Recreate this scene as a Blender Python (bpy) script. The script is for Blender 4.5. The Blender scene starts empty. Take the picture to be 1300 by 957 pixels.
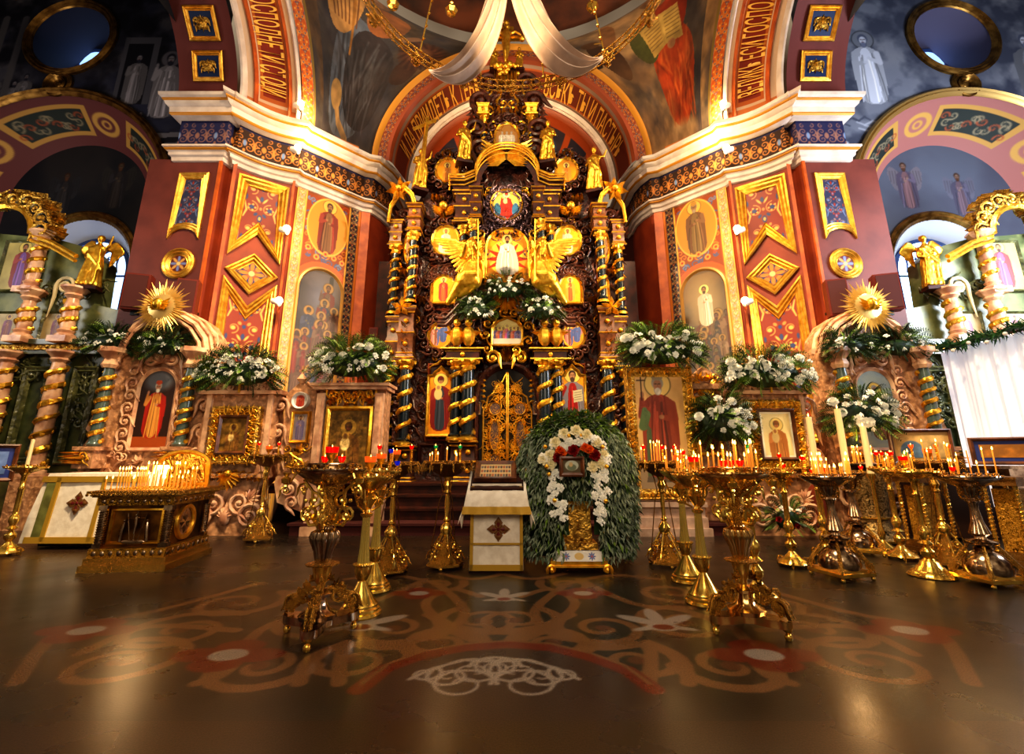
import bpy, math, random
import numpy as np
from mathutils import Vector, Matrix
R0 = random.Random(7)
sc = bpy.context.scene
COL = sc.collection
PI = math.pi
FPX = 600.0; PITCH = math.radians(14); CP, SP = math.cos(PITCH), math.sin(PITCH); EYE = 1.2

def W(px, py, Y):                      # where the sight line of a photo point meets depth Y
    v = (py - 433) / FPX; h = CP + v * SP; t = SP - v * CP
    return Vector((Y * (px - 650) / FPX / h, Y, EYE + Y * t / h))
def G(px, py, z=0.0):                  # ... meets height z
    v = (py - 433) / FPX; h = CP + v * SP; t = SP - v * CP
    Y = (z - EYE) * h / t
    return Vector((Y * (px - 650) / FPX / h, Y, z))

# ---------------------------------------------------------------- tagging
def tag(o, label=None, cat=None, group=None, kind=None):
    if label: o['label'] = label
    if cat: o['category'] = cat
    if group: o['group'] = group
    if kind: o['kind'] = kind
    return o
def empty(name, loc, label, cat, group=None, rz=0.0):
    o = bpy.data.objects.new(name, None); COL.objects.link(o)
    o.location = loc; o.rotation_euler = (0, 0, rz); o.empty_display_size = .1
    return tag(o, label, cat, group)
def wmat(o):
    if o is None: return Matrix.Identity(4)
    m = Matrix.LocRotScale(o.location, o.rotation_euler, o.scale)
    return wmat(o.parent) @ m
def link(name, me, parent=None, label=None):
    o = bpy.data.objects.new(name, me); COL.objects.link(o)
    if parent is not None:
        o.parent = parent
    if label: o['label'] = label
    return o

# ---------------------------------------------------------------- mesh builder
class MB:
    def __init__(s): s.v = []; s.f = []; s.m = []; s.n = 0; s.cur = 0
    def add(s, V, F, mi=None):
        mi = s.cur if mi is None else mi
        b = s.n
        s.v.extend([tuple(p) for p in V]); s.n += len(V)
        s.f.extend([tuple(b + i for i in f) for f in F]); s.m.extend([mi] * len(F))
    def box(s, c, d, rz=0, top=1.0, mat=None):
        x, y, z = d[0] / 2, d[1] / 2, d[2] / 2
        V = [Vector((sx * x * (top if sz > 0 else 1), sy * y * (top if sz > 0 else 1), sz * z)) for sz in (-1, 1) for sx, sy in ((-1, -1), (1, -1), (1, 1), (-1, 1))]
        M = Matrix.Translation(c) @ (mat if mat is not None else Matrix.Rotation(rz, 4, 'Z'))
        s.add([M @ v for v in V], [(3, 2, 1, 0), (4, 5, 6, 7), (0, 1, 5, 4), (1, 2, 6, 5), (2, 3, 7, 6), (3, 0, 4, 7)])
    def lathe(s, prof, c=(0, 0, 0), seg=24, lobes=0, amp=0.0, mat=None, rot0=0.0, lob=None):
        V = []; F = []; n = len(prof)
        for (r, z) in prof:
            for k in range(seg):
                a = 2 * PI * k / seg + rot0
                rr = r
                if lobes and r > 1e-4 and (lob is None or lob[0] <= z <= lob[1]): rr = r * (1 + amp * abs(math.cos(lobes * a / 2)) - amp * .5)
                V.append(Vector((rr * math.cos(a), rr * math.sin(a), z)))
        for i in range(n - 1):
            for k in range(seg):
                k2 = (k + 1) % seg
                F.append((i * seg + k, i * seg + k2, (i + 1) * seg + k2, (i + 1) * seg + k))
        if prof[0][0] > 1e-4: F.append(tuple(reversed(range(seg))))
        if prof[-1][0] > 1e-4: F.append(tuple((n - 1) * seg + k for k in range(seg)))
        M = Matrix.Translation(c) @ (mat if mat is not None else Matrix.Identity(4))
        s.add([M @ v for v in V], F)
    def tube(s, pts, rad, seg=6, closed=False, flat=1.0):
        pts = [Vector(p) for p in pts]; n = len(pts)
        if n < 2: return
        if not hasattr(rad, '__len__'): rad = [rad] * n
        V = []; F = []; up = None
        for i, p in enumerate(pts):
            a = pts[(i - 1) % n] if (closed or i > 0) else p
            b = pts[(i + 1) % n] if (closed or i < n - 1) else p
            t = (b - a)
            if t.length < 1e-9: t = Vector((0, 0, 1))
            t.normalize()
            if up is None:
                up = Vector((0, -1, 0)) if abs(t.y) < .9 else Vector((0, 0, 1))
            u = up - t * up.dot(t)
            if u.length < 1e-5: u = t.orthogonal()
            u.normalize(); w = t.cross(u); up = u
            for k in range(seg):
                q = 2 * PI * k / seg
                V.append(p + (u * math.cos(q) * flat + w * math.sin(q)) * rad[i])
        m = n if closed else n - 1
        for i in range(m):
            j = (i + 1) % n
            for k in range(seg):
                k2 = (k + 1) % seg
                F.append((i * seg + k, i * seg + k2, j * seg + k2, j * seg + k))
        if not closed:
            F.append(tuple(reversed(range(seg)))); F.append(tuple((n - 1) * seg + k for k in range(seg)))
        s.add(V, F)
    def ball(s, c, r, seg=10, rings=6, rot=None):
        r = (r, r, r) if not hasattr(r, '__len__') else r
        M = rot if rot is not None else Matrix.Identity(3)
        c = Vector(c); V = [c + M @ Vector((0, 0, -r[2]))]; F = []
        for i in range(1, rings):
            t = -PI / 2 + PI * i / rings
            for k in range(seg):
                a = 2 * PI * k / seg
                V.append(c + M @ Vector((r[0] * math.cos(t) * math.cos(a), r[1] * math.cos(t) * math.sin(a), r[2] * math.sin(t))))
        V.append(c + M @ Vector((0, 0, r[2]))); last = len(V) - 1
        for k in range(seg):
            k2 = (k + 1) % seg
            F.append((0, 1 + k2, 1 + k)); F.append((last, 1 + (rings - 2) * seg + k, 1 + (rings - 2) * seg + k2))
            for i in range(rings - 2):
                F.append((1 + i * seg + k, 1 + i * seg + k2, 1 + (i + 1) * seg + k2, 1 + (i + 1) * seg + k))
        s.add(V, F)
    def prism(s, m, pts, d0, d1):      # polygon (s,z) on mapping m, between depths d0 (back) and d1 (front)
        n = len(pts)
        V = [m(a, b, d0) for a, b in pts] + [m(a, b, d1) for a, b in pts]
        F = [tuple(range(n, 2 * n)), tuple(reversed(range(n)))] + [(i, (i + 1) % n, n + (i + 1) % n, n + i) for i in range(n)]
        s.add(V, F)
    def pbox(s, m, s0, s1, z0, z1, d0, d1, div=1):
        for k in range(div):
            a = s0 + (s1 - s0) * k / div; b = s0 + (s1 - s0) * (k + 1) / div
            s.prism(m, [(a, z0), (b, z0), (b, z1), (a, z1)], d0, d1)
    def frame(s, m, pts, prof, closed=True):     # mitred moulding; prof = [(inward offset, depth)...]
        n = len(pts); P = [Vector((a, b)) for a, b in pts]
        ar = sum(P[i].x * P[(i + 1) % n].y - P[(i + 1) % n].x * P[i].y for i in range(n))
        sg = 1 if ar > 0 else -1
        V = []; F = []
        for i in range(n):
            a, b, c = P[(i - 1) % n], P[i], P[(i + 1) % n]
            if not closed and i == 0: a = b - (c - b)
            if not closed and i == n - 1: c = b + (b - a)
            e1 = (b - a).normalized(); e2 = (c - b).normalized()
            n1 = Vector((-e1.y, e1.x)) * sg; n2 = Vector((-e2.y, e2.x)) * sg
            mt = (n1 + n2)
            mt = n1 if mt.length < 1e-4 else mt / max(.35, mt.length_squared / 2)
            for o, d in prof:
                q = b + mt * o; V.append(m(q.x, q.y, d))
        k = len(prof)
        for i in range(n if closed else n - 1):
            j = (i + 1) % n
            for q in range(k - 1):
                F.append((i * k + q, j * k + q, j * k + q + 1, i * k + q + 1))
        s.add(V, F)
    def scroll(s, m, a, b, size, rot=0, flip=1, r=.02, d=.03, turns=1.4, seg=5, n=16, tail=1.0):
        pts = []; rd = []
        for i in range(n):
            t = i / (n - 1); th = turns * 2 * PI * t; rr = size * (1 - t) ** .8 * .5 + size * .04
            x = math.cos(th) * rr * flip; y = math.sin(th) * rr
            pts.append(m(a + x * math.cos(rot) - y * math.sin(rot), b + x * math.sin(rot) + y * math.cos(rot), d))
            rd.append(r * (1.1 - .6 * t))
        if tail:
            x0 = size * .5 * flip; pre = []
            for j in (3, 2, 1):
                x = x0 + .06 * size * j * j * flip * .3; y = -size * .28 * j * tail
                pre.append(m(a + x * math.cos(rot) - y * math.sin(rot), b + x * math.sin(rot) + y * math.cos(rot), d))
            pts = pre + pts; rd = [r * .3, r * .7, r] + rd
        s.tube(pts, rd, seg)
        s.ball(m(a, b, d), r * 1.5, 6, 4)
    def petal(s, m, a, b, L, w, rot, d0=0, d1=.04):
        c, q = math.cos(rot), math.sin(rot)
        def T(x, y, d): return m(a + x * c - y * q, b + x * q + y * c, d)
        V = [T(0, 0, d0 + .3 * (d1 - d0)), T(w / 2, L * .5, d0), T(0, L, d0 + .2 * (d1 - d0)), T(-w / 2, L * .5, d0), T(0, L * .5, d1)]
        s.add(V, [(0, 1, 4), (1, 2, 4), (2, 3, 4), (3, 0, 4)])
    def acanthus(s, m, a, b, size, rot=0, n=5, d=.05):
        for k in range(n):
            t = (k - (n - 1) / 2) / max(1, (n - 1) / 2)
            s.petal(m, a, b, size * (1 - .35 * abs(t)), size * .36, rot + t * 1.25, 0, d)
    def carve(s, m, box, n, size, seed, mirror=None, inside=None, d=.03, r=None):
        rr = random.Random(seed); a0, a1, b0, b1 = box; k = 0; tries = 0
        while k < n and tries < n * 12:
            tries += 1
            a = rr.uniform(a0, a1); b = rr.uniform(b0, b1)
            if inside and not inside(a, b): continue
            k += 1; z = size * rr.uniform(.6, 1.3); rot = rr.uniform(0, 2 * PI); fl = rr.choice((1, -1)); q = rr.random()
            for side in ((1,) if mirror is None else (1, -1)):
                aa = a if side == 1 else 2 * mirror - a
                rt = rot if side == 1 else -rot; f2 = fl * side
                if q < .6: s.scroll(m, aa, b, z, rt if side == 1 else rt, f2, r or z * .1, d, 1.2, 5, 10)
                else: s.acanthus(m, aa, b, z * .9, rt, 5, d * 2)
    def flipx(s):
        s.v = [(-x, y, z) for x, y, z in s.v]; s.f = [tuple(reversed(f)) for f in s.f]; return s
    def mesh(s, name, mats, smooth=True):
        me = bpy.data.meshes.new(name); me.from_pydata(s.v, [], s.f)
        mats = mats if isinstance(mats, (list, tuple)) else [mats]
        for q in mats: me.materials.append(q)
        if len(mats) > 1: me.polygons.foreach_set('material_index', s.m)
        if smooth:
            me.polygons.foreach_set('use_smooth', [True] * len(me.polygons))
            me.set_sharp_from_angle(angle=math.radians(38))
        me.update(); return me
    def build(s, name, mats, parent=None, label=None, smooth=True, world=True):
        if parent is not None and world:      # vertices were given in world space
            M = wmat(parent).inverted(); s.v = [tuple(M @ Vector(p)) for p in s.v]
        return link(name, s.mesh(name, mats, smooth), parent, label)

class Plane:
    def __init__(s, P, Q, bow=0.0):
        s.P = Vector((P[0], P[1])); q = Vector((Q[0], Q[1])); s.L = (q - s.P).length; s.e = (q - s.P) / s.L
        s.nr = Vector((s.e.y, -s.e.x)); s.bow = bow
    def at(s, a, z, d=0.0):
        t = 2 * a / s.L - 1
        d = d - s.bow * max(0, 1 - t * t)
        p = s.P + s.e * a + s.nr * d
        return Vector((p.x, p.y, z))
    def px(s, x, y):
        v = (y - 433) / FPX; h = CP + v * SP; t = SP - v * CP; D = Vector(((x - 650) / FPX, h))
        k = s.P.dot(s.nr) / D.dot(s.nr)
        p = D * k
        return ((p - s.P).dot(s.e), EYE + k * t)
def front(Y): return Plane((0, Y), (1, Y))

# ---------------------------------------------------------------- materials
MATS = {}
def lin(c):
    c = np.asarray(c, dtype=float)
    return np.where(c <= .04045, c / 12.92, ((c + .055) / 1.055) ** 2.4)
def mat(name, rgb, rough=.5, metal=0.0, rgb2=None, nscale=6.0, bump=None, spec=.5, emit=None, trans=0.0, contrast=.5, coat=0, sheen=0, alpha=1):
    if name in MATS: return MATS[name]
    m = bpy.data.materials.new(name); m.use_nodes = True; nt = m.node_tree; b = nt.nodes['Principled BSDF']
    L = nt.links.new
    b.inputs['Roughness'].default_value = rough; b.inputs['Metallic'].default_value = metal
    b.inputs['Specular IOR Level'].default_value = spec; b.inputs['Transmission Weight'].default_value = trans
    b.inputs['Coat Weight'].default_value = coat
    c1 = tuple(lin(rgb)) + (1,)
    b.inputs['Base Color'].default_value = c1
    if emit:
        b.inputs['Emission Color'].default_value = tuple(lin(emit[:3])) + (1,); b.inputs['Emission Strength'].default_value = emit[3]
    tc = nt.nodes.new('ShaderNodeTexCoord')
    if rgb2 is not None:
        n = nt.nodes.new('ShaderNodeTexNoise'); n.inputs['Scale'].default_value = nscale; n.inputs['Detail'].default_value = 6
        L(tc.outputs['Object'], n.inputs['Vector'])
        r = nt.nodes.new('ShaderNodeValToRGB'); r.color_ramp.elements[0].position = .5 - contrast * .25; r.color_ramp.elements[1].position = .5 + contrast * .25
        r.color_ramp.elements[0].color = tuple(lin(rgb2)) + (1,); r.color_ramp.elements[1].color = c1
        L(n.outputs['Fac'], r.inputs['Fac']); L(r.outputs['Color'], b.inputs['Base Color'])
    if bump:
        kind, scale, st, dist = bump
        if kind == 'carve':
            v = nt.nodes.new('ShaderNodeTexVoronoi'); v.inputs['Scale'].default_value = scale; v.feature = 'SMOOTH_F1'
            w = nt.nodes.new('ShaderNodeTexNoise'); w.inputs['Scale'].default_value = scale * .7; w.inputs['Detail'].default_value = 3
            L(tc.outputs['Object'], w.inputs['Vector'])
            mx = nt.nodes.new('ShaderNodeMixRGB'); mx.blend_type = 'LINEAR_LIGHT'; mx.inputs['Fac'].default_value = .12
            L(tc.outputs['Object'], mx.inputs['Color1']); L(w.outputs['Color'], mx.inputs['Color2']); L(mx.outputs['Color'], v.inputs['Vector'])
            src = v.outputs['Distance']
            cr = nt.nodes.new('ShaderNodeValToRGB'); cr.color_ramp.elements[0].position = .15; cr.color_ramp.elements[1].position = .75  # hollows of the carving coloured darker, standing in for occlusion shade
            cr.color_ramp.elements[0].color = c1; cr.color_ramp.elements[1].color = tuple(lin(rgb2 if rgb2 is not None else [x * .35 for x in rgb])) + (1,)
            L(src, cr.inputs['Fac']); L(cr.outputs['Color'], b.inputs['Base Color'])
            inv = -1
        elif kind == 'wave':
            v = nt.nodes.new('ShaderNodeTexWave'); v.inputs['Scale'].default_value = scale; v.inputs['Distortion'].default_value = 2.5
            L(tc.outputs['Object'], v.inputs['Vector']); src = v.outputs['Fac']; inv = 1
        else:
            v = nt.nodes.new('ShaderNodeTexNoise'); v.inputs['Scale'].default_value = scale; v.inputs['Detail'].default_value = 5
            L(tc.outputs['Object'], v.inputs['Vector']); src = v.outputs['Fac']; inv = 1
        bp = nt.nodes.new('ShaderNodeBump'); bp.inputs['Strength'].default_value = st; bp.inputs['Distance'].default_value = dist; bp.invert = inv < 0
        L(src, bp.inputs['Height']); L(bp.outputs['Normal'], b.inputs['Normal'])
    MATS[name] = m; return m
def paint_mat(name, rough=.6, spec=.3, bump=0.0, bscale=60, coat=0, speck=0.0, metal=0.0):
    if name in MATS: return MATS[name]
    m = bpy.data.materials.new(name); m.use_nodes = True; nt = m.node_tree; b = nt.nodes['Principled BSDF']; L = nt.links.new
    a = nt.nodes.new('ShaderNodeAttribute'); a.attribute_name = 'Col'
    b.inputs['Roughness'].default_value = rough; b.inputs['Specular IOR Level'].default_value = spec; b.inputs['Coat Weight'].default_value = coat
    b.inputs['Metallic'].default_value = metal
    out = a.outputs['Color']; tc = nt.nodes.new('ShaderNodeTexCoord')
    if speck:
        n = nt.nodes.new('ShaderNodeTexNoise'); n.inputs['Scale'].default_value = 130; n.inputs['Detail'].default_value = 2; L(tc.outputs['Object'], n.inputs['Vector'])
        mr = nt.nodes.new('ShaderNodeMapRange'); mr.inputs['From Min'].default_value = .3; mr.inputs['From Max'].default_value = .7; mr.inputs['To Min'].default_value = 1 - speck; mr.inputs['To Max'].default_value = 1 + speck
        L(n.outputs['Fac'], mr.inputs['Value'])
        mx = nt.nodes.new('ShaderNodeVectorMath'); mx.operation = 'SCALE'; L(out, mx.inputs[0]); L(mr.outputs['Result'], mx.inputs['Scale']); out = mx.outputs['Vector']
        n2 = nt.nodes.new('ShaderNodeTexNoise'); n2.inputs['Scale'].default_value = 1.3; n2.inputs['Detail'].default_value = 5; L(tc.outputs['Object'], n2.inputs['Vector'])
        m2 = nt.nodes.new('ShaderNodeMapRange'); m2.inputs['To Min'].default_value = rough * .45; m2.inputs['To Max'].default_value = rough * 1.5; L(n2.outputs['Fac'], m2.inputs['Value']); L(m2.outputs['Result'], b.inputs['Roughness'])
    L(out, b.inputs['Base Color'])
    if bump:
        v = nt.nodes.new('ShaderNodeTexNoise'); v.inputs['Scale'].default_value = bscale; L(tc.outputs['Object'], v.inputs['Vector'])
        bp = nt.nodes.new('ShaderNodeBump'); bp.inputs['Strength'].default_value = bump; bp.inputs['Distance'].default_value = .01
        L(v.outputs['Fac'], bp.inputs['Height']); L(bp.outputs['Normal'], b.inputs['Normal'])
    MATS[name] = m; return m

gold = mat('gold leaf', (.98, .78, .34), .36, .85, rgb2=(.86, .62, .22), nscale=9, bump=('noise', 30, .25, .01))
gold_relief = mat('carved gold', (1.0, .80, .36), .34, .85, rgb2=(.42, .26, .07), bump=('carve', 16, .9, .03))
gold_fine = mat('fine gold filigree', (.95, .72, .28), .3, 1.0, rgb2=(.22, .12, .03), bump=('carve', 34, .9, .015))
brass = mat('polished brass', (.98, .84, .44), .2, .92, rgb2=(.90, .70, .30), nscale=14)
brass_relief = mat('cast brass', (.92, .70, .32), .22, 1.0, rgb2=(.30, .18, .06), bump=('carve', 60, .8, .008))
bronze = mat('aged bronze', (.62, .45, .22), .3, 1.0, rgb2=(.32, .2, .09), bump=('carve', 45, .7, .01))
silver = mat('gilded silver', (.80, .70, .58), .18, 1.0, rgb2=(.55, .45, .36), nscale=12)
wood = mat('dark carved wood', (.34, .15, .09), .42, 0, rgb2=(.10, .045, .03), bump=('carve', 13, .8, .03), spec=.5)
wood_flat = mat('dark polished wood', (.27, .11, .06), .45, 0, rgb2=(.15, .06, .035), nscale=5, spec=.3)
wood_red = mat('reddish panel wood', (.50, .22, .11), .45, 0, rgb2=(.36, .14, .07), nscale=4, spec=.3)
wood_mid = mat('brown frame wood', (.45, .25, .12), .35, 0, rgb2=(.28, .14, .06), nscale=9)
violet_carve = mat('silvered carving', (.60, .48, .50), .35, .6, rgb2=(.20, .12, .14), bump=('carve', 15, .9, .03))
redwall = mat('red plaster', (.60, .23, .08), .55, 0, rgb2=(.50, .17, .06), nscale=2)
purple = mat('plum plaster', (.46, .21, .17), .6, 0, rgb2=(.39, .17, .14), nscale=2)
cream = mat('white stucco moulding', (.93, .86, .80), .5, 0, rgb2=(.84, .76, .70), nscale=3)
white_st = mat('white window reveal', (.86, .86, .90), .6)
ochre = mat('ochre fillet', (.80, .54, .14), .5, .2)
orange_st = mat('orange stucco', (.82, .40, .14), .5, 0, rgb2=(.66, .28, .10), nscale=3)
marble_pink = mat('pink carved marble', (.90, .68, .50), .35, 0, rgb2=(.50, .32, .21), bump=('carve', 11, .5, .03))
marble_plain = mat('pink marble', (.94, .76, .60), .3, 0, rgb2=(.72, .50, .38), nscale=5)
marble_green = mat('green marble', (.34, .36, .20), .28, 0, rgb2=(.15, .19, .12), nscale=2.6, coat=.3)
green_carve = mat('carved green marble', (.42, .42, .25), .3, 0, rgb2=(.13, .15, .08), bump=('carve', 10, .8, .03))
dblue = mat('dark blue enamel', (.05, .10, .13), .25, 0, coat=.25)
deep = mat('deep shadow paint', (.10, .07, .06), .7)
bluegrey = mat('blue plaster', (.22, .27, .42), .6, 0, rgb2=(.15, .18, .30), nscale=2)
glass_red = mat('red glass', (.85, .05, .04), .08, 0, trans=.6, emit=(.9, .05, .03, .5))
glass_green = mat('green glass', (.05, .55, .35), .08, 0, trans=.6, emit=(.03, .5, .3, .25))
glass_blue = mat('blue glass', (.08, .2, .8), .08, 0, trans=.6, emit=(.05, .15, .8, .25))
wax = mat('amber wax', (.93, .62, .22), .45, 0, emit=(.95, .5, .12, .35))
wax_pale = mat('pale wax', (.93, .84, .62), .45, 0, emit=(.95, .8, .5, .08))
flame = mat('candle flame', (1, .8, .4), .5, 0, emit=(1, .72, .32, 14))
flame.cycles.emission_sampling = 'NONE'
bulb = mat('lamp glow', (1, .9, .7), .5, 0, emit=(1, .84, .55, 22)); bulb.cycles.emission_sampling = 'NONE'
cloth_white = mat('white brocade', (.98, .94, .87), .65, 0, rgb2=(.91, .86, .78), nscale=12, bump=('noise', 40, .3, .005))
cloth_gold = mat('gold braid', (.76, .60, .20), .5, .35, bump=('noise', 120, .5, .004))
silk = mat('white silk', (.74, .64, .57), .6, 0, rgb2=(.66, .56, .49), nscale=3)
paper = mat('white enamel', (.93, .91, .88), .5, 0)
leaf_d = mat('dark green leaf', (.13, .25, .08), .5, rgb2=(.06, .14, .04), nscale=9)
leaf_l = mat('light green leaf', (.52, .64, .24), .5, rgb2=(.25, .38, .12), nscale=9)
leaf_g = mat('grey green leaf', (.66, .70, .60), .5, rgb2=(.36, .43, .30), nscale=7, contrast=.8)
petal_w = mat('white petal', (.96, .94, .88), .6, emit=(.95, .93, .85, .06))
petal_r = mat('crimson petal', (.55, .03, .05), .5)
petal_o = mat('orange petal', (.93, .42, .08), .5)
speaker_m = mat('maroon lacquer', (.44, .15, .10), .4)
black = mat('black metal', (.05, .05, .05), .4, .5)
painted = paint_mat('painted surface', .6, .25, .15, 40)
icon_m = paint_mat('icon paint', .35, .5, .2, 60)
icon_g = paint_mat('gilded icon paint', .45, .25, .3, 70)
fresco_o = paint_mat('ornament paint', .45, .4, .2, 80)
floor_m = paint_mat('polished terrazzo', .30, .4, .05, 90, coat=0, speck=.6)

# ---------------------------------------------------------------- painting
def vnoise(h, w, cell, seed, octv=4):
    rg = np.random.RandomState(seed); out = np.zeros((h, w)); amp = 1; tot = 0
    for o in range(octv):
        c = max(1.0, cell / 2 ** o); gh, gw = int(h / c) + 3, int(w / c) + 3
        g = rg.rand(gh, gw); y = np.arange(h) / c; x = np.arange(w) / c
        y0 = y.astype(int); x0 = x.astype(int); fy = y - y0; fx = x - x0
        fy = (fy * fy * (3 - 2 * fy))[:, None]; fx = (fx * fx * (3 - 2 * fx))[None, :]
        a = g[y0][:, x0]; b = g[y0][:, x0 + 1]; c2 = g[y0 + 1][:, x0]; d = g[y0 + 1][:, x0 + 1]
        out += amp * ((a * (1 - fx) + b * fx) * (1 - fy) + (c2 * (1 - fx) + d * fx) * fy); tot += amp; amp *= .5
    return out / tot
class Cv:
    def __init__(s, w, h, res, color=(.5, .5, .5)):
        s.w, s.h = w, h; s.nx = max(2, int(round(w / res)) + 1); s.ny = max(2, int(round(h / res)) + 1)
        s.a = np.zeros((s.ny, s.nx, 3)); s.a[:] = color
        s.x = np.linspace(0, w, s.nx); s.y = np.linspace(0, h, s.ny); s.res = w / (s.nx - 1)
    def _win(s, x0, x1, y0, y1):
        i0 = max(0, int(x0 / s.w * (s.nx - 1)) - 1); i1 = min(s.nx, int(x1 / s.w * (s.nx - 1)) + 3)
        j0 = max(0, int(y0 / s.h * (s.ny - 1)) - 1); j1 = min(s.ny, int(y1 / s.h * (s.ny - 1)) + 3)
        if i1 <= i0 or j1 <= j0: return None
        return i0, i1, j0, j1
    def _bl(s, w, m, col, al=1.0):
        i0, i1, j0, j1 = w; m = (np.clip(m, 0, 1) * al)[..., None]
        s.a[j0:j1, i0:i1] = s.a[j0:j1, i0:i1] * (1 - m) + np.asarray(col) * m
    def ell(s, cx, cy, rx, ry, col, al=1.0, soft=None, rot=0.0, ring=None):
        q = max(rx, ry) * 1.1 + s.res * 2; w = s._win(cx - q, cx + q, cy - q, cy + q)
        if w is None: return
        i0, i1, j0, j1 = w; X = s.x[None, i0:i1] - cx; Y = s.y[j0:j1, None] - cy
        c, t = math.cos(rot), math.sin(rot); A = X * c + Y * t; B = -X * t + Y * c
        d = (np.sqrt((A / rx) ** 2 + (B / ry) ** 2) - 1) * min(rx, ry); so = soft or s.res * .6
        if ring: m = .5 - (np.abs(d) - ring / 2) / so / 2
        else: m = .5 - d / so / 2
        s._bl(w, m, col, al)
    def poly(s, pts, col, al=1.0):
        P = np.array(pts); w = s._win(P[:, 0].min(), P[:, 0].max(), P[:, 1].min(), P[:, 1].max())
        if w is None: return
        i0, i1, j0, j1 = w; X = s.x[None, i0:i1]; Y = s.y[j0:j1, None]; ins = np.zeros((j1 - j0, i1 - i0), bool)
        n = len(P)
        for k in range(n):
            x0, y0 = P[k]; x1, y1 = P[(k + 1) % n]
            if y0 == y1: continue
            c = (Y >= min(y0, y1)) & (Y < max(y0, y1)); ins ^= c & (X < x0 + (Y - y0) * (x1 - x0) / (y1 - y0))
        s._bl(w, ins.astype(float), col, al)
    def smooth_poly(s, pts, col, al=1.0, it=2):
        for _ in range(it):
            q = []
            for k in range(len(pts)):
                a, b = pts[k], pts[(k + 1) % len(pts)]
                q += [(a[0] * .75 + b[0] * .25, a[1] * .75 + b[1] * .25), (a[0] * .25 + b[0] * .75, a[1] * .25 + b[1] * .75)]
            pts = q
        s.poly(pts, col, al)
    def stroke(s, pts, w, col, al=1.0, soft=None):
        P = np.array(pts, dtype=float)
        ws = np.full(len(P), w) if not hasattr(w, '__len__') else np.array(w); q = ws.max() + s.res
        win = s._win(P[:, 0].min() - q, P[:, 0].max() + q, P[:, 1].min() - q, P[:, 1].max() + q)
        if win is None: return
        i0, i1, j0, j1 = win; X = s.x[None, i0:i1]; Y = s.y[j0:j1, None]; m = np.zeros((j1 - j0, i1 - i0)); so = soft or s.res * .6
        for k in range(len(P) - 1):
            a, b = P[k], P[k + 1]; d = b - a; l2 = (d ** 2).sum() + 1e-12
            t = np.clip(((X - a[0]) * d[0] + (Y - a[1]) * d[1]) / l2, 0, 1)
            D = np.hypot(X - a[0] - t * d[0], Y - a[1] - t * d[1]); ww = ws[k] + (ws[k + 1] - ws[k]) * t
            m = np.maximum(m, np.clip(.5 - (D - ww / 2) / so / 2, 0, 1))
        s._bl(win, m, col, al)
    def spiral(s, cx, cy, r, a0, turns, w, col, dirn=1, r1=.12, al=1.0):
        n = int(12 * abs(turns)) + 6
        s.stroke([(cx + (r + (r * r1 - r) * t) * math.cos(a0 + dirn * 2 * PI * turns * t), cy + (r + (r * r1 - r) * t) * math.sin(a0 + dirn * 2 * PI * turns * t)) for t in [i / (n - 1) for i in range(n)]],
                 [w * (1 - .5 * i / n) for i in range(n)], col, al)
    def tone(s, amt, cell, seed, col=None):
        n = vnoise(s.ny, s.nx, cell / s.res, seed)
        if col is None: s.a *= (1 + amt * (n - .5) * 2)[..., None]
        else:
            m = np.clip((n - .5) * 4 * amt + amt * .5, 0, 1)[..., None]; s.a = s.a * (1 - m) + np.asarray(col) * m
    def mesh(s, name, fn, material, parent=None, keep=None, label=None, smooth=True, flip=False):
        X, Y = np.meshgrid(s.x, s.y); P = np.array([tuple(p) for p in (fn(a, b) for a, b in zip(X.ravel(), Y.ravel()))]) if not getattr(fn, 'vec', False) else fn(X.ravel(), Y.ravel())
        if parent is not None:
            M = np.array(wmat(parent).inverted()); P = P @ M[:3, :3].T + M[:3, 3]
        idx = np.arange(s.nx * s.ny).reshape(s.ny, s.nx)
        F = np.stack([idx[:-1, :-1], idx[:-1, 1:], idx[1:, 1:], idx[1:, :-1]], -1).reshape(-1, 4)
        if keep is not None:
            cx = (X[:-1, :-1] + X[1:, 1:]).ravel() / 2; cy = (Y[:-1, :-1] + Y[1:, 1:]).ravel() / 2; F = F[keep(cx, cy)]
        if flip: F = F[:, ::-1]
        C = np.ones((len(P), 4), dtype=np.float32); C[:, :3] = lin(np.clip(s.a, 0, 1)).reshape(-1, 3)
        if keep is not None:
            used = np.unique(F); rm = np.full(len(P), -1); rm[used] = np.arange(len(used)); P = P[used]; C = C[used]; F = rm[F]
        me = bpy.data.meshes.new(name); me.vertices.add(len(P)); me.vertices.foreach_set('co', P.astype(np.float32).ravel())
        me.loops.add(len(F) * 4); me.loops.foreach_set('vertex_index', F.ravel().astype(np.int32))
        me.polygons.add(len(F)); me.polygons.foreach_set('loop_start', np.arange(0, len(F) * 4, 4, dtype=np.int32))
        me.update(calc_edges=True)
        if smooth: me.polygons.foreach_set('use_smooth', [True] * len(F))
        ca = me.color_attributes.new('Col', 'FLOAT_COLOR', 'POINT'); ca.data.foreach_set('color', C.ravel())
        me.materials.append(material); me.validate(); me.update()
        return link(name, me, parent, label)

def planefn(pl, s0, z0, d=.01, mx=False):     # canvas metres -> world, flat or bowed plane, vectorised
    def fn(a, b):
        S = s0 + a; t = 2 * S / pl.L - 1; D = d - pl.bow * np.maximum(0, 1 - t * t)
        x = pl.P.x + pl.e.x * S + pl.nr.x * D; y = pl.P.y + pl.e.y * S + pl.nr.y * D
        return np.stack([-x if mx else x, y, z0 + b], 1)
    fn.vec = True; return fn

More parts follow.
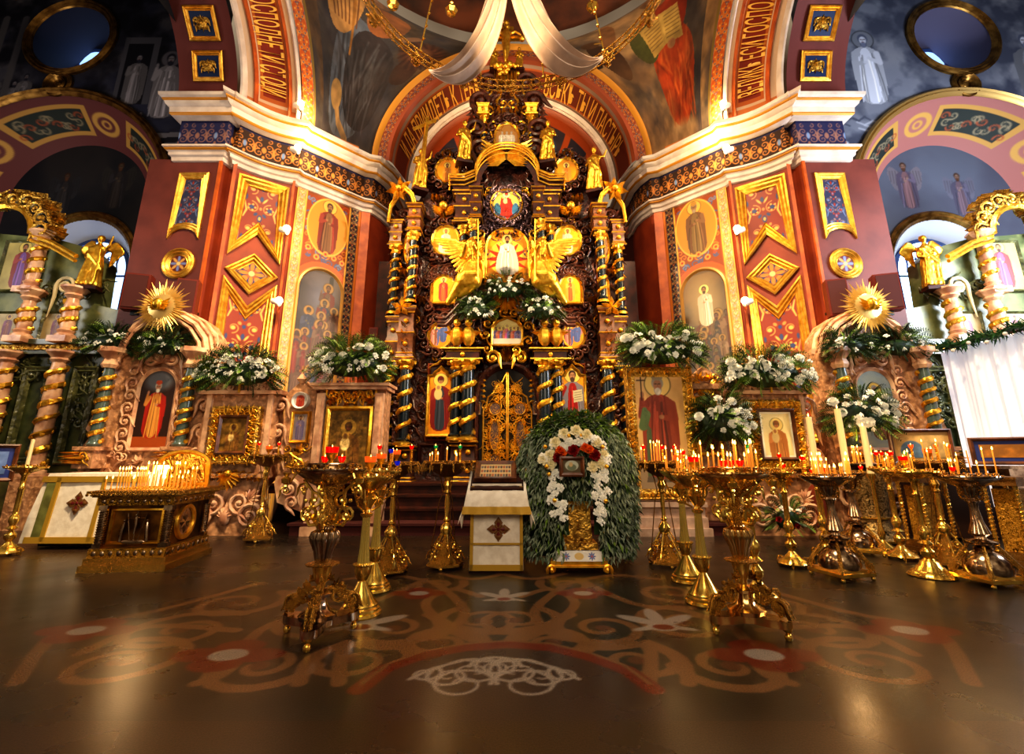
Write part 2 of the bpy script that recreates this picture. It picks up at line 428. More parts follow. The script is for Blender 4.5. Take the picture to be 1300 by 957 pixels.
def arabesque(c, bg, vine, f1, f2, pitch=None, x0=0, x1=None, y0=0, y1=None, seed=0, dense=1.0):
    x1 = c.w if x1 is None else x1; y1 = c.h if y1 is None else y1
    w = x1 - x0; p = pitch or w; n = max(1, round((y1 - y0) / p)); p = (y1 - y0) / n; m = (x0 + x1) / 2
    c.poly([(x0, y0), (x1, y0), (x1, y1), (x0, y1)], bg)
    t = w * .035
    for k in range(n):
        b = y0 + k * p
        for sgn in (-1, 1):
            c.spiral(m + sgn * w * .25, b + p * .3, w * .2, PI / 2 if sgn > 0 else PI / 2, 1.3, t, vine, sgn)
            c.spiral(m + sgn * w * .27, b + p * .75, w * .16, -PI / 2, 1.2, t, vine, -sgn)
            c.ell(m + sgn * w * .25, b + p * .3, w * .07, w * .07, f1)
            c.ell(m + sgn * w * .27, b + p * .75, w * .06, w * .06, f2)
            for q in range(5):
                an = q * PI * .4
                c.ell(m + sgn * w * .25 + math.cos(an) * w * .1, b + p * .3 + math.sin(an) * w * .1, w * .03, w * .03, f2)
            c.ell(m + sgn * w * .42, b + p * .52, w * .035, p * .07, f1)
            c.ell(m + sgn * w * .1, b + p * .52, w * .03, p * .08, f2, rot=-sgn * .6)
            c.stroke([(m + sgn * w * .45, b + p * .02), (m + sgn * w * .38, b + p * .2), (m + sgn * w * .46, b + p * .42)], [t, t * 1.6, t], f2 if k % 2 else vine)
            c.ell(m + sgn * w * .12, b + p * .14, w * .045, p * .05, f1, rot=sgn * .7); c.ell(m + sgn * w * .12, b + p * .88, w * .045, p * .05, vine, rot=-sgn * .7)
        c.ell(m, b + p * .05, w * .07, w * .12, f1); c.ell(m, b + p * .05, w * .035, w * .06, f2); c.ell(m, b + p * .3, w * .04, w * .05, vine); c.ell(m, b + p * .8, w * .05, w * .06, f1)
        c.ell(m, b + p * .55, w * .05, w * .09, f1)
    return c
def rosette(c, cx, cy, r, cols):
    for q in range(8):
        an = q * PI / 4
        c.ell(cx + math.cos(an) * r * .55, cy + math.sin(an) * r * .55, r * .36, r * .15, cols[q % 2], rot=an)
    c.ell(cx, cy, r * .22, r * .22, cols[2])
SKIN = (.72, .50, .33)
def saint(c, cx, y0, h, robe=(.55, .18, .12), mantle=(.25, .3, .42), halo=(.98, .82, .35), hair=(.22, .13, .08), skin=SKIN, beard=True, crown=None,
          child=False, book=False, staff=False, raise_l=False, seated=False, seed=0, wings=None, gold_edge=None):
    r = random.Random(seed); u = h / 7.5; hy = y0 + h - u * .6; dk = lambda q, k=.55: tuple(x * k for x in q); lt = lambda q, k=1.35: tuple(min(1, x * k + .04) for x in q)
    if wings:
        for sg in (-1, 1):
            c.smooth_poly([(cx + sg * u * .4, hy - u * 1.2), (cx + sg * u * 2.2, hy + u * .3), (cx + sg * u * 2.6, hy - u * 1.5), (cx + sg * u * 1.7, hy - u * 4.4), (cx + sg * u * .8, hy - u * 3)], wings)
            for k in range(4): c.stroke([(cx + sg * u * (.9 + .4 * k), hy - u * .8), (cx + sg * u * (1.1 + .35 * k), hy - u * (3.4 - .3 * k))], u * .08, dk(wings, .7))
    if halo is not None:
        c.ell(cx, hy, u * .98, u * .98, halo); c.ell(cx, hy, u * .98, u * .98, dk(halo, .5), ring=u * .09)
    wd = 1.0
    if seated:
        c.smooth_poly([(cx - u * 2, y0), (cx - u * 2, y0 + h * .38), (cx - u * 1.2, y0 + h * .7), (cx - u * .5, hy - u * .8), (cx + u * .5, hy - u * .8), (cx + u * 1.3, y0 + h * .7), (cx + u * 2, y0 + h * .38), (cx + u * 2.1, y0)], mantle)
    else:
        c.smooth_poly([(cx - u * 1.25, y0), (cx - u * 1.35, y0 + h * .4), (cx - u * 1.35, hy - u * 1.5), (cx - u * .5, hy - u * .75), (cx + u * .5, hy - u * .75), (cx + u * 1.35, hy - u * 1.5), (cx + u * 1.4, y0 + h * .4), (cx + u * 1.2, y0)], mantle)
    c.smooth_poly([(cx - u * .75, y0 + u * .1), (cx - u * .62, y0 + h * .5), (cx - u * .45, hy - u * .9), (cx + u * .45, hy - u * .9), (cx + u * .6, y0 + h * .5), (cx + u * .8, y0 + u * .1)], robe)
    for k in range(9):
        a = r.uniform(-1, 1); base = robe if abs(a) < .6 else mantle
        c.stroke([(cx + a * u * .7, hy - u * (1.3 + r.random())), (cx + a * u * 1.0 + r.uniform(-.15, .15) * u, y0 + h * .35), (cx + a * u * 1.15, y0 + u * .3)], u * r.uniform(.06, .14), dk(base, .6) if k % 2 else lt(base), .8)
    if gold_edge:
        for sg in (-1, 1): c.stroke([(cx + sg * u * .45, hy - u * .9), (cx + sg * u * .65, y0 + h * .45), (cx + sg * u * .82, y0 + u * .2)], u * .12, gold_edge)
    # arms and hands
    c.stroke([(cx + u * 1.0, hy - u * 1.5), (cx + u * 1.15, hy - u * 2.6), (cx + u * .3, hy - u * 2.5)], [u * .55, u * .5, u * .38], mantle); c.ell(cx + u * .15, hy - u * 2.45, u * .2, u * .16, skin)
    if raise_l:
        c.stroke([(cx - u * .95, hy - u * 1.5), (cx - u * 1.35, hy - u * 2.4), (cx - u * 1.25, hy - u * 1.1)], [u * .55, u * .48, u * .34], robe); c.ell(cx - u * 1.22, hy - u * .8, u * .16, u * .26, skin)
    else:
        c.stroke([(cx - u * 1.0, hy - u * 1.5), (cx - u * 1.15, hy - u * 2.5), (cx - u * .35, hy - u * 2.1)], [u * .55, u * .5, u * .38], lt(mantle, 1.1)); c.ell(cx - u * .25, hy - u * 2.0, u * .19, u * .17, skin)
    if staff:
        sx = cx - u * 1.25
        c.stroke([(sx, hy - u * 1.2), (sx, hy + u * .6)], u * .09, (.2, .1, .05)); c.stroke([(sx - u * .3, hy + u * .3), (sx + u * .3, hy + u * .3)], u * .09, (.2, .1, .05))
    if book:
        c.poly([(cx, hy - u * 1.9), (cx + u * 1.1, hy - u * 1.7), (cx + u * 1.2, hy - u * 3.1), (cx + u * .1, hy - u * 3.3)], (.85, .78, .6))
        for k in range(4): c.stroke([(cx + u * .2, hy - u * (2.15 + .28 * k)), (cx + u * 1.0, hy - u * (2.0 + .28 * k))], u * .05, (.4, .3, .2))
    if child:
        c.ell(cx - u * .3, hy - u * 1.9, u * .55, u * .8, (.92, .78, .5)); c.ell(cx - u * .3, hy - u * 1.0, u * .42, u * .42, halo or (.9, .8, .4)); c.ell(cx - u * .3, hy - u * 1.0, u * .24, u * .28, skin)
    # head
    if beard: c.ell(cx, hy - u * .42, u * .3, u * .42, hair)
    c.ell(cx, hy + u * .1, u * .45, u * .52, hair); c.ell(cx, hy - u * .06, u * .31, u * .42, skin)
    if not beard: c.ell(cx, hy + u * .3, u * .4, u * .26, dk(mantle, .8))
    c.stroke([(cx - u * .2, hy + u * .03), (cx - u * .07, hy + u * .03)], u * .06, (.15, .08, .05)); c.stroke([(cx + u * .07, hy + u * .03), (cx + u * .2, hy + u * .03)], u * .06, (.15, .08, .05))
    c.stroke([(cx, hy + u * .02), (cx + u * .03, hy - u * .14)], u * .04, dk(skin, .7)); c.stroke([(cx - u * .09, hy - u * .24), (cx + u * .09, hy - u * .24)], u * .05, (.5, .2, .15))
    if beard: c.ell(cx, hy - u * .52, u * .22, u * .28, lt(hair, 1.2))
    if crown: c.smooth_poly([(cx - u * .4, hy + u * .3), (cx - u * .45, hy + u * .75), (cx, hy + u * .95), (cx + u * .45, hy + u * .75), (cx + u * .4, hy + u * .3)], crown)
def crowd(c, n, seed, pal, y0, y1, hmin, hmax, halo=None):
    r = random.Random(seed)
    for y in sorted([r.uniform(y0, y1) for _ in range(n)], reverse=True):
        saint(c, r.uniform(.05, .95) * c.w, y, r.uniform(hmin, hmax), r.choice(pal), r.choice(pal), halo if r.random() < .5 else None, skin=tuple(min(1, x * r.uniform(.8, 1.1)) for x in pal[0]), beard=r.random() < .6, seed=r.randint(0, 999), raise_l=r.random() < .3)

# lettering mapped on a surface
def lettering(name, body, size, fn, material, parent, d=.02, stretch=1.0):
    cu = bpy.data.curves.new('txt', 'FONT'); cu.body = body; cu.size = size; cu.extrude = 0.0; cu.resolution_u = 3; cu.offset = size * .01
    o = bpy.data.objects.new('txt', cu); COL.objects.link(o); bpy.context.view_layer.update()
    dg = bpy.context.evaluated_depsgraph_get(); me = bpy.data.meshes.new_from_object(o.evaluated_get(dg)); bpy.data.objects.remove(o)
    xs = [v.co.x for v in me.vertices]; x0, x1 = min(xs), max(xs); M = wmat(parent).inverted() if parent is not None else Matrix.Identity(4)
    for v in me.vertices: v.co = M @ Vector(fn((v.co.x - x0) / (x1 - x0), v.co.y, d))
    me.materials.clear(); me.materials.append(material); me.name = name
    return link(name, me, parent)

def light(kind, loc, power, color, target=None, size=.3, angle=60, blend=.6, size_y=None):
    l = bpy.data.lights.new(kind.lower() + '_light', kind); l.energy = power; l.color = color
    if kind == 'AREA':
        l.size = size
        if size_y: l.shape = 'RECTANGLE'; l.size_y = size_y
    elif kind == 'SPOT': l.spot_size = math.radians(angle); l.spot_blend = blend; l.shadow_soft_size = size
    else: l.shadow_soft_size = size
    o = bpy.data.objects.new(kind.lower() + '_light', l); COL.objects.link(o); o.location = loc
    if target is not None: o.rotation_euler = (Vector(target) - Vector(loc)).to_track_quat('-Z', 'Y').to_euler()
    return o
# ================================================================ THE BUILDING
BLU = (.16, .20, .36); VIN = (.72, .42, .20); GO = (.90, .62, .22); REDC = (.60, .16, .08); LB = (.45, .55, .72)
def vec(f): f.vec = True; return f
def side_name(sx): return 'left' if sx > 0 else 'right'      # sx = 1 builds as seen on the left, -1 mirrors to the right

# ---- floor
fl = Cv(30, 15, .1, (.15, .12, .095)); fl.tone(.35, 1.6, 3); fl.tone(.5, 3.0, 9, (.26, .17, .10))
X0, X1, Y0_, Y1_ = -5.0, 5.0, 2.6, 7.2
floor = fl.mesh('floor', vec(lambda a, b: np.stack([a - 15, b, a * 0], 1)), floor_m, keep=lambda a, b: ~((a - 15 > X0) & (a - 15 < X1) & (b > Y0_) & (b < Y1_)))
tag(floor, 'polished dark brown terrazzo floor with inlaid scrolls', 'floor', kind='structure')
mo = Cv(10, 4.6, .0125, (.145, .125, .10)); mo.tone(.35, 1.6, 5); mo.tone(.4, .9, 6, (.27, .18, .11))
TAN = (.40, .27, .16); TAN2 = (.30, .17, .10); WHT = (.52, .47, .42); RD = (.36, .11, .06)
def mp(px, py, sg=1):
    g = G(px, py); return (sg * (g.x + .1) - .1 - X0, g.y - Y0_)
for sg in (1, -1):
    for (x, y, r, a0, tn, dr) in ((612, 787, .36, 2.2, 1.6, 1), (500, 797, .36, 1.0, 1.6, -1), (450, 838, .36, -.5, 1.5, 1), (560, 815, .3, 0, 1.4, 1), (395, 790, .4, 2, 1.5, -1), (330, 845, .34, 0, 1.5, -1), (230, 800, .45, 1, 1.5, 1), (150, 840, .4, 2, 1.4, -1), (555, 742, .28, .5, 1.4, -1), (420, 752, .36, 3, 1.4, 1), (300, 765, .42, 1, 1.4, -1)):
        cx, cy = mp(x, y, sg); mo.spiral(cx, cy, r, a0 if sg > 0 else PI - a0, tn, .1, TAN, dr * sg, .18); mo.ell(cx, cy, .06, .06, TAN2)
    for pts in (((640, 803), (570, 792), (540, 765), (575, 748), (610, 757)), ((430, 867), (440, 820), (500, 822), (560, 800), (600, 812)), ((560, 745), (590, 775), (560, 806), (500, 815)),
                ((380, 867), (395, 835), (440, 815)), ((250, 867), (290, 850), (330, 800), (400, 775), (470, 765), (540, 735)), ((100, 830), (190, 795), (300, 800)), ((640, 728), (600, 735), (560, 728)), ((440, 735), (500, 730), (560, 742)), ((20, 867), (80, 800), (200, 775), (330, 740))):
        P = [mp(a, b, sg) for a, b in pts]; Q = []
        for i in range(len(P) - 1):
            for t in (0, .25, .5, .75):
                p0, p1, p2, p3 = P[max(0, i - 1)], P[i], P[i + 1], P[min(len(P) - 1, i + 2)]
                Q.append(tuple(.5 * (2 * p1[k] + (p2[k] - p0[k]) * t + (2 * p0[k] - 5 * p1[k] + 4 * p2[k] - p3[k]) * t * t + (3 * p1[k] - p0[k] - 3 * p2[k] + p3[k]) * t ** 3) for k in (0, 1)))
        Q.append(P[-1]); mo.stroke(Q, .09, TAN)
    for (x, y, r) in ((290, 831, .16), (532, 753, .12), (110, 800, .16)):
        cx, cy = mp(x, y, sg)
        for k in range(4): mo.ell(cx + r * 1.2 * math.cos(k * PI / 2), cy + r * .9 * math.sin(k * PI / 2), r * 1.0, r * .7, RD)
        mo.ell(cx, cy, r * .75, r * .6, WHT)
for (x, y, k) in ((640, 757, 1), (837, 790, 1.25), (463, 790, 1.25)):
    cx, cy = mp(x, y)
    mo.ell(cx, cy + .12 * k, .05 * k, .15 * k, WHT)
    for s_ in (-1, 1): mo.ell(cx + s_ * .12 * k, cy + .05 * k, .05 * k, .14 * k, WHT, rot=-s_ * .9); mo.ell(cx + s_ * .1 * k, cy - .1 * k, .03 * k, .1 * k, WHT, rot=s_ * 1.2)
    mo.ell(cx, cy - .08 * k, .1 * k, .07 * k, WHT); mo.ell(cx, cy - .08 * k, .06 * k, .045 * k, RD)
cx, cy = mp(643, 905); arcp = [mp(x, y) for x, y in ((455, 875), (490, 848), (535, 832), (590, 822), (645, 818), (700, 822), (750, 834), (795, 850), (830, 875))]
mo.poly(arcp + [(arcp[-1][0], 0), (arcp[0][0], 0)], (.20, .14, .12)); mo.stroke(arcp, .12, RD); mo.stroke([(a, b + .07) for a, b in arcp], .03, TAN)
for sg in (1, -1):
    for (x, y, r, a0, tn, dr) in ((602, 852, .19, 2.5, 1.6, -1), (628, 846, .16, 0, 1.4, 1), (570, 858, .14, 2, 1.5, 1), (540, 855, .1, 1, 1.3, -1), (585, 868, .2, 0, 1.5, 1)):
        a, b = mp(x, y, sg); mo.spiral(a, b, r, a0 if sg > 0 else PI - a0, tn, .03, WHT, dr * sg, .2)
    mo.stroke([mp(x, y, sg) for x, y in ((520, 862), (550, 848), (590, 838), (625, 840), (642, 835))], .03, WHT)
def mosaic_fn(a, b): return np.stack([a + X0, b + Y0_, a * 0], 1)
mo.mesh('mosaic', vec(mosaic_fn), floor_m, floor, label='inlaid tan scrollwork and white flowers around a dark red medallion')

# ---- solea steps
for i, (z0, z1, ya) in enumerate(((0, .19, 8.15), (.19, .38, 8.55), (.38, .57, 8.95), (.57, .75, 9.35))):
    mb = MB(); w = 3.6 if i < 3 else 4.6
    mb.box((0, (ya + 14.5) / 2, (z0 + z1) / 2 - .02), (2 * w, 14.5 - ya, z1 - z0 - .04))
    mb.box((0, (ya - .04 + 14.5) / 2, z1 - .02), (2 * w + .06, 14.5 - ya + .04, .04))
    tag(mb.build('trim_%d' % (i + 1), wood_flat if i else mat('red carpet riser', (.28, .07, .04), .8)), ('lowest dark red', 'second dark', 'third dark', 'topmost dark')[i] + ' step up to the altar screen', 'step', kind='structure')

# ---- wall plan of one crossing pier (seen on the left)
BP = Plane((-6.0, 9.02), (-5.02, 9.72), .1); CPl = Plane((-4.98, 9.8), (-3.86, 10.98)); AP = Plane((-7.2, 8.88), (-6.2, 8.88))
bl = [BP.at(BP.L * k / 8, 0) for k in range(9)]
plan = [(-7.2, 10.6), (-7.2, 8.88), (-6.2, 8.88), (-6.16, 9.1), (-6.04, 9.1)] + [(p.x, p.y) for p in bl] + [(-5.0, 9.8), (-3.86, 10.98), (-3.66, 11.05), (-3.5, 11.4), (-3.42, 11.75), (-3.4, 14.4)]
def off(pl, d):
    out = []
    for i, p in enumerate(pl):
        a = Vector(pl[max(0, i - 1)]); b = Vector(p); c = Vector(pl[min(len(pl) - 1, i + 1)])
        e1 = (b - a).normalized() if i else (c - b).normalized(); e2 = (c - b).normalized() if i < len(pl) - 1 else e1
        n = Vector((e1.y, -e1.x)) + Vector((e2.y, -e2.x)); n = n / max(.5, n.length_squared / 2); q = b + n * d; out.append((q.x, q.y))
    return out
def sweep(mb, prof, mi=None):
    rows = [off(plan, d) for d, z in prof]; V = []; F = []; n = len(plan)
    for r_, (d, z) in zip(rows, prof): V += [(x, y, z) for x, y in r_]
    for j in range(len(prof) - 1):
        for i in range(n - 1): F.append((j * n + i, j * n + i + 1, (j + 1) * n + i + 1, (j + 1) * n + i))
    mb.add(V, F, mi)
YC, ZC, KZ = 6.0, 8.82, .93
def arch_pt(X, Y, phi, lift=0.0):
    r = Y - YC - lift; return Vector((X, YC + r * math.cos(phi), ZC + r * KZ * math.sin(phi)))
GOLDP = [(0, .0), (.0, .05), (.025, .07), (.05, .045), (.075, .06), (.11, .025), (.13, .035), (.15, .0)]
def gp(w, d=.07): return [(0, 0), (0, d * .7), (w * .2, d), (w * .38, d * .6), (w * .55, d * .85), (w * .8, d * .35), (w * .9, d * .5), (w, .01)]

for sx in (1, -1):
    sd = side_name(sx); mx = sx < 0
    def fin(mb, *a, **k):
        if mx: mb.flipx()
        return mb.build(*a, **k)
    mb = MB(); sweep(mb, [(0, 0), (0, 8.0)], 0)
    wall = fin(mb, 'wall_' + sd, [redwall]); tag(wall, 'red plaster crossing pier with gilded panels on the %s' % sd, 'wall', kind='structure')
    # plum face A and orange edging
    mb = MB(); mb.pbox(AP.at, -.54, 1.0, 0, 7.42, .0, .012); mb.pbox(AP.at, -.53, 0, 0, 7.42, -1.5, .0); fin(mb, 'plum_face', purple, wall)
    mb = MB(); mb.pbox(AP.at, .97, 1.03, 0, 7.42, 0, .05); mb.pbox(BP.at, -.03, .04, 0, 7.42, .0, .06); mb.pbox(BP.at, BP.L - .05, BP.L + .0, 0, 7.42, .0, .06); fin(mb, 'orange_edging', orange_st, wall)
    # cornice
    mb = MB()
    sweep(mb, [(.0, 7.34), (.05, 7.36), (.06, 7.44), (.1, 7.47), (.11, 7.54), (.14, 7.56)], 0); sweep(mb, [(.14, 7.56), (.17, 7.58), (.17, 7.61)], 1); sweep(mb, [(.17, 7.61), (.2, 7.62), (.2, 7.66), (.03, 7.67)], 0)
    sweep(mb, [(.03, 8.36), (.08, 8.37), (.1, 8.39), (.16, 8.4)], 0); sweep(mb, [(.16, 8.4), (.19, 8.43), (.19, 8.46)], 1); sweep(mb, [(.19, 8.46), (.2, 8.58), (.26, 8.62), (.28, 8.68)], 0)
    sweep(mb, [(.28, 8.68), (.31, 8.70), (.31, 8.73)], 1); sweep(mb, [(.31, 8.73), (.36, 8.76), (.37, 8.83), (-.3, 8.84)], 0)
    fin(mb, 'cornice', [cream, ochre], wall)
    # painted frieze
    pl2 = off(plan, .02)[1:]; seg = [0]
    for i in range(len(pl2) - 1): seg.append(seg[-1] + (Vector(pl2[i + 1]) - Vector(pl2[i])).length)
    c = Cv(seg[-1], .72, .014, BLU); n = 0
    x = 0
    k = 0
    while x < c.w:
        bgc = (.14, .15, .30) if x < 1.0 else (.20, .12, .08); vc = (.56, .40, .36) if x < 1.0 else (.82, .52, .24)
        c.poly([(x, 0), (x + .4, 0), (x + .4, .72), (x, .72)], bgc)
        for sg in (-1, 1):
            c.spiral(x + .2 + sg * .1, .26, .1, PI / 2, 1.3, .026, vc, sg); c.spiral(x + .2 + sg * .1, .45, .09, -PI / 2, 1.2, .024, vc, -sg); c.ell(x + .2 + sg * .17, .35, .02, .05, vc); c.spiral(x + .2 + sg * .1, .6, .06, PI / 2, 1.1, .02, vc, sg)
        c.ell(x + .2, .35, .03, .1, vc); c.ell(x, .35, .035, .08, vc if k % 2 else LB); c.ell(x, .17, .03, .04, vc); k += 1; x += .4
    c.stroke([(0, .1), (c.w, .1)], .04, (.12, .13, .3)); c.stroke([(0, .68), (c.w, .68)], .04, (.12, .13, .3))
    PX = np.array([p[0] for p in pl2]); PY = np.array([p[1] for p in pl2]); SG = np.array(seg)
    c.mesh('frieze', vec(lambda a, b: np.stack([np.interp(a, SG, PX) * (-1 if mx else 1), np.interp(a, SG, PY), 7.65 + b], 1)), painted, wall, flip=mx)
    # face A panel, medallion, lower panel
    def pxs(pl, pts): return [pl.px(a, b) for a, b in pts]
    def flat_panel(pl, poly, cols, name, wfr=.13, shape=None, gm=gold, seed=1, pitch=None, lab=None):
        ss = [p[0] for p in poly]; zz = [p[1] for p in poly]; a0, a1, b0, b1 = min(ss), max(ss), min(zz), max(zz)
        mb = MB(); mb.frame(pl.at, poly, gp(wfr)); fin(mb, 'gilt_frame', gm, wall)
        c = Cv(a1 - a0, b1 - b0, .012); arabesque(c, cols[0], cols[1], cols[2], cols[3], pitch or (a1 - a0) * .8, wfr * .7, c.w - wfr * .7)
        P = [(p[0] - a0, p[1] - b0) for p in poly]
        def keep(x, y):
            ins = np.zeros(len(x), bool); n_ = len(P)
            for k in range(n_):
                x0, y0 = P[k]; x1, y1 = P[(k + 1) % n_]
                if y0 == y1: continue
                ins ^= ((y >= min(y0, y1)) & (y < max(y0, y1))) & (x < x0 + (y - y0) * (x1 - x0) / (y1 - y0))
            return ins
        c.mesh(name, planefn(pl, a0, b0, .015, mx), fresco_o, wall, keep=keep, flip=mx)
    CA = ((.20, .22, .34), (.62, .45, .40), (.62, .20, .14), (.42, .50, .66)); CB = ((.55, .20, .12), (.85, .55, .28), (.22, .26, .45), (.90, .70, .35))
    q = AP.px(222, 328); rr = .235
    flat_panel(AP, [(.16, 5.56), (.16, 7.08), (.8, 7.08), (.8, 5.56), (.71, 5.70), (.6, 5.76), (.48, 5.78), (.36, 5.76), (.25, 5.70)], CA, 'blue_ornament', .16)
    flat_panel(AP, [(.16, 4.47), (.25, 4.36), (.36, 4.3), (.48, 4.28), (.6, 4.3), (.71, 4.36), (.8, 4.47), (.8, 2.4), (.16, 2.4)][::-1], CA, 'blue_ornament')
    mb = MB(); cc = (.48, 5.02); mb.frame(AP.at, [(cc[0] + .33 * math.cos(t * PI / 16), cc[1] + .33 * math.sin(t * PI / 16)) for t in range(32)], gp(.17)); fin(mb, 'round_gilt_frame', gold, wall)
    c = Cv(.4, .4, .012, (.35, .10, .10)); rosette(c, .2, .2, .19, ((.45, .5, .7), (.8, .6, .3), (.85, .75, .5)))
    c.mesh('rosette', planefn(AP, cc[0] - .2, cc[1] - .2, .02, mx), fresco_o, wall, keep=lambda a, b: (a - .2) ** 2 + (b - .2) ** 2 < .036, flip=mx)
    # face B diamond panels
    up = pxs(BP, [(298.8, 215.5), (351, 232.5), (338.3, 331), (312.9, 296), (283.3, 322.8)][::-1])
    s0, s1 = .1, BP.L - .1; mid = (s0 + s1) / 2
    zt = up[-1][1]; zb = (up[0][1] + up[2][1]) / 2; za = up[1][1]
    dm = BP.px(304.4, 369.3)[1]; dt = BP.px(309.5, 318.5)[1]; lo_t = BP.px(281.9, 345.4)[1]; lo_v = BP.px(301.6, 385)[1]
    flat_panel(BP, [(s0, zt - .05), (s0, zb), (mid, za + .05), (s1, zb), (s1, zt - .05)], CB, 'red_ornament', .21)
    flat_panel(BP, [(s0, lo_t - .05), (s0, 1.5), (s1, 1.5), (s1, lo_t - .05), (mid, lo_v)], CB, 'red_ornament', .21)
    dc = (dm + dt) / 2; dh = (dt - dm) / 2 + .02; dw = (s1 - s0) / 2
    mb = MB(); mb.frame(BP.at, [(mid, dc - dh), (mid - dw, dc), (mid, dc + dh), (mid + dw, dc)], gp(.17)); fin(mb, 'diamond_gilt_frame', gold, wall)
    c = Cv(.6, .7, .012, (.16, .2, .38)); rosette(c, .3, .35, .27, ((.88, .5, .18), (.75, .35, .15), (.85, .75, .5)))
    for k in range(4): c.ell(.3 + .17 * math.cos(k * PI / 2 + PI / 4), .35 + .17 * math.sin(k * PI / 2 + PI / 4), .06, .06, (.88, .5, .2))
    c.mesh('rosette', planefn(BP, mid - .3, dc - .35, .03, mx), fresco_o, wall, keep=lambda a, b: abs(a - .3) / (dw - .17) + abs(b - .35) / (dh - .2) < 1, flip=mx)
    # face C: saints, arched picture, ornament strips
    H = 7.4; c = Cv(CPl.L + .0, H, .014, (.58, .30, .13)); Lc = c.w; c.tone(.3, .3, 4)
    z1_ = CPl.px(403, 335)[1]
    pal_red = (.72, .26, .10)
    c.poly([(.26, 5.0), (Lc - .34, 5.0), (Lc - .34, 7.3), (.26, 7.3)], (.58, .26, .10))
    for k in range(110):
        r_ = random.Random(k * 3 + 1); a = r_.uniform(.28, Lc - .36); b = r_.uniform(5.0, 7.3)
        c.spiral(a, b, r_.uniform(.05, .12), r_.uniform(0, 6), 1.2, .03, r_.choice(((.42, .5, .66), (.85, .5, .18), (.75, .3, .12), (.3, .36, .55))), r_.choice((1, -1)))
    c.ell(.8, 6.6, .5, .72, (.80, .54, .18)); c.ell(.8, 6.6, .5, .72, (.92, .7, .3), ring=.03)
    if sx > 0: saint(c, .8, 5.92, 1.32, (.50, .33, .2), (.48, .16, .10), (.9, .68, .3), (.25, .16, .1), seed=4, skin=(.6, .42, .28))
    else: saint(c, .8, 5.92, 1.32, (.5, .38, .22), (.45, .30, .18), (.9, .68, .3), (.5, .42, .34), seed=14, crown=(.7, .5, .2), skin=(.6, .42, .28))
    for k in range(5): c.ell(.38 + k * .21, 5.86 + .1 * math.cos(k * 2.6), .07, .07, (.93, .6, .25)); c.ell(.38 + k * .21, 5.86 + .1 * math.cos(k * 2.6), .03, .03, (.7, .2, .1))
    ax, ar, az = .78, .56, 4.98
    c.ell(ax, az, ar + .14, ar + .14, (.78, .36, .14)); c.poly([(ax - ar - .14, 0), (ax + ar + .14, 0), (ax + ar + .14, az), (ax - ar - .14, az)], (.70, .36, .16))
    c.ell(ax, az, ar + .02, ar + .02, (.80, .60, .35)); c.poly([(ax - ar - .02, 0), (ax + ar + .02, 0), (ax + ar + .02, az), (ax - ar - .02, az)], (.80, .60, .35))
    c.ell(ax, az, ar - .06, ar - .06, (.30, .26, .30)); c.poly([(ax - ar + .06, 0), (ax + ar - .06, 0), (ax + ar - .06, az), (ax - ar + .06, az)], (.30, .22, .18))
    sub = Cv(2 * ar - .12, az + ar - .06 - 1.0, .014, (.20, .15, .13)); sub.tone(.9, .5, 8, (.34, .27, .23) if sx > 0 else (.38, .26, .16)); sub.ell(sub.w / 2, sub.h * .85, .3, .5, (.5, .5, .6) if sx > 0 else (.75, .6, .35), .7, .3)
    if sx > 0:
        sub.stroke([(.75, sub.h * .72), (.75, sub.h * .97)], .1, (.2, .17, .15)); crowd(sub, 30, 3, [(.44, .30, .22), (.30, .19, .14), (.20, .20, .28), (.36, .25, .18), (.42, .15, .10)], .8, 3.2, .75, 1.0, (.62, .45, .22))
    else:
        sub.ell(.5, 3.7, .45, .7, (.72, .60, .42), .6, .3); crowd(sub, 26, 5, [(.46, .36, .28), (.38, .2, .13), (.24, .2, .2), (.42, .31, .22)], .6, 2.7, .65, .9, (.6, .45, .25)); saint(sub, .5, 3.15, .95, (.85, .78, .65), (.8, .72, .6), (.95, .85, .5), seed=9)
    js = int(1.0 / H * (c.ny - 1)); i0 = int((ax - ar + .06) / c.res)
    hh, ww = min(sub.ny, c.ny - js), min(sub.nx, c.nx - i0); XX = c.x[None, i0:i0 + ww]; YY = c.y[js:js + hh, None]
    ins = (np.abs(XX - ax) < ar - .06) & ((YY < az) | ((XX - ax) ** 2 + (YY - az) ** 2 < (ar - .06) ** 2)); c.a[js:js + hh, i0:i0 + ww][ins] = sub.a[:hh, :ww][ins]
    arabesque(c, (.84, .64, .36), (.62, .30, .14), (.45, .45, .6), (.95, .9, .75), .3, 0.03, .2); c.stroke([(.22, 0), (.22, H)], .03, (.95, .72, .3)); c.stroke([(.015, 0), (.015, H)], .03, (.95, .72, .3))
    arabesque(c, (.13, .14, .22), (.90, .62, .26), (.75, .25, .1), (.92, .82, .5), .26, Lc - .29, Lc - .08); c.stroke([(Lc - .31, 0), (Lc - .31, H)], .035, (.96, .72, .28)); c.stroke([(Lc - .05, 0), (Lc - .05, H)], .06, (.80, .45, .16))
    c.mesh('mural', planefn(CPl, 0, 0, .012, mx), fresco_o, wall, flip=mx, label='painted saint in a gold oval above an arched picture' if sx > 0 else 'painted crowned saint in a gold oval above a bright arched picture')
    mb = MB(); N = 20; arch = [(ax - ar, 1.2)] + [(ax - ar * math.cos(PI * k / N), az + ar * math.sin(PI * k / N)) for k in range(N + 1)] + [(ax + ar, 1.2)]
    mb.frame(CPl.at, arch, [(0, 0), (0, .05), (.04, .07), (.08, .0)], closed=False); fin(mb, 'arch_moulding', mat('painted gilt', (.85, .66, .38), .4, .5), wall)
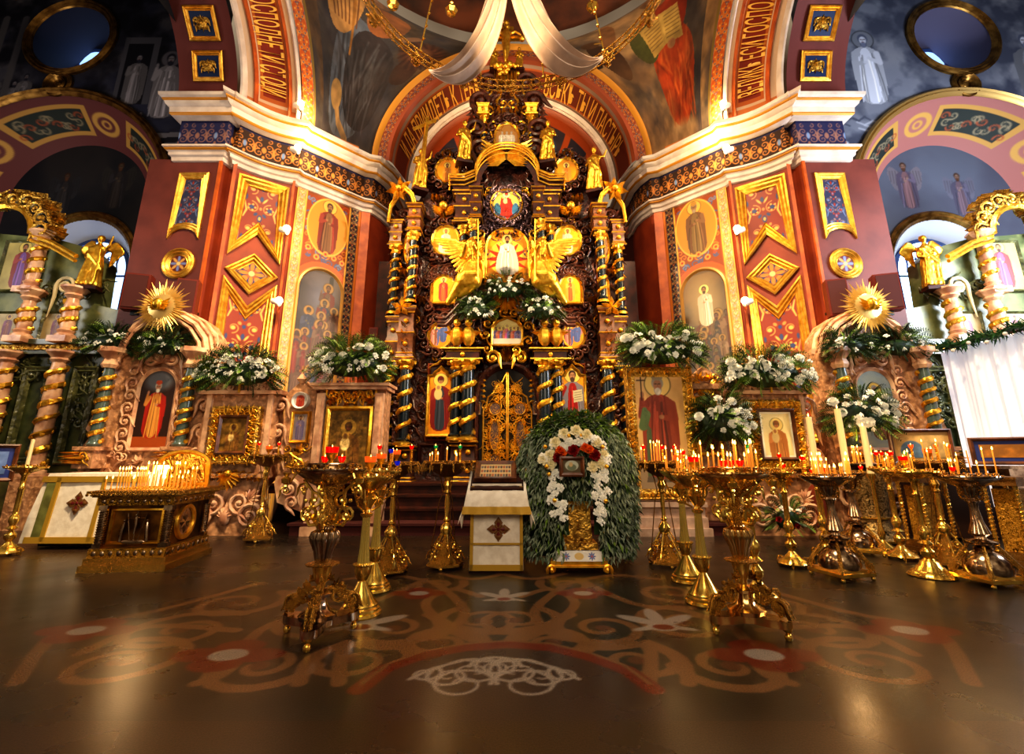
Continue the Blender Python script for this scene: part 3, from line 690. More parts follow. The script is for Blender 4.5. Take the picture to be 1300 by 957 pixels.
    DP = Plane((-3.86, 10.98), (-3.66, 11.05)); mb = MB(); mb.pbox(DP.at, 0, DP.L, 0, 7.4, 0, .03); fin(mb, 'orange_strip', orange_st, wall)
    # ---- crossing arch above the pier: soffit A (plum), inscription band B, ornament strip
    def arch_fn(P0, P1, lift=0.0, bowed=None):
        def fn(a, b):      # a: 0..1 across, b: 0..1 of quarter turn
            ph = b * PI * .56
            X = P0[0] + (P1[0] - P0[0]) * a; Y = P0[1] + (P1[1] - P0[1]) * a + (bowed or 0) * np.sin(PI * a)
            r = Y - YC - lift
            return np.stack([X * (-1 if mx else 1), YC + r * np.cos(ph), ZC + r * KZ * np.sin(ph)], 1)
        fn.vec = True; return fn
    c = Cv(1, 1, .012, (.46, .235, .22)); c.tone(.15, .3, 2); aw = arch_fn((-7.4, 8.85), (-6.1, 8.85))
    asof = c.mesh('arch_soffit', aw, painted, wall, flip=mx)
    for k in range(5):
        ph = math.radians(18 * (k + 1)); hw = .34
        def mA(s_, z_, d, ph=ph):
            a = ph + z_ / (2.85 * .97); return arch_pt(-6.72 + s_, 8.85, a, d)
        mb = MB(); mb.pbox(mA, -hw, hw, -hw, hw, .0, .015); pn = fin(mb, 'blue_field', mat('blue field', (.08, .17, .34), .5), wall)
        mb = MB(); mb.frame(mA, [(-hw, -hw), (hw, -hw), (hw, hw), (-hw, hw)][::-1], gp(.11)); fin(mb, 'gilt_frame', gold, wall)
        mb = MB(); mb.ball(mA(0, .0, .04), (.11, .07, .12), 10, 6); mb.acanthus(mA, 0, .02, .18, 0, 7, .08); mb.acanthus(mA, 0, -.02, .17, PI, 5, .08)
        for sg in (-1, 1): mb.scroll(mA, sg * .1, .05, .12, 0, sg, .02, .05); mb.scroll(mA, sg * .08, -.08, .1, 0, sg, .02, .06)
        mb.ball(mA(0, .0, .12), (.04, .04, .05), 6, 4); fin(mb, 'carved_mask', gold_relief, wall)
    c = Cv(1, 4.4, .012, (.70, .34, .14))
    for (f0, f1, col) in ((0, .06, (.80, .40, .14)), (.06, .17, (.88, .74, .60)), (.17, .21, (.70, .40, .15)), (.21, .26, (.86, .72, .58)), (.26, .31, (.76, .38, .12)), (.31, .69, (.55, .17, .06)), (.69, .74, (.76, .38, .12)), (.74, .79, (.86, .72, .58)), (.79, .83, (.70, .40, .15)), (.83, .94, (.88, .74, .60)), (.94, 1, (.80, .40, .14))):
        c.poly([(f0, 0), (f1, 0), (f1, 4.4), (f0, 4.4)], col)
    c.poly([(.21, 0), (.79, 0), (.79, .35), (.21, .35)], (.86, .72, .58)); c.poly([(0, 0), (1, 0), (1, .22), (0, .22)], (.80, .46, .22)); c.poly([(.26, .28), (.74, .28), (.74, .36), (.26, .36)], (.76, .38, .12))
    bw = arch_fn((-5.98, 8.82), (-5.0, 9.55), 0, .12); bw2 = (lambda f: vec(lambda a, b: f(a, b / 4.4)))(bw)
    c.mesh('inscription_band', bw2, painted, wall, flip=mx)
    for k, (f0, f1) in enumerate(((.0, .08), (.19, .24), (.77, .82), (.93, 1.0))):     # raised mouldings
        V = []; F = []; n = 36
        for i in range(n):
            b = i / (n - 1)
            for q_, (a, lf) in enumerate(((f0, 0), (f0, .06), ((f0 + f1) / 2, .09), (f1, .06), (f1, 0))):
                ph = b * PI * .56; X = -5.98 + .98 * a; Y = 8.82 + .73 * a + .12 * math.sin(PI * a); r = Y - YC - lf
                V.append((X, YC + r * math.cos(ph), ZC + r * KZ * math.sin(ph)))
        for i in range(n - 1):
            for q_ in range(4): F.append((i * 5 + q_, i * 5 + q_ + 1, (i + 1) * 5 + q_ + 1, (i + 1) * 5 + q_))
        mb = MB(); mb.add(V, F); fin(mb, 'arch_moulding', (cream if k in (0, 3) else orange_st), wall)
    txt = 'ВО ІМЯ ГОСПОДНЕ ТИ СІ ОЦИ' if sx > 0 else 'ВЕЛИКЬ ЕСИ ГОСПОДИ И ЧУД'
    def tfn(u, v, d):
        # letters stand across the band, running along the arch; left reads downward, right reads upward
        b = (.10 + .52 * u) if mx else (.62 - .52 * u)
        a = .28 + .42 * (v / .36)
        ph = b * PI * .56; X = -5.98 + .98 * a; Y = 8.82 + .73 * a + .12 * math.sin(PI * a); r = Y - YC - .02
        return (X * (-1 if mx else 1), YC + r * math.cos(ph), ZC + r * KZ * math.sin(ph))
    lettering('lettering', txt, .5, tfn, mat('letter gold', (1.0, .74, .28), .4, .2), wall)
    c = Cv(.22, 5.2, .012); arabesque(c, (.80, .36, .12), (.90, .60, .25), (.28, .32, .52), (.93, .75, .4), .26)
    st = arch_fn((-5.0, 9.62), (-4.84, 9.9)); c.mesh('ornament_strip', vec(lambda a, b: st(a / .22, b / 5.2)), fresco_o, wall, flip=mx)

    # ---- pendentive with its evangelist
    W0, H0 = 3.6, 4.2; c = Cv(W0, H0, .016, (.30, .27, .25)); c.tone(1.0, 1.2, 21, (.42, .31, .19) if sx > 0 else (.66, .50, .32)); c.tone(.8, .6, 22, (.24, .22, .24))
    if sx > 0:      # coordinates: x 0 = side arch, x W0 = altar arch
        c.ell(2.3, 1.0, 1.0, .8, (.30, .28, .30), .8, .3)
        c.smooth_poly([(.3, .25), (.25, 1.2), (.6, 2.4), (1.0, 2.9), (1.6, 2.6), (2.1, 1.4), (2.0, .5), (1.2, .15)], (.42, .44, .48))
        c.smooth_poly([(.9, .6), (.8, 1.9), (1.3, 2.8), (2.2, 2.4), (2.6, 1.2), (2.2, .4)], (.24, .20, .19))
        r_ = random.Random(8)
        for k in range(46):
            x_ = r_.uniform(.35, 2.2); y_ = r_.uniform(1.2, 2.5); c.stroke([(x_, y_), (x_ + r_.uniform(-.1, .25), y_ - .5), (x_ + r_.uniform(-.2, .35), max(.3, y_ - r_.uniform(.8, 1.5)))], [.02, r_.uniform(.05, .11), .02], r_.choice(((.46, .46, .48), (.14, .12, .12), (.34, .32, .32), (.20, .16, .15))), .55, .03)
        c.smooth_poly([(.35, 2.2), (.3, 3.0), (.7, 3.7), (1.2, 3.6), (1.1, 2.7), (.8, 2.2)], (.90, .66, .36)); c.smooth_poly([(1.2, 2.7), (1.3, 3.6), (1.9, 3.8), (2.0, 3.0), (1.6, 2.6)], (.66, .40, .2))
        for k in range(7): c.stroke([(.45 + .1 * k, 3.5), (.5 + .09 * k, 2.5)], .03, (.5, .3, .14))
        c.stroke([(.95, 1.9), (.98, 3.3)], .06, (.75, .5, .2)); c.ell(1.25, 3.85, .28, .32, (.55, .38, .25)); c.ell(1.25, 3.75, .2, .22, (.7, .5, .34))
        c.ell(.6, 1.0, .25, .3, (.80, .62, .36)); c.stroke([(.5, 1.1), (.8, .5), (1.3, .2)], .2, (.78, .60, .36))
        c.ell(2.55, 2.75, .42, .44, (.34, .18, .09), 1, .08); c.ell(2.5, 2.72, .22, .26, (.46, .29, .15), 1, .05); c.ell(2.5, 2.6, .1, .13, (.52, .36, .2)); c.ell(2.5, 2.55, .07, .05, (.2, .08, .05)); c.ell(2.3, 3.0, .06, .07, (.36, .2, .1)); c.ell(2.72, 3.0, .06, .07, (.36, .2, .1)); c.smooth_poly([(2.3, 2.5), (2.8, 2.5), (2.9, 1.8), (2.3, 1.7)], (.30, .17, .09))   # lion
        for k in range(30): c.stroke([(2.55 + .26 * math.cos(k * .21), 2.75 + .28 * math.sin(k * .21)), (2.55 + .44 * math.cos(k * .21 + .25), 2.72 + .5 * math.sin(k * .21 + .25))], .04, (.25, .13, .07) if k % 2 else (.40, .23, .12), .8, .02)
        for q_ in (-.09, .09): c.ell(2.5 + q_, 2.8, .025, .018, (.08, .05, .03))
        c.smooth_poly([(2.8, 2.9), (3.4, 3.2), (3.5, 2.5), (2.9, 2.3)], (.42, .25, .12)); c.stroke([(1.6, 3.1), (2.0, 2.9), (2.2, 3.2)], .14, (.62, .44, .3))
    else:
        c.tone(.8, .9, 31, (.82, .64, .42))
        c.smooth_poly([(.3, .9), (.25, 1.9), (.8, 2.6), (1.5, 2.5), (1.7, 1.7), (1.5, .6), (.8, .35)], (.72, .26, .09))
        r_ = random.Random(9)
        for k in range(40):
            x_ = r_.uniform(.4, 1.5); y_ = r_.uniform(1.2, 2.4); c.stroke([(x_, y_), (x_ + r_.uniform(-.15, .15), y_ - .4), (x_ + r_.uniform(-.25, .25), max(.5, y_ - r_.uniform(.6, 1.2)))], [.02, r_.uniform(.04, .1), .02], r_.choice(((.94, .50, .20), (.42, .13, .05), (.80, .34, .12), (.55, .18, .07))), .6, .03)
        c.smooth_poly([(.6, 2.2), (.55, 3.1), (.9, 3.5), (1.4, 3.4), (1.7, 2.8), (1.5, 2.2)], (.58, .18, .07)); c.smooth_poly([(1.3, 2.1), (1.4, 3.1), (1.9, 2.9), (2.0, 2.3), (1.7, 1.9)], (.30, .30, .14))
        c.poly([(.65, 2.15), (.8, 2.95), (1.2, 3.0), (1.15, 2.2)], (.78, .64, .34)); c.poly([(1.15, 2.2), (1.2, 3.0), (1.65, 2.85), (1.55, 2.05)], (.72, .58, .3))
        for k in range(7): c.stroke([(.75, 2.3 + .09 * k), (1.1, 2.32 + .09 * k)], .015, (.4, .28, .14)); c.stroke([(1.22, 2.3 + .09 * k), (1.55, 2.22 + .09 * k)], .015, (.4, .28, .14))
        c.ell(1.0, 2.15, .12, .1, SKIN); c.ell(1.15, 3.75, .3, .34, (.45, .30, .18)); c.ell(1.15, 3.68, .2, .25, SKIN); c.ell(1.15, 3.45, .18, .2, (.5, .36, .22))
        c.ell(1.0, .35, .7, .2, (.75, .6, .42), .9, .1)
        c.smooth_poly([(2.3, 1.9), (2.2, 2.7), (2.45, 3.2), (2.7, 3.1), (2.8, 2.4), (2.6, 1.8)], (.24, .15, .09)); c.ell(2.5, 3.2, .16, .14, (.34, .22, .12)); c.stroke([(2.4, 3.2), (2.3, 3.12)], .05, (.8, .6, .2))   # eagle
        c.smooth_poly([(2.3, 2.6), (1.9, 3.4), (1.95, 4.1), (2.15, 3.6), (2.4, 3.0)], (.55, .36, .2)); c.smooth_poly([(2.7, 2.8), (3.3, 3.1), (3.4, 2.6), (2.8, 2.3)], (.2, .14, .1))
    c.a = np.roll(c.a, int(.5 / c.res), axis=1); c.tone(.35, .25, 77); c.tone(.3, .9, 78, (.30, .24, .20) if sx > 0 else (.62, .44, .28)); c.a *= .82
    c.stroke([(.05, 0), (.05, H0)], .1, (.50, .40, .18)); c.stroke([(W0 - .05, 0), (W0 - .05, H0)], .1, (.62, .48, .2)); c.stroke([(0, .06), (W0, .06)], .12, (.75, .38, .14)); c.stroke([(1.2, .12), (2.6, .12)], .14, (.85, .5, .2))
    def pf(a, b):
        u = a / W0; ph = b / H0 * PI * .5
        xl = -4.84 + 0 * ph; yl = YC + 3.9 * np.cos(ph); zl = ZC + 3.9 * KZ * np.sin(ph)
        xr = -3.64 * np.cos(ph); yr = 10.95 + 0 * ph; zr = ZC + 3.64 * np.sin(ph)
        al = np.arctan2(yl - YC, xl); ar_ = np.arctan2(yr - YC, xr); al = np.where(al < 0, al + 2 * PI, al)
        rl = np.hypot(xl, yl - YC); r2 = np.hypot(xr, yr - YC); an = al + (ar_ - al) * u; rr_ = rl + (r2 - rl) * u; z = zl + (zr - zl) * u
        return np.stack([rr_ * np.cos(an) * (-1 if mx else 1), YC + rr_ * np.sin(an), z], 1)
    pf.vec = True
    pen = c.mesh('ceiling_pendentive_' + sd, pf, painted, None, flip=mx)
    tag(pen, 'painted pendentive with a robed figure and a lion' if sx > 0 else 'painted pendentive with a figure in orange holding an open book', 'mural', kind='structure')

    # ---- transept wall: grisaille mural, round window, deep arch with lunette
    c = Cv(6.6, 13.6, .022, (.17, .18, .26) if sx > 0 else (.46, .48, .54)); XL = -13.8  # right wall painted paler: window glow and haze put into the colours
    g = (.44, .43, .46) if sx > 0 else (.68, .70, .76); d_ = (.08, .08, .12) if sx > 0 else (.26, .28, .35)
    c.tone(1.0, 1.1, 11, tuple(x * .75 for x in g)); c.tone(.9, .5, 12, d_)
    def gs(x, y, h, k, **kw): saint(c, x - XL, y, h, tuple(min(1, v * k) for v in g), tuple(min(1, v * k * .8) for v in g), kw.pop('halo', None), tuple(v * 1.2 for v in d_), tuple(min(1, v * 1.1) for v in g), **kw)
    if sx > 0:
        c.poly([(XL * 0 + 4.0, 9.6), (4.9, 9.6), (4.9, 11.6), (4.0, 11.6)], (.30, .30, .34)); c.poly([(4.1, 9.6), (4.75, 9.6), (4.75, 11.4), (4.1, 11.4)], d_)
        gs(-9.35, 9.6, 1.5, 1.0, seed=3); gs(-8.55, 9.2, 1.9, 1.25, seed=5, halo=(.35, .34, .38), raise_l=True)
        for k in range(5): gs(-9.9 + .22 * k, 8.9 - .1 * k, .9, .8 + .1 * (k % 3), seed=20 + k)
        for k in range(6): c.poly([(XL * 0 + 4.6 - .0 * k, 8.6 - .28 * k), (6.6, 8.75 - .28 * k), (6.6, 8.88 - .28 * k), (4.6, 8.73 - .28 * k)], tuple(v * (.95 - .08 * k) for v in g))
        for k in range(8): gs(-13.3 + .25 * k, 9.0 + .2 * (k % 3), 1.1, .9, seed=50 + k)
        for k in range(3): c.stroke([(.3 + .5 * k, 9.6), (.3 + .5 * k, 12.2)], .18, tuple(v * .7 for v in g))
        c.poly([(0, 8.9), (1.6, 8.9), (1.6, 9.3), (0, 9.3)], g)
    else:
        gs(-8.9, 9.6, 2.1, 1.15, seed=6, halo=(.45, .47, .52)); gs(-13.0, 9.4, 2.3, .75, seed=8)
        for k in range(46):
            r_ = random.Random(k); a = r_.uniform(2.2, 6.6); b = r_.uniform(7.4, 9.5); w_ = r_.uniform(.3, .8)
            c.stroke([(a - w_ / 2, b), (a - w_ / 5, b + .08), (a + w_ / 5, b - .03), (a + w_ / 2, b + .05)], .05, g if k % 2 else d_, .8)
        for k in range(6): gs(-8.0 + .1 * k, 7.7 + .25 * k, .8, 1.0, seed=70 + k)
    OC = (-11.2 - XL, 11.6); 
    c.ell(OC[0], OC[1], 1.3, 1.3, d_, .7, .3)
    AC = (-11.1, 6.8, 3.1)
    def kp(a, b):
        X = a + XL
        return ~(((a - OC[0]) ** 2 + (b - OC[1]) ** 2 < .98 ** 2) | ((b > AC[1]) & ((X - AC[0]) ** 2 + (b - AC[1]) ** 2 < AC[2] ** 2)) | ((b <= AC[1]) & (abs(X - AC[0]) < AC[2])))
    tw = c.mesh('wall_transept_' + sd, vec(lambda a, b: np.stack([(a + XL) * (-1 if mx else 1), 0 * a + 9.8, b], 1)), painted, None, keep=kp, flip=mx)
    tag(tw, 'dark grey painted transept wall above an arch on the %s' % sd, 'wall', kind='structure')
    f98 = front(9.8); f98n = Plane((0, 9.8), (1, 9.8))
    def ringpts(cx, cz, r, a0=0, a1=2 * PI, n=40): return [(cx + r * math.cos(a0 + (a1 - a0) * k / n), cz + r * math.sin(a0 + (a1 - a0) * k / n)) for k in range(n + (0 if a1 - a0 > 6 else 1))]
    mb = MB(); mb.frame(f98.at, ringpts(-11.2, 11.6, 1.18), gp(.22, .09)); fin(mb, 'round_gilt_frame', mat('dull gold', (.62, .47, .24), .38, .9, rgb2=(.4, .28, .12)), tw)
    dg_ = MATS['dull gold']
    mb = MB(); mb.frame(f98.at, ringpts(-11.2, 10.18, .36), gp(.15)); mb.frame(f98.at, ringpts(-11.2, 10.18, .2), gp(.1)); mb.ball(f98.at(-11.2, 10.18, 0), (.1, .05, .1), 12, 6); fin(mb, 'round_boss', dg_, tw)
    mb = MB()      # window well of the round window
    V = [(-11.2 + .98 * math.cos(2 * PI * k / 32), 9.8, 11.6 + .98 * math.sin(2 * PI * k / 32)) for k in range(32)] + [(-11.2 + .98 * math.cos(2 * PI * k / 32), 11.0, 11.6 + .98 * math.sin(2 * PI * k / 32)) for k in range(32)]
    mb.add(V, [(k, (k + 1) % 32, 32 + (k + 1) % 32, 32 + k) for k in range(32)] + [tuple(range(32, 64))]); fin(mb, 'window_well', mat('well_' + sd, (.16, .17, .27) if sx > 0 else (.38, .36, .46), .7), tw)  # right well lighter, daylight mixed into its base colour
    mb = MB(); mb.frame(front(10.98).at, ringpts(-11.72, 11.95, .47), gp(.08)); fin(mb, 'window_rim', mat('blue frame', (.18, .28, .5), .5), tw)
    mb = MB(); mb.prism(front(10.98).at, ringpts(-11.72, 11.95, .44), 0, .01); fin(mb, 'window_pane', mat('sky pane', (.6, .75, .95), .3, emit=(.62, .78, 1, 1.6 if sx > 0 else 5)), tw)
    # splayed arch ring with panels
    IC = (-10.8, 7.25, 1.75); n = 48
    c = Cv(9.0, 1.0, .02, (.40, .21, .21) if sx > 0 else (.62, .40, .38))  # right arch ring painted lighter to carry the daylight on that side
    base_c = tuple(c.a[0, 0])
    for k in range(5):
        xk = 1.0 + k * 2.0 - (0 if k < 3 else 0)
        c.poly([(xk - .75, .2), (xk + .55, .2), (xk + .55, .8), (xk - .75, .8)], (.72, .55, .28)); c.poly([(xk - .66, .28), (xk + .46, .28), (xk + .46, .72), (xk - .66, .72)], (.14, .17, .16))
        for j in range(16):
            r_ = random.Random(k * 50 + j); c.spiral(xk - .6 + j * .07, .5 + r_.uniform(-.13, .13), .08, j, 1.1, .03, (.55, .5, .4) if j % 3 else (.6, .28, .16), r_.choice((1, -1)))
        c.ell(xk + .95, .5, .26, .24, (.75, .58, .3)); c.ell(xk + .95, .5, .17, .15, base_c); c.ell(xk + .95, .5, .1, .09, (.75, .58, .3)); c.ell(xk + .95, .5, .05, .05, base_c)
    def rf(a, b):
        t = a / 9.0 * (PI + 2.4) - 1.2        # legs, then the half circle
        tt = np.clip(t, 0, PI); leg = np.where(t < 0, -t, np.where(t > PI, t - PI, 0)) * 5.2
        X = (AC[0] + AC[2] * np.cos(tt)) * (1 - b) + (IC[0] + IC[2] * np.cos(tt)) * b; Z = (AC[1] + AC[2] * np.sin(tt) - leg) * (1 - b) + (IC[1] + IC[2] * np.sin(tt) - leg) * b
        return np.stack([X * (-1 if mx else 1), 9.8 + .75 * b, Z], 1)
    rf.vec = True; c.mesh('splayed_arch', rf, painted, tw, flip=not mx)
    mb = MB(); arc = [(AC[0] + AC[2], 1.0)] + ringpts(AC[0], AC[1], AC[2], 0, PI, 40) + [(AC[0] - AC[2], 1.0)]
    mb.frame(f98.at, arc, [(-.16, 0), (-.16, .06), (-.11, .1), (-.07, .05), (-.03, .09), (.02, .05), (.05, .0)], closed=False); fin(mb, 'arch_moulding', mat('daylit gold', (.80, .66, .40), .35, .8) if mx else dg_, tw)  # right moulding is the same gilding with daylight put into its colour
    c = Cv(5.2, 9.2, .025, (.08, .09, .12) if sx > 0 else (.30, .31, .37)); c.tone(.9, 1.2, 41, (.15, .14, .15) if sx > 0 else (.34, .36, .42))  # right lunette greyed and lightened, haze painted into the mural
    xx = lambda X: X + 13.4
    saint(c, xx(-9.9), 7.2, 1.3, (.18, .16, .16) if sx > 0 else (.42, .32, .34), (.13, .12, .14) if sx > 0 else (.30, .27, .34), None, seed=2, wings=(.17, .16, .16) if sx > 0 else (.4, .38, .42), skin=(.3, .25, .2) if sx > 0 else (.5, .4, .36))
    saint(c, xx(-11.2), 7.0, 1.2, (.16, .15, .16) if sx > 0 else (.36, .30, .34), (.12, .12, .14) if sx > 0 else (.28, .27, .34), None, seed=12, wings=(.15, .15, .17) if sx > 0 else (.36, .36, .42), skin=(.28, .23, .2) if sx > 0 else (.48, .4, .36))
    WC = (-10.4, 5.7, 1.42)
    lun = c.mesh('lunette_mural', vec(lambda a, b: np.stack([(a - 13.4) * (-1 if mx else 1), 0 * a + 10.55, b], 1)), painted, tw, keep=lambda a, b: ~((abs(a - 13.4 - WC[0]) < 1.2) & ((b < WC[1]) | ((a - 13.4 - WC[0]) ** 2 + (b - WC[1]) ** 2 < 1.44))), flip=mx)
    fW = front(10.55)
    def warc(r): return [(WC[0] + r, 1.0)] + ringpts(WC[0], WC[1], r, 0, PI, 30) + [(WC[0] - r, 1.0)]
    win = None
    mb = MB(); mb.frame(fW.at, warc(1.42), [(0, 0), (0, .05), (.05, .09), (.1, .04), (.15, .07), (.22, .0)], closed=False); win = fin(mb, 'window_%d' % (1 if sx > 0 else 2), dg_); tag(win, 'arched daylight window behind the %s altar' % sd, 'window', kind='structure')
    mb = MB(); mb.frame(fW.at, warc(1.2), [(0, 0), (.3, -.45), (.34, -.45)], closed=False); fin(mb, 'window_reveal', white_st, win)
    mb = MB(); mb.frame(fW.at, warc(.9), [(0, -.45), (.0, -.4), (.09, -.4), (.09, -.45)], closed=False)
    for a in (-.42, 0, .42): mb.pbox(fW.at, WC[0] + a - .02, WC[0] + a + .02, 2.0, 5.9, -.46, -.42)
    for b in (3.2, 4.4, 5.6): mb.pbox(fW.at, WC[0] - .85, WC[0] + .85, b - .02, b + .02, -.46, -.42)
    for sg in (-1, 1): mb.scroll(fW.at, WC[0] + sg * .3, WC[1] + .35, .45, 0, sg, .022, -.43)
    fin(mb, 'window_frame', MATS['blue frame'], win)
    mb = MB(); mb.prism(fW.at, warc(.88), -.5, -.48); fin(mb, 'window_pane', mat('day_' + sd, (.8, .9, 1), .3, emit=(.72, .84, 1, 2.2 if sx > 0 else 5)), win)
    # aisle vault and side wall
    mb = MB(); V = []; F = []; n = 24
    for k in range(n + 1):
        t = PI * k / n; V += [(-11.3 + 4.0 * math.cos(t), 9.8, 10.4 + 3.2 * math.sin(t)), (-11.3 + 4.0 * math.cos(t), 4.0, 10.4 + 3.2 * math.sin(t))]
    for k in range(n): F.append((2 * k, 2 * k + 1, 2 * k + 3, 2 * k + 2))
    mb.add(V, F); o = fin(mb, 'ceiling_aisle_' + sd, mat('aisle_' + sd, (.10, .10, .13) if sx > 0 else (.40, .41, .44), .8)); tag(o, 'dark barrel vault over the %s aisle' % sd, 'ceiling', kind='structure')  # right vault given a paler colour in place of daylight falling on it
    mb = MB(); mb.box((-14.2, 5, 5), (.2, 11, 12)); o = fin(mb, 'wall_outer_' + sd, mat('outer', (.45, .32, .25), .8)); tag(o, 'outer side wall on the %s' % sd, 'wall', kind='structure')

# ---- altar arch (archivolt) and conch
prof = [(3.66, 10.93), (3.62, 10.86), (3.55, 10.93), (3.30, 11.0), (3.26, 10.96), (3.2, 11.05), (3.12, 12.0), (3.05, 12.05), (3.0, 11.98), (2.93, 12.08), (2.86, 12.05), (2.82, 12.15), (2.80, 12.3)]
cols = ['g', 'g', 'o', 'm', 'm', 't', 'm', 'w', 'm', 'w', 'm', 'm', 'm']
def ring_mesh(name, P, c, material, parent, seam=0):
    L = [0]
    for i in range(len(P) - 1): L.append(L[-1] + math.hypot(P[i + 1][0] - P[i][0], P[i + 1][1] - P[i][1]))
    L = np.array(L) / L[-1] * c.h; RR = np.array([p[0] for p in P]); YY = np.array([p[1] for p in P])
    def fn(a, b):
        t = PI - a / c.w * PI; r = np.interp(b, L, RR); y = np.interp(b, L, YY)
        return np.stack([r * np.cos(t), y, ZC + r * np.sin(t)], 1)
    fn.vec = True; return c.mesh(name, fn, material, parent)
c = Cv(11.0, .3, .012); 
c2 = Cv(.3, 11.0, .012); arabesque(c2, (.50, .22, .09), (.72, .46, .2), (.24, .27, .42), (.75, .55, .3), .3); c.a = np.transpose(c2.a, (1, 0, 2))[:c.ny, :c.nx] if c2.nx == c.ny else c.a
arch = ring_mesh('wall_apse_arch', [(3.55, 10.93), (3.33, 10.98)], c, fresco_o, None); tag(arch, 'great painted arch with a gold inscription over the altar screen', 'arch', kind='structure')
def lathe_arch(name, P, material):
    V = []; F = []; n = 64; k = len(P)
    for i in range(n + 1):
        t = PI * i / n; V += [(r * math.cos(t), y, ZC + r * math.sin(t)) for r, y in P]
    for i in range(n):
        for j in range(k - 1): F.append((i * k + j, i * k + j + 1, (i + 1) * k + j + 1, (i + 1) * k + j))
    mb = MB(); mb.add(V, F); return mb.build(name, material, arch)
lathe_arch('gold_moulding', [(3.72, 10.98), (3.68, 10.84), (3.62, 10.86), (3.55, 10.94)], ochre)
lathe_arch('orange_moulding', [(3.34, 10.99), (3.32, 10.9), (3.24, 10.92), (3.18, 11.02)], mat('burnt orange', (.58, .25, .09), .5))
c = Cv(10, 1.0, .02, (.46, .18, .08)); c.poly([(0, 0), (10, 0), (10, .12), (0, .12)], (.62, .50, .42)); c.poly([(0, .88), (10, .88), (10, 1), (0, 1)], (.62, .50, .42)); c.poly([(0, .12), (10, .12), (10, .18), (0, .18)], (.70, .34, .12)); c.poly([(0, .82), (10, .82), (10, .88), (0, .88)], (.70, .34, .12))
ring_mesh('inscription_band', [(3.18, 11.02), (2.98, 12.0)], c, painted, arch)
lathe_arch('cream_moulding', [(2.98, 12.0), (2.95, 11.9), (2.9, 11.93), (2.87, 12.0), (2.83, 11.97), (2.8, 12.05)], cream)
lathe_arch('inner_moulding', [(2.8, 12.05), (2.76, 12.02), (2.7, 12.1), (2.68, 12.2)], MATS['burnt orange'])
def tf(a0, a1):
    def fn(u, v, d):
        t = a0 + (a1 - a0) * u; q = .84 - v / .45 * .66; r = 3.18 - .2 * q - .02; y = 11.02 + .98 * q
        return (r * math.cos(t), y, ZC + r * math.sin(t))
    return fn
lettering('lettering', 'И ДА ПРИИДЕТЬ К ТЕБѢ', .62, tf(PI * .93, PI * .6), MATS['letter gold'], arch)
lettering('lettering', 'ВСѢКЪ ТЫ И ПАСТЫРЬ', .62, tf(PI * .4, PI * .07), MATS['letter gold'], arch)
c = Cv(8.4, 4.2, .03, (.15, .14, .20)); c.tone(.6, .5, 4, (.24, .20, .22))
for k in range(9):
    a = .45 + k * .94; c.poly([(a - .1, 0), (a + .1, 0), (a + .1, 4.2), (a - .1, 4.2)], (.66, .28, .10)); c.ell(a + .47, 1.2, .22, .3, (.20, .28, .40)); c.ell(a + .47, 1.2, .1, .14, (.75, .45, .2)); c.ell(a + .47, 2.3, .2, .3, (.45, .16, .08))
c.poly([(0, 0), (8.4, 0), (8.4, .45), (0, .45)], (.62, .26, .10))
def cf(a, b):
    t = PI - a / 8.4 * PI; q = b / 4.2 * PI * .5; r = 2.7
    return np.stack([r * np.cos(t) * np.cos(q), 12.2 + r * np.sin(t) * np.cos(q) * .8, ZC + r * np.sin(q)], 1)
# conch opening faces the nave: half dome of horizontal axis
def cf2(a, b):
    t = PI - a / 8.4 * PI; q = b / 4.2 * PI * .5; r = 2.7 * np.cos(q)
    return np.stack([r * np.cos(t), 12.2 + 2.4 * np.sin(q), ZC + r * np.sin(t)], 1)
cf2.vec = True; con = c.mesh('ceiling_apse', cf2, painted, None); tag(con, 'painted half dome with orange ribs behind the altar screen', 'ceiling', kind='structure')
mb = MB(); V = []; F = []; n = 20
for k in range(n + 1):
    t = PI * k / n; V += [(-3.4 * math.cos(t), 12.2 + 2.4 * math.sin(t), 0), (-3.4 * math.cos(t), 12.2 + 2.4 * math.sin(t), ZC + .02)]
for k in range(n): F.append((2 * k, 2 * k + 2, 2 * k + 3, 2 * k + 1))
mb.add(V, F); o = mb.build('wall_apse', mat('apse red', (.30, .10, .05), .7)); tag(o, 'dark red curved apse wall', 'wall', kind='structure')
# ---- drum ring and dome above
mb = MB(); ringp = [(5.0, 12.9), (4.8, 12.95), (4.75, 13.1), (4.6, 13.15), (4.55, 13.3), (4.4, 13.35), (4.4, 13.5), (4.6, 13.6), (4.5, 18.0), (0.0, 20.0)]
mb.lathe(ringp, (0, YC, 0), 72); o = mb.build('ceiling_dome', mat('drum', (.42, .22, .12), .6, rgb2=(.2, .12, .09), nscale=1)); tag(o, 'moulded drum ring under the dome', 'ceiling', kind='structure')
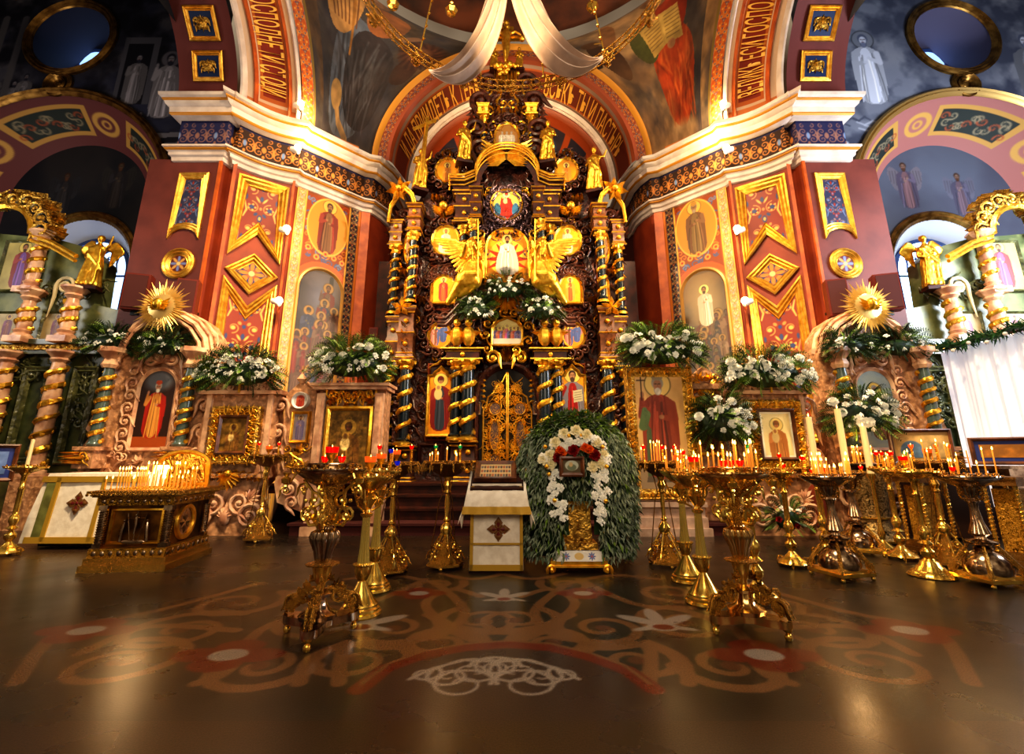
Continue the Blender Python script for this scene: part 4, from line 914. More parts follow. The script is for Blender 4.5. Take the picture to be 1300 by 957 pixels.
# ================================================================ THE ALTAR SCREEN
YI = 10.6; FI = front(YI); I = FI.at
def q(x, y): return FI.px(x, y)
CX0 = q(643.5, 400)[0]
def mirx(p): return (2 * CX0 - p[0], p[1])
def fuse(mb, voxel, sm=4):
    me = mb.mesh('tmp', [], False); o = bpy.data.objects.new('tmp', me); COL.objects.link(o)
    m = o.modifiers.new('r', 'REMESH'); m.mode = 'VOXEL'; m.voxel_size = voxel; s = o.modifiers.new('s', 'SMOOTH'); s.iterations = sm; s.factor = .5
    bpy.context.view_layer.update(); dg = bpy.context.evaluated_depsgraph_get(); out = bpy.data.meshes.new_from_object(o.evaluated_get(dg)); bpy.data.objects.remove(o)
    return out
def limb(mb, pts, rad): mb.tube(pts, rad, 8); [mb.ball(p, r_, 8, 6) for p, r_ in zip(pts, rad)]
def statue_mesh(h, pose='stand', wings=False, seed=0, lean=0):
    r = random.Random(seed); mb = MB(); u = h / 7.5
    P = [(0.01, 0), (1.15 * u, 0), (1.2 * u, .3 * u), (1.0 * u, 1.6 * u), (.95 * u, 3.0 * u), (.8 * u, 3.9 * u), (.72 * u, 4.4 * u), (.86 * u, 5.2 * u), (.8 * u, 5.7 * u), (.3 * u, 6.2 * u), (.22 * u, 6.5 * u), (0.01, 6.55 * u)]
    mb.lathe(P, (0, 0, 0), 40, 9, .16, mat=Matrix.Diagonal((1, .75, 1, 1)), lob=(0, 4.3 * u))
    mb.ball((0, -.05 * u, 6.95 * u), (.38 * u, .42 * u, .52 * u), 14, 10)
    mb.ball((0, .12 * u, 7.05 * u), (.45 * u, .42 * u, .5 * u), 12, 8)
    mb.ball((0, -.42 * u, 6.9 * u), (.07 * u, .1 * u, .12 * u), 6, 4)
    for k in range(7):
        a = -2.5 + k * .55; x = math.sin(a) * .8 * u
        mb.tube([(x * .9, -.6 * u, 5.4 * u), (x * 1.1 + .2 * u, -.78 * u, 3.6 * u), (x * 1.2, -.85 * u, 1.8 * u), (x * 1.3 - .1 * u, -.95 * u, .1 * u)], [.1 * u, .16 * u, .15 * u, .18 * u], 6)
    mb.tube([(-.9 * u, -.35 * u, 5.5 * u), (-.2 * u, -.8 * u, 4.2 * u), (.8 * u, -.75 * u, 3.0 * u), (1.0 * u, -.3 * u, 2.2 * u)], [.22 * u, .26 * u, .24 * u, .2 * u], 8)
    if pose == 'stand':
        limb(mb, [(.8 * u, 0, 5.6 * u), (1.15 * u, -.2 * u, 4.5 * u), (.35 * u, -.85 * u, 4.6 * u)], [.27 * u, .24 * u, .17 * u]); limb(mb, [(-.8 * u, 0, 5.6 * u), (-1.15 * u, -.2 * u, 4.4 * u), (-.5 * u, -.9 * u, 4.0 * u)], [.27 * u, .24 * u, .17 * u])
    elif pose == 'raise':
        limb(mb, [(.8 * u, 0, 5.6 * u), (1.35 * u, -.3 * u, 6.0 * u), (1.6 * u, -.4 * u, 7.3 * u)], [.27 * u, .22 * u, .15 * u]); limb(mb, [(-.8 * u, 0, 5.6 * u), (-1.2 * u, -.2 * u, 4.5 * u), (-.5 * u, -.9 * u, 4.4 * u)], [.27 * u, .24 * u, .17 * u])
    elif pose == 'point':
        limb(mb, [(.8 * u, 0, 5.6 * u), (1.5 * u, -.3 * u, 5.3 * u), (2.0 * u, -.5 * u, 6.2 * u)], [.27 * u, .22 * u, .14 * u]); limb(mb, [(-.8 * u, 0, 5.6 * u), (-1.15 * u, -.2 * u, 4.5 * u), (-.4 * u, -.9 * u, 4.8 * u)], [.27 * u, .24 * u, .17 * u])
    if wings:
        for sg in (-1, 1):
            for k in range(9):
                t = k / 8; a = Vector((sg * .35 * u, .5 * u, 5.5 * u)); b = Vector((sg * (1.3 + 1.0 * t) * u, (.8 + .1 * t) * u, (7.0 - 1.0 * t) * u)); c = Vector((sg * (1.0 + 1.7 * t) * u, .9 * u, (2.9 + 2.4 * t) * u))
                mb.tube([a, b, c], [.16 * u, .24 * u, .08 * u], 6)
    return fuse(mb, h * .018)
def statue(name, loc, h, pose, label, cat, rz=0, wings=False, seed=0, material=None, group=None, extra=None):
    me = statue_mesh(h, pose, wings, seed); me.materials.append(material or gold); me.polygons.foreach_set('use_smooth', [True] * len(me.polygons)); me.name = name
    o = bpy.data.objects.new(name, me); COL.objects.link(o); o.location = loc; o.rotation_euler = (0, 0, rz); tag(o, label, cat, group)
    mb = MB(); mb.box((0, 0, -.03), (.32 * h, .26 * h, .07)); mb.build('plinth', wood_flat, o, world=False)
    return o
gold_hot = mat('bright gold leaf', (1.0, .80, .30), .3, .88, rgb2=(.90, .64, .18), nscale=12, bump=('noise', 26, .3, .012))
icono = empty('altar_screen', (CX0, YI, .75), 'tall dark carved wooden altar screen with gilding, spiral columns and many icons', 'altar screen')
# ---- body
half = [(643.5, 84), (632, 92), (622, 100), (616, 120), (607, 138), (600, 160), (598, 186), (590, 200), (574, 212), (556, 205), (545, 215), (540, 240), (528, 262), (512, 272), (500, 292), (497, 330), (497, 612)]
L = [q(*p) for p in half]; bot = .75
L[-1] = (L[-1][0], bot)
mb = MB(); mb.prism(I, L + [mirx(p) for p in L[::-1]][:-1][::-1][::-1], -.5, 0) if False else None
poly = L + [mirx(p) for p in reversed(L[1:])]
mb.prism(I, poly, -.5, 0); mb.build('carved_body', wood, icono)
def msides(fn):        # run for the left half and its mirror
    for sg in (1, -1): fn(sg)
def mX(x, sg): return x if sg > 0 else 2 * CX0 - x
# ---- carved scrolls all over, dark with gilded accents
def inbody(a, b):
    n = len(poly); ins = False
    for k in range(n):
        x0, y0 = poly[k]; x1, y1 = poly[(k + 1) % n]
        if (y0 > b) != (y1 > b) and a < x0 + (b - y0) * (x1 - x0) / (y1 - y0): ins = not ins
    return ins
mb = MB()
mb.carve(I, (CX0 - 2.8, CX0, 1.6, 4.3), 150, .26, 1, CX0, inbody, .05)
mb.carve(I, (CX0 - 2.7, CX0, 4.3, 8.6), 190, .3, 2, CX0, inbody, .06)
mb.carve(I, (CX0 - 1.0, CX0, 8.4, 11.4), 130, .3, 3, CX0, inbody, .1)
for p in half[1:15]:                   # curls breaking the outline
    a, b = q(*p)
    for sg in (1, -1): mb.scroll(I, mX(a, sg), b, .36, .6 * sg, sg, .045, -.1, 1.3); mb.acanthus(I, mX(a, sg), b - .1, .3, .8 * sg, 5, .1)
mb.build('scroll_carving', mat('dark walnut', (.38, .19, .12), .35, 0, rgb2=(.18, .08, .05), nscale=8, spec=.6), icono)
for k in range(44):
    bx_ = ((CX0 - 2.7, CX0 - .1, 4.4, 8.3), (CX0 - .6, CX0 - .1, 8.6, 11.2), (CX0 - 2.6, CX0 - .1, 3.3, 4.5))[0 if k < 28 else (1 if k < 36 else 2)]; mb = MB(); mb.carve(I, bx_, 1, .26, 300 + k, None, inbody, .13)
    if mb.n: A = MB(); A.v = [(2 * CX0 - x, y, z) for x, y, z in mb.v]; A.f = [tuple(reversed(f)) for f in mb.f]; A.m = mb.m; A.n = mb.n; mb.build('gilded_leaf', gold_hot, icono); A.build('gilded_leaf', gold_hot, icono)
# ---- socle
for sg in (1, -1):
    for x0, x1 in ((-2.65, -2.05), (-1.95, -1.35), (-1.3, -.8)):
        mb = MB(); mb.frame(I, [(mX(CX0 + x0, sg), .95), (mX(CX0 + x1, sg), .95), (mX(CX0 + x1, sg), 1.55), (mX(CX0 + x0, sg), 1.55)], [(0, .05), (.05, .1), (.1, .04)]); mb.build('socle_panel', wood_flat, icono)
# ---- spiral columns
def column(Xs, z0, z1, r, d, par=icono, turns=None, core=dblue, vine=gold_hot, plane=I, name='spiral_column', cap=True, lab=None, bulge=.25):
    c = Vector(plane(Xs, 0, d)); h = z1 - z0; mb = MB(); n = 24
    pr = [(r * 1.5, z0), (r * 1.5, z0 + .04), (r * 1.1, z0 + .07), (r * 1.35, z0 + .12), (r, z0 + .16)] + [(r * (1 + bulge * .35 * math.sin(i * PI / n)), z0 + .16 + (h - .34) * i / n) for i in range(1, n)] + [(r * .9, z1 - .18), (r * .9, z1)]
    mb.lathe(pr, (c.x, c.y, 0), 14); o = mb.build(name, core, par, lab); tn = turns or h / (r * 3.6); mb = MB()
    for ph in (0,):
        pts = []; m = int(tn * 12)
        for i in range(m + 1):
            t = i / m; a = t * tn * 2 * PI + ph; pts.append((c.x + math.cos(a) * r * 1.02, c.y + math.sin(a) * r * 1.02, z0 + .16 + (h - .34) * t))
        mb.tube(pts, r * .56, 6, flat=.7)
        for i in range(0, m, 2): mb.ball(Vector(pts[i]), r * .5, 5, 4)
    if cap:
        mb.lathe([(r * 1.0, z1 - .2), (r * 1.2, z1 - .16), (r * 1.05, z1 - .12), (r * 1.8, z1 - .03), (r * 1.8, z1)], (c.x, c.y, 0), 14, 7, .2)
        for k in range(6):
            a = k * PI / 3; mb.ball((c.x + math.cos(a) * r * 1.6, c.y + math.sin(a) * r * 1.6, z1 - .05), r * .42, 5, 4)
        mb.lathe([(r * 1.7, z0), (r * 1.7, z0 + .05), (r * 1.3, z0 + .08)], (c.x, c.y, 0), 14)
    mb.build('gilded_vine', vine, o); return o
for sg in (1, -1):
    for px_, yt, yb, r, d in ((520, 462, 566, .115, .34), (582, 462, 560, .115, .3), (597, 462, 560, .125, .42), (496, 470, 566, .09, .1)):
        a, zt = q(px_, yt); zb = q(px_, yb)[1]; column(mX(a, sg), zb, zt, r, d)
    for px_, yt, yb, r, d in ((530, 306, 392, .085, .42), (505, 316, 402, .085, .15), (590, 292, 362, .08, .2), (602, 289, 365, .085, .34)):
        a, zt = q(px_, yt); zb = q(px_, yb)[1]; column(mX(a, sg), zb, zt, r, d)
    a, zt = q(615, 154); zb = q(615, 200)[1]; column(mX(a, sg), zb, zt, .06, .16)
# ---- pedestals, entablatures, gilded mouldings
def block(x, y0, y1, w, dep, name, m, sg, steps=0):
    a, zt = q(x, y0); zb = q(x, y1)[1]; a = mX(a, sg); h = zt - zb; R_ = w * .7071; c0 = (a, YI - dep / 2, 0); K_ = Matrix.Diagonal((1, dep / w, 1, 1)); mb = MB()
    pr = [(1.0, 0), (1.0, .05), (.86, .1), (.8, .16), (.8, .42), (.92, .47), (.92, .53), (.78, .6), (.78, .84), (.9, .9), (1.06, .94), (1.06, 1)] if h > .6 else [(1.0, 0), (1.0, .12), (.84, .2), (.84, .75), (1.0, .86), (1.08, .92), (1.08, 1)]
    mb.lathe([(r_ * R_, zb + t * h) for r_, t in pr], c0, 4, rot0=PI / 4, mat=K_); mb.build(name, m, icono)
    mb = MB()
    for t, r_ in ((.04, 1.02), (.13, .86), (.5, .95), (.88, .9), (.97, 1.08)) if h > .6 else ((.08, 1.03), (.8, .9), (.97, 1.1)):
        mb.lathe([(r_ * R_, zb + t * h - .018), (r_ * R_ + .015, zb + t * h), (r_ * R_, zb + t * h + .018)], c0, 4, rot0=PI / 4, mat=K_)
    if steps:
        for t in ((.3, .72) if h > .6 else (.48,)): mb.acanthus(I, a, zb + h * t - .05, .15, 0, 7, dep + .04); mb.ball(I(a, zb + h * t, dep * .9), .06, 8, 6)
    mb.build('gilt_mouldings', gold_hot, icono)
for sg in (1, -1):      # reddish framed fields behind the icons
    for (x0, x1, y0, y1) in ((547, 587, 284, 340), (545, 587, 346, 395), (514, 529, 290, 392), (540, 578, 462, 560)):
        A_, B_ = sorted((mX(q(x0, y1)[0], sg), mX(q(x1, y1)[0], sg))); C_, D_ = q(x0, y1)[1], q(x0, y0)[1]
        mb = MB(); mb.pbox(I, A_, B_, C_, D_, 0, .035); fo = mb.build('panel_field', wood_red if y0 < 400 else wood_flat, icono)
        mb = MB(); mb.frame(I, [(A_, C_), (B_, C_), (B_, D_), (A_, D_)], [(0, .03), (0, .08), (.03, .1), (.06, .04)]); mb.build('panel_moulding', wood_red, fo)
for sg in (1, -1):
    block(597, 560, 612, .34, .56, 'pedestal', wood_flat, sg, 2); block(582, 560, 612, .3, .42, 'pedestal', wood_flat, sg, 2); block(520, 566, 612, .34, .5, 'pedestal', wood_flat, sg, 2)
    block(522, 396, 462, .42, .5, 'column_block', wood_mid, sg, 6); block(503, 404, 470, .34, .24, 'column_block', wood_mid, sg, 4)
    block(532, 272, 306, .36, .56, 'column_block', wood_mid, sg, 3); block(506, 284, 316, .34, .24, 'column_block', wood_mid, sg, 3)
    block(590, 448, 462, .85, .5, 'column_block', wood_flat, sg, 2)
    block(592, 252, 292, .55, .42, 'column_block', wood_flat, sg, 3); block(606, 250, 289, .3, .5, 'column_block', wood_flat, sg, 2)
    block(614, 141, 154, .3, .3, 'column_block', gold_hot, sg, 2)
# gilded crowning cornice with arch
mb = MB(); pth = [(574, 250), (574, 243), (592, 243), (604, 238)] + [(643.5 - 38 * math.cos(t), 238 - 34 * math.sin(t)) for t in [PI * k / 16 for k in range(0, 9)]]
path = [q(*p) for p in pth]; path = path + [mirx(p) for p in reversed(path[:-1])]
for dd, wd, off_ in ((.5, .026, 0), (.58, .03, .1), (.54, .018, .05), (.46, .02, -.1)): mb.tube([I(a, b + off_, dd) for a, b in path], wd, 6)
mb.build('gilt_cornice', gold_hot, icono)
mb = MB(); P2 = path[4:-4]; lo = [(a, b - .25) for a, b in P2]
V = [I(a, b + .12, .45) for a, b in path] + [I(a, b + .12, 0) for a, b in path]; n = len(path); mb.add(V, [(i, i + 1, n + i + 1, n + i) for i in range(n - 1)])
V = [I(a, b + .12, .45) for a, b in path] + [I(CX0 + (a - CX0) * .86, b - .22, .4) for a, b in path]; mb.add(V, [(i, n + i, n + i + 1, i + 1) for i in range(n - 1)])
mb.build('cornice_board', wood_flat, icono)
for sg in (1, -1):      # wing gables: swept gold lines
    mb = MB(); g = [(497, 290), (500, 272), (508, 260), (520, 254), (528, 262), (532, 276)]
    for dd, k in ((.5, 0), (.44, .09)): mb.tube([I(mX(q(*p)[0], sg), q(*p)[1] + k, dd if i > 2 else .3) for i, p in enumerate(g)], .04, 6)
    mb.build('gable_moulding', gold_hot, icono)
    mb = MB(); a, b = q(512, 252); 
    for k in range(7): mb.petal(I, mX(a, sg), b, .34, .16, k * 2 * PI / 7, .4, .56)
    mb.ball(I(mX(a, sg), b, .5), .08, 8, 6); a, b = q(516, 398)
    for k in range(5): mb.petal(I, mX(a, sg), b, .25, .14, k * 2 * PI / 5, .5, .64)
    for y in (415, 425, 436, 447):
        a, b = q(519, y); mb.acanthus(I, mX(a, sg), b, .18, PI, 5, .62)
    mb.build('gilt_rosette', gold_hot, icono)
# ---- icons
BGG = (.94, .58, .06)
def outline(kind, w, h):
    if kind == 'oval': return [(w / 2 + w / 2 * math.cos(t), h / 2 + h / 2 * math.sin(t)) for t in [2 * PI * k / 28 for k in range(28)]]
    if kind == 'arch': return [(0, 0), (w, 0)] + [(w / 2 + w / 2 * math.cos(t), h - w / 2 + w / 2 * math.sin(t)) for t in [PI * k / 14 for k in range(15)]]
    if kind == 'ogee': return [(0, 0), (w, 0), (w, h * .87), (w * .8, h * .88), (w * .72, h * .94), (w * .6, h * .965), (w * .5, h), (w * .4, h * .965), (w * .28, h * .94), (w * .2, h * .88), (0, h * .87)]
    if kind == 'hex': return [(0, 0), (w, 0), (w, h * .6), (w * .82, h * .85), (w * .5, h), (w * .18, h * .85), (0, h * .6)]
    return [(0, 0), (w, 0), (w, h), (0, h)]
def pin(P):
    def keep(x, y):
        ins = np.zeros(len(x), bool); n_ = len(P)
        for k in range(n_):
            x0, y0 = P[k]; x1, y1 = P[(k + 1) % n_]
            if y0 == y1: continue
            ins ^= ((y >= min(y0, y1)) & (y < max(y0, y1))) & (x < x0 + (y - y0) * (x1 - x0) / (y1 - y0))
        return ins
    return keep
def icon(par, plane, cx, z0, w, h, kind, draw, label, d=.1, frame_w=.06, fm=None, bg=BGG, res=.011, m=None, ringn=0, ringm=None, name='icon'):
    c = Cv(w, h, res, bg); c.tone(.22, w * .5, int(cx * 100) % 97 + 3); draw(c); P = outline(kind, w, h)
    o = c.mesh(name, planefn(plane, cx - w / 2, z0, d), m or icon_g, par, keep=pin(P), label=label)
    if frame_w:
        mb = MB(); F_ = [(a + cx - w / 2, b + z0) for a, b in P]; mb.frame(plane.at, F_, [(-frame_w, d - .08), (-frame_w, d + .01), (-frame_w * .6, d + .04), (-frame_w * .2, d + .02), (.012, d + .004)]); mb.build('icon_frame', fm or gold_hot, o)
    if ringn:
        mb = MB(); n = len(P)
        for k in range(ringn):
            t = k / ringn * n; i = int(t); f = t - i; a = P[i % n][0] * (1 - f) + P[(i + 1) % n][0] * f; b = P[i % n][1] * (1 - f) + P[(i + 1) % n][1] * f
            an = math.atan2(b - h / 2, a - w / 2); a += math.cos(an) * (.16); b += math.sin(an) * .16
            mb.scroll(plane.at, a + cx - w / 2, b + z0, .22, an, 1 if k % 2 else -1, .026, d + .02, 1.2, 5, 9); mb.acanthus(plane.at, a + cx - w / 2, b + z0, .2, an - PI / 2, 3, d + .06)
        mb.build('carved_surround', ringm or MATS['dark walnut'], o)
    return o
def ipx(x0, x1, y0, y1, kind, draw, label, **k):     # icon from its photo rectangle on the screen plane
    a0, zt = q(x0, y0); a1 = q(x1, y0)[0]; zb = q((x0 + x1) / 2, y1)[1]; am = q((x0 + x1) / 2, (y0 + y1) / 2)[0]
    w = q(x1, (y0 + y1) / 2)[0] - q(x0, (y0 + y1) / 2)[0]
    return icon(icono, FI, am, zb, w, zt - zb, kind, draw, label, **k)
def S(**kw): return lambda c: saint(c, c.w / 2 + kw.pop('dx', 0), kw.pop('y0', .02), kw.pop('hh', c.h * .94), **kw)
def dr(kw):
    def f(c):
        k = dict(kw); saint(c, c.w / 2 + k.pop('dx', 0) * c.w, k.pop('y', .02) * c.h, c.h * k.pop('k', .94), **k)
    return f
HG = (.98, .80, .36)
ipx(546, 574, 470, 552, 'ogee', dr(dict(robe=(.20, .22, .26), mantle=(.50, .09, .05), halo=HG, child=True, beard=False, k=.84, y=.05)), 'tall gold icon of a standing veiled woman in dark red holding a child', d=.16, ringn=0, bg=(.90, .54, .05))
ipx(712, 741, 468, 562, 'ogee', dr(dict(robe=(.62, .10, .06), mantle=(.52, .48, .50), halo=HG, raise_l=True, book=True, k=.84, y=.12)), 'tall gold icon of a bearded man in red and grey with an open book', d=.16, bg=(.92, .58, .06))
def big(c):
    c.ell(c.w / 2, c.h * .45, c.w * .46, c.h * .33, (.95, .74, .25))
    for k in range(12):
        a = k * PI / 6; c.stroke([(c.w / 2, c.h * .42), (c.w / 2 + math.cos(a) * c.w * .5, c.h * .42 + math.sin(a) * c.h * .32)], [.22, .03], (.86, .20, .05))
    saint(c, c.w / 2, c.h * .12, c.h * .74, (.90, .84, .74), (.84, .78, .70), (.98, .8, .4), seed=5, seated=True)
ipx(618, 670, 294, 360, 'arch', big, 'large arched gold icon of a figure in white over a red star', d=.14, frame_w=.05)
def rnd(c):
    c.a[:] = (1.0, .82, .35); saint(c, c.w / 2, c.h * .02, c.h * .9, (.78, .16, .08), (.80, .16, .10), (.98, .9, .6), seated=True, raise_l=True, beard=False, child=True)
    c.ell(c.w * .2, c.h * .3, .09, .2, (.2, .4, .5)); c.ell(c.w * .8, c.h * .3, .09, .2, (.25, .45, .6))
ipx(624, 662, 247, 283, 'oval', rnd, 'round golden icon of an enthroned figure in red', d=.2, frame_w=.04, ringn=0)
a, b = q(643, 265); mb = MB()
mb.frame(I, [(a + .56 * math.cos(t), b + .56 * math.sin(t)) for t in [2 * PI * k / 40 for k in range(40)]], [(0, .05), (.05, .2), (.1, .12), (.2, .1), (.24, .22)])
for k in range(14):
    t = 2 * PI * k / 14; mb.scroll(I, a + .45 * math.cos(t), b + .45 * math.sin(t), .2, t, 1 if k % 2 else -1, .03, .2, 1.2); mb.acanthus(I, a + .46 * math.cos(t + .2), b + .46 * math.sin(t + .2), .18, t, 5, .26)
mb.carve(I, (a - .95, a, b - 1.3, b - .1), 26, .26, 77, a, None, .12)
mb.build('silvered_wreath', violet_carve, icono)
for sg in (1, -1):
    def MX(x0, x1): return (x0, x1) if sg > 0 else (1287 - x1, 1287 - x0)
    nm = 'left' if sg > 0 else 'right'
    ipx(*MX(551, 583), 292, 326, 'oval', dr(dict(robe=(.62, .66, .55), mantle=(.80, .76, .62), halo=HG, seated=sg > 0, k=.9, raise_l=sg < 0, hair=(.4, .25, .12))), 'oval gold icon of a pale robed saint', ringn=14, d=.16)
    ipx(*MX(551, 577), 354, 386, 'arch', dr(dict(robe=(.60, .30, .1), mantle=(.62, .12, .06) if sg > 0 else (.75, .55, .2), halo=HG, k=.92)), 'small arched gold icon of a saint in %s' % ('red' if sg > 0 else 'ochre'), ringn=16, d=.16)
    ipx(*MX(517, 527), 298, 338, 'oval', dr(dict(robe=(.5, .35, .15), mantle=(.45, .25, .1), halo=HG, k=.9)), 'narrow oval icon between the side columns', d=.2, frame_w=.04)
    ipx(*MX(517, 527), 358, 390, 'arch', dr(dict(robe=(.6, .4, .15), mantle=(.7, .5, .2), halo=HG, k=.9)), 'narrow arched icon between the side columns', d=.2, frame_w=.04)
    ipx(*MX(556, 582), 208, 236, 'oval', dr(dict(robe=(.75, .42, .1), mantle=(.82, .52, .15), halo=HG, k=1.0, y=-.2)), 'oval amber medallion under a gilt crown', ringn=12, d=.2)
    ipx(*MX(547, 573), 414, 443, 'oval', (lambda c: crowd(c, 7, 4, [(.70, .25, .15), (.3, .35, .55), (.75, .45, .4), (.5, .3, .2)], 0, .3, .35, .5, HG)), 'round gold medallion with a group of figures', ringn=14, d=.18)
    ipx(*MX(603, 610), 512, 526, 'arch', dr(dict(robe=(.3, .2, .15), mantle=(.4, .25, .2), halo=HG)), 'tiny white framed icon beside the doors', d=.14, frame_w=.03, fm=silk)
def supper(c):
    c.a[:] = (.96, .82, .5); c.poly([(0, .1), (c.w, .1), (c.w, c.h * .35), (0, c.h * .35)], (.88, .8, .66))
    for k in range(7): saint(c, c.w * (.12 + .125 * k), -c.h * .1, c.h * .78 + (c.h * .1 if k == 3 else 0), (.82 if k % 2 else .40, .34, .25 if k % 3 else .5), (.80, .45, .32) if k % 2 else (.5, .45, .6), (1, .85, .4), beard=k % 2 == 0, seed=k)
    c.poly([(0, 0), (c.w, 0), (c.w, c.h * .22), (0, c.h * .22)], (.93, .86, .74))
    c.ell(c.w * .5, c.h * .8, c.w * .3, c.h * .16, (1, .92, .6), .8, .1)
ipx(626, 662, 409, 441, 'hex', supper, 'gold icon of many figures seated at a long table', d=.3, frame_w=.05, ringn=10, ringm=gold_hot)
def topov(c):
    c.a[:] = (.62, .42, .16)
    for k in (-1, 0, 1): saint(c, c.w / 2 + k * c.w * .2, c.h * .2, c.h * .55, (.78, .72, .62), (.70, .64, .56), None, (.5, .45, .4), (.8, .72, .6), seed=k + 4)
ipx(629, 658, 164, 202, 'oval', topov, 'oval icon of three pale figures near the top', d=.2, ringn=12)
mb = MB()       # golden wings under the top oval, cherubs, cups
for sg in (1, -1):
    a, b = q(643, 208)
    for k in range(9): mb.petal(I, a, b - .02 * k, .75 - .03 * k, .17, -sg * (1.0 + .12 * k), .4, .5)
    for (x, y, s_) in ((565, 274, .3),):
        ca, cb = q(x, y); ca = mX(ca, sg)
        for s2 in (-1, 1):
            for k in range(6): mb.petal(I, ca, cb, .36 - .03 * k, .12, s2 * (1.0 + .2 * k), .2, .3)
        mb.ball(I(ca, cb + .1, .32), .11, 10, 8); mb.acanthus(I, ca, cb, .22, PI, 5, .34)
    ca, cb = q(568, 203); mb.acanthus(I, mX(ca, sg), cb - .05, .34, 0, 9, .3); mb.acanthus(I, mX(ca, sg), cb - .05, .2, PI, 5, .3)
    for x in (583, 597):
        ca, cb = q(x, 440); ca = mX(ca, sg); mb.lathe([(.05, cb - .1), (.12, cb), (.14, cb + .18), (.09, cb + .3), (.03, cb + .34)], (ca, YI - .5, 0), 12, 6, .2); mb.ball((ca, YI - .52, cb + .42), .09, 8, 6)
        for s2 in (-1, 1): mb.petal(I, ca, cb + .2, .3, .14, s2 * 1.5, .45, .56)
    ca, cb = q(626, 452); mb.acanthus(I, mX(ca, sg), cb, .3, sg * 1.0, 7, .3); mb.scroll(I, mX(ca, sg), cb - .1, .3, 0, sg, .04, .3)
ca, cb = q(643, 452); mb.acanthus(I, ca, cb, .34, PI, 9, .34); mb.acanthus(I, ca, cb, .3, 0, 7, .34)
ca, cb = q(643, 385)
for k in range(9): mb.petal(I, ca, cb + .1, .5 - .02 * abs(k - 4), .16, PI + (k - 4) * .3, .3, .42)
mb.ball(I(ca, cb + .2, .4), .1, 10, 8)
mb.build('cherubs_and_leaves', gold_hot, icono)
for sg in (1, -1):      # volutes that carry the angels
    mb = MB(); g = [(618, 375), (605, 378), (592, 388), (580, 402), (570, 412), (560, 412)]
    for k in (0, .08, .16): mb.tube([I(mX(q(*p)[0], sg), q(*p)[1] - k, .5) for p in g], .045 if k != .08 else .03, 6)
    a, b = q(618, 378); mb.scroll(I, mX(a, sg), b - .05, .34, 0, -sg, .05, .52, 1.5)
    mb.build('volute', MATS['dark walnut'], icono)
# ---- royal doors
a0, zt = q(615, 474); a1 = q(673, 474)[0]; dw = 1.06; dz0 = .76; DZ = lambda z: .76 + (z - .78) * .93; ac = CX0 + .02
mb = MB(); arcd = [(ac + dw / 2 + .12, dz0)] + [(ac + (dw / 2 + .12) * math.cos(t), DZ(2.62) + .72 * math.sin(t)) for t in [PI * k / 16 for k in range(17)]] + [(ac - dw / 2 - .12, dz0)]
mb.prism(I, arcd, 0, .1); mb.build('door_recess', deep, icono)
mb = MB(); mb.frame(I, arcd, [(-.14, .05), (-.12, .26), (-.05, .3), (0, .2), (.04, .08)], closed=False); mb.build('door_arch', wood, icono)
for sg in (1, -1):
    shp = [(0, dz0), (dw / 2, dz0), (dw / 2, 2.35), (dw * .44, 2.5), (dw * .4, 2.68), (dw * .28, 2.78), (dw * .2, 2.95), (dw * .1, 3.05), (0.0, 3.28)]
    P = [(ac + sg * a, DZ(b)) for a, b in shp]
    if sg < 0: P = P[::-1]
    mb = MB(); mb.prism(I, P, .12, .17); dl = mb.build('royal_door', mat('door filigree', (.34, .23, .08), .4, .6, rgb2=(.04, .02, .015), bump=('carve', 24, .9, .02)), icono)
    mb = MB(); r_ = random.Random(5)
    for k in range(150):
        a = r_.uniform(.05, dw / 2 - .04); b = r_.uniform(dz0 + .05, 2.35 if a > .3 else 2.85)
        mb.scroll(I, ac + sg * a, b, r_.uniform(.1, .17), r_.uniform(0, 6), sg, .008, .2, 1.2, 4, 9)
    mb.tube([I(x, z, .2) for x, z in P] + [I(P[0][0], P[0][1], .2)], .02, 5); mb.tube([I(ac + sg * .02, dz0, .22), I(ac + sg * .02, DZ(3.25), .22)], .012, 6)
    for k in range(6): mb.petal(I, P[3][0] if sg > 0 else P[5][0], 2.4 + .12 * k, .14, .08, sg * -1.2, .18, .24)
    mb.build('scrollwork', gold_hot, dl)
    for (cx_, cz, rx, rz_) in ((.27, 2.27, .11, .12), (.28, 1.7, .09, .3), (.27, 1.16, .1, .13)):
        mb = MB(); mb.frame(I, [(ac + sg * cx_ + rx * math.cos(t), cz + rz_ * math.sin(t)) for t in [2 * PI * k / 20 for k in range(20)]], [(-.03, .18), (-.02, .23), (.0, .2), (.01, .2)]); mb.build('medallion_frame', gold_hot, dl)
        mb = MB(); mb.prism(I, [(ac + sg * cx_ + rx * math.cos(t), cz + rz_ * math.sin(t)) for t in [2 * PI * k / 20 for k in range(20)]], .17, .205); mb.build('medallion', mat('medallion paint', (.22, .13, .10), .4, rgb2=(.45, .3, .2), nscale=14), dl)
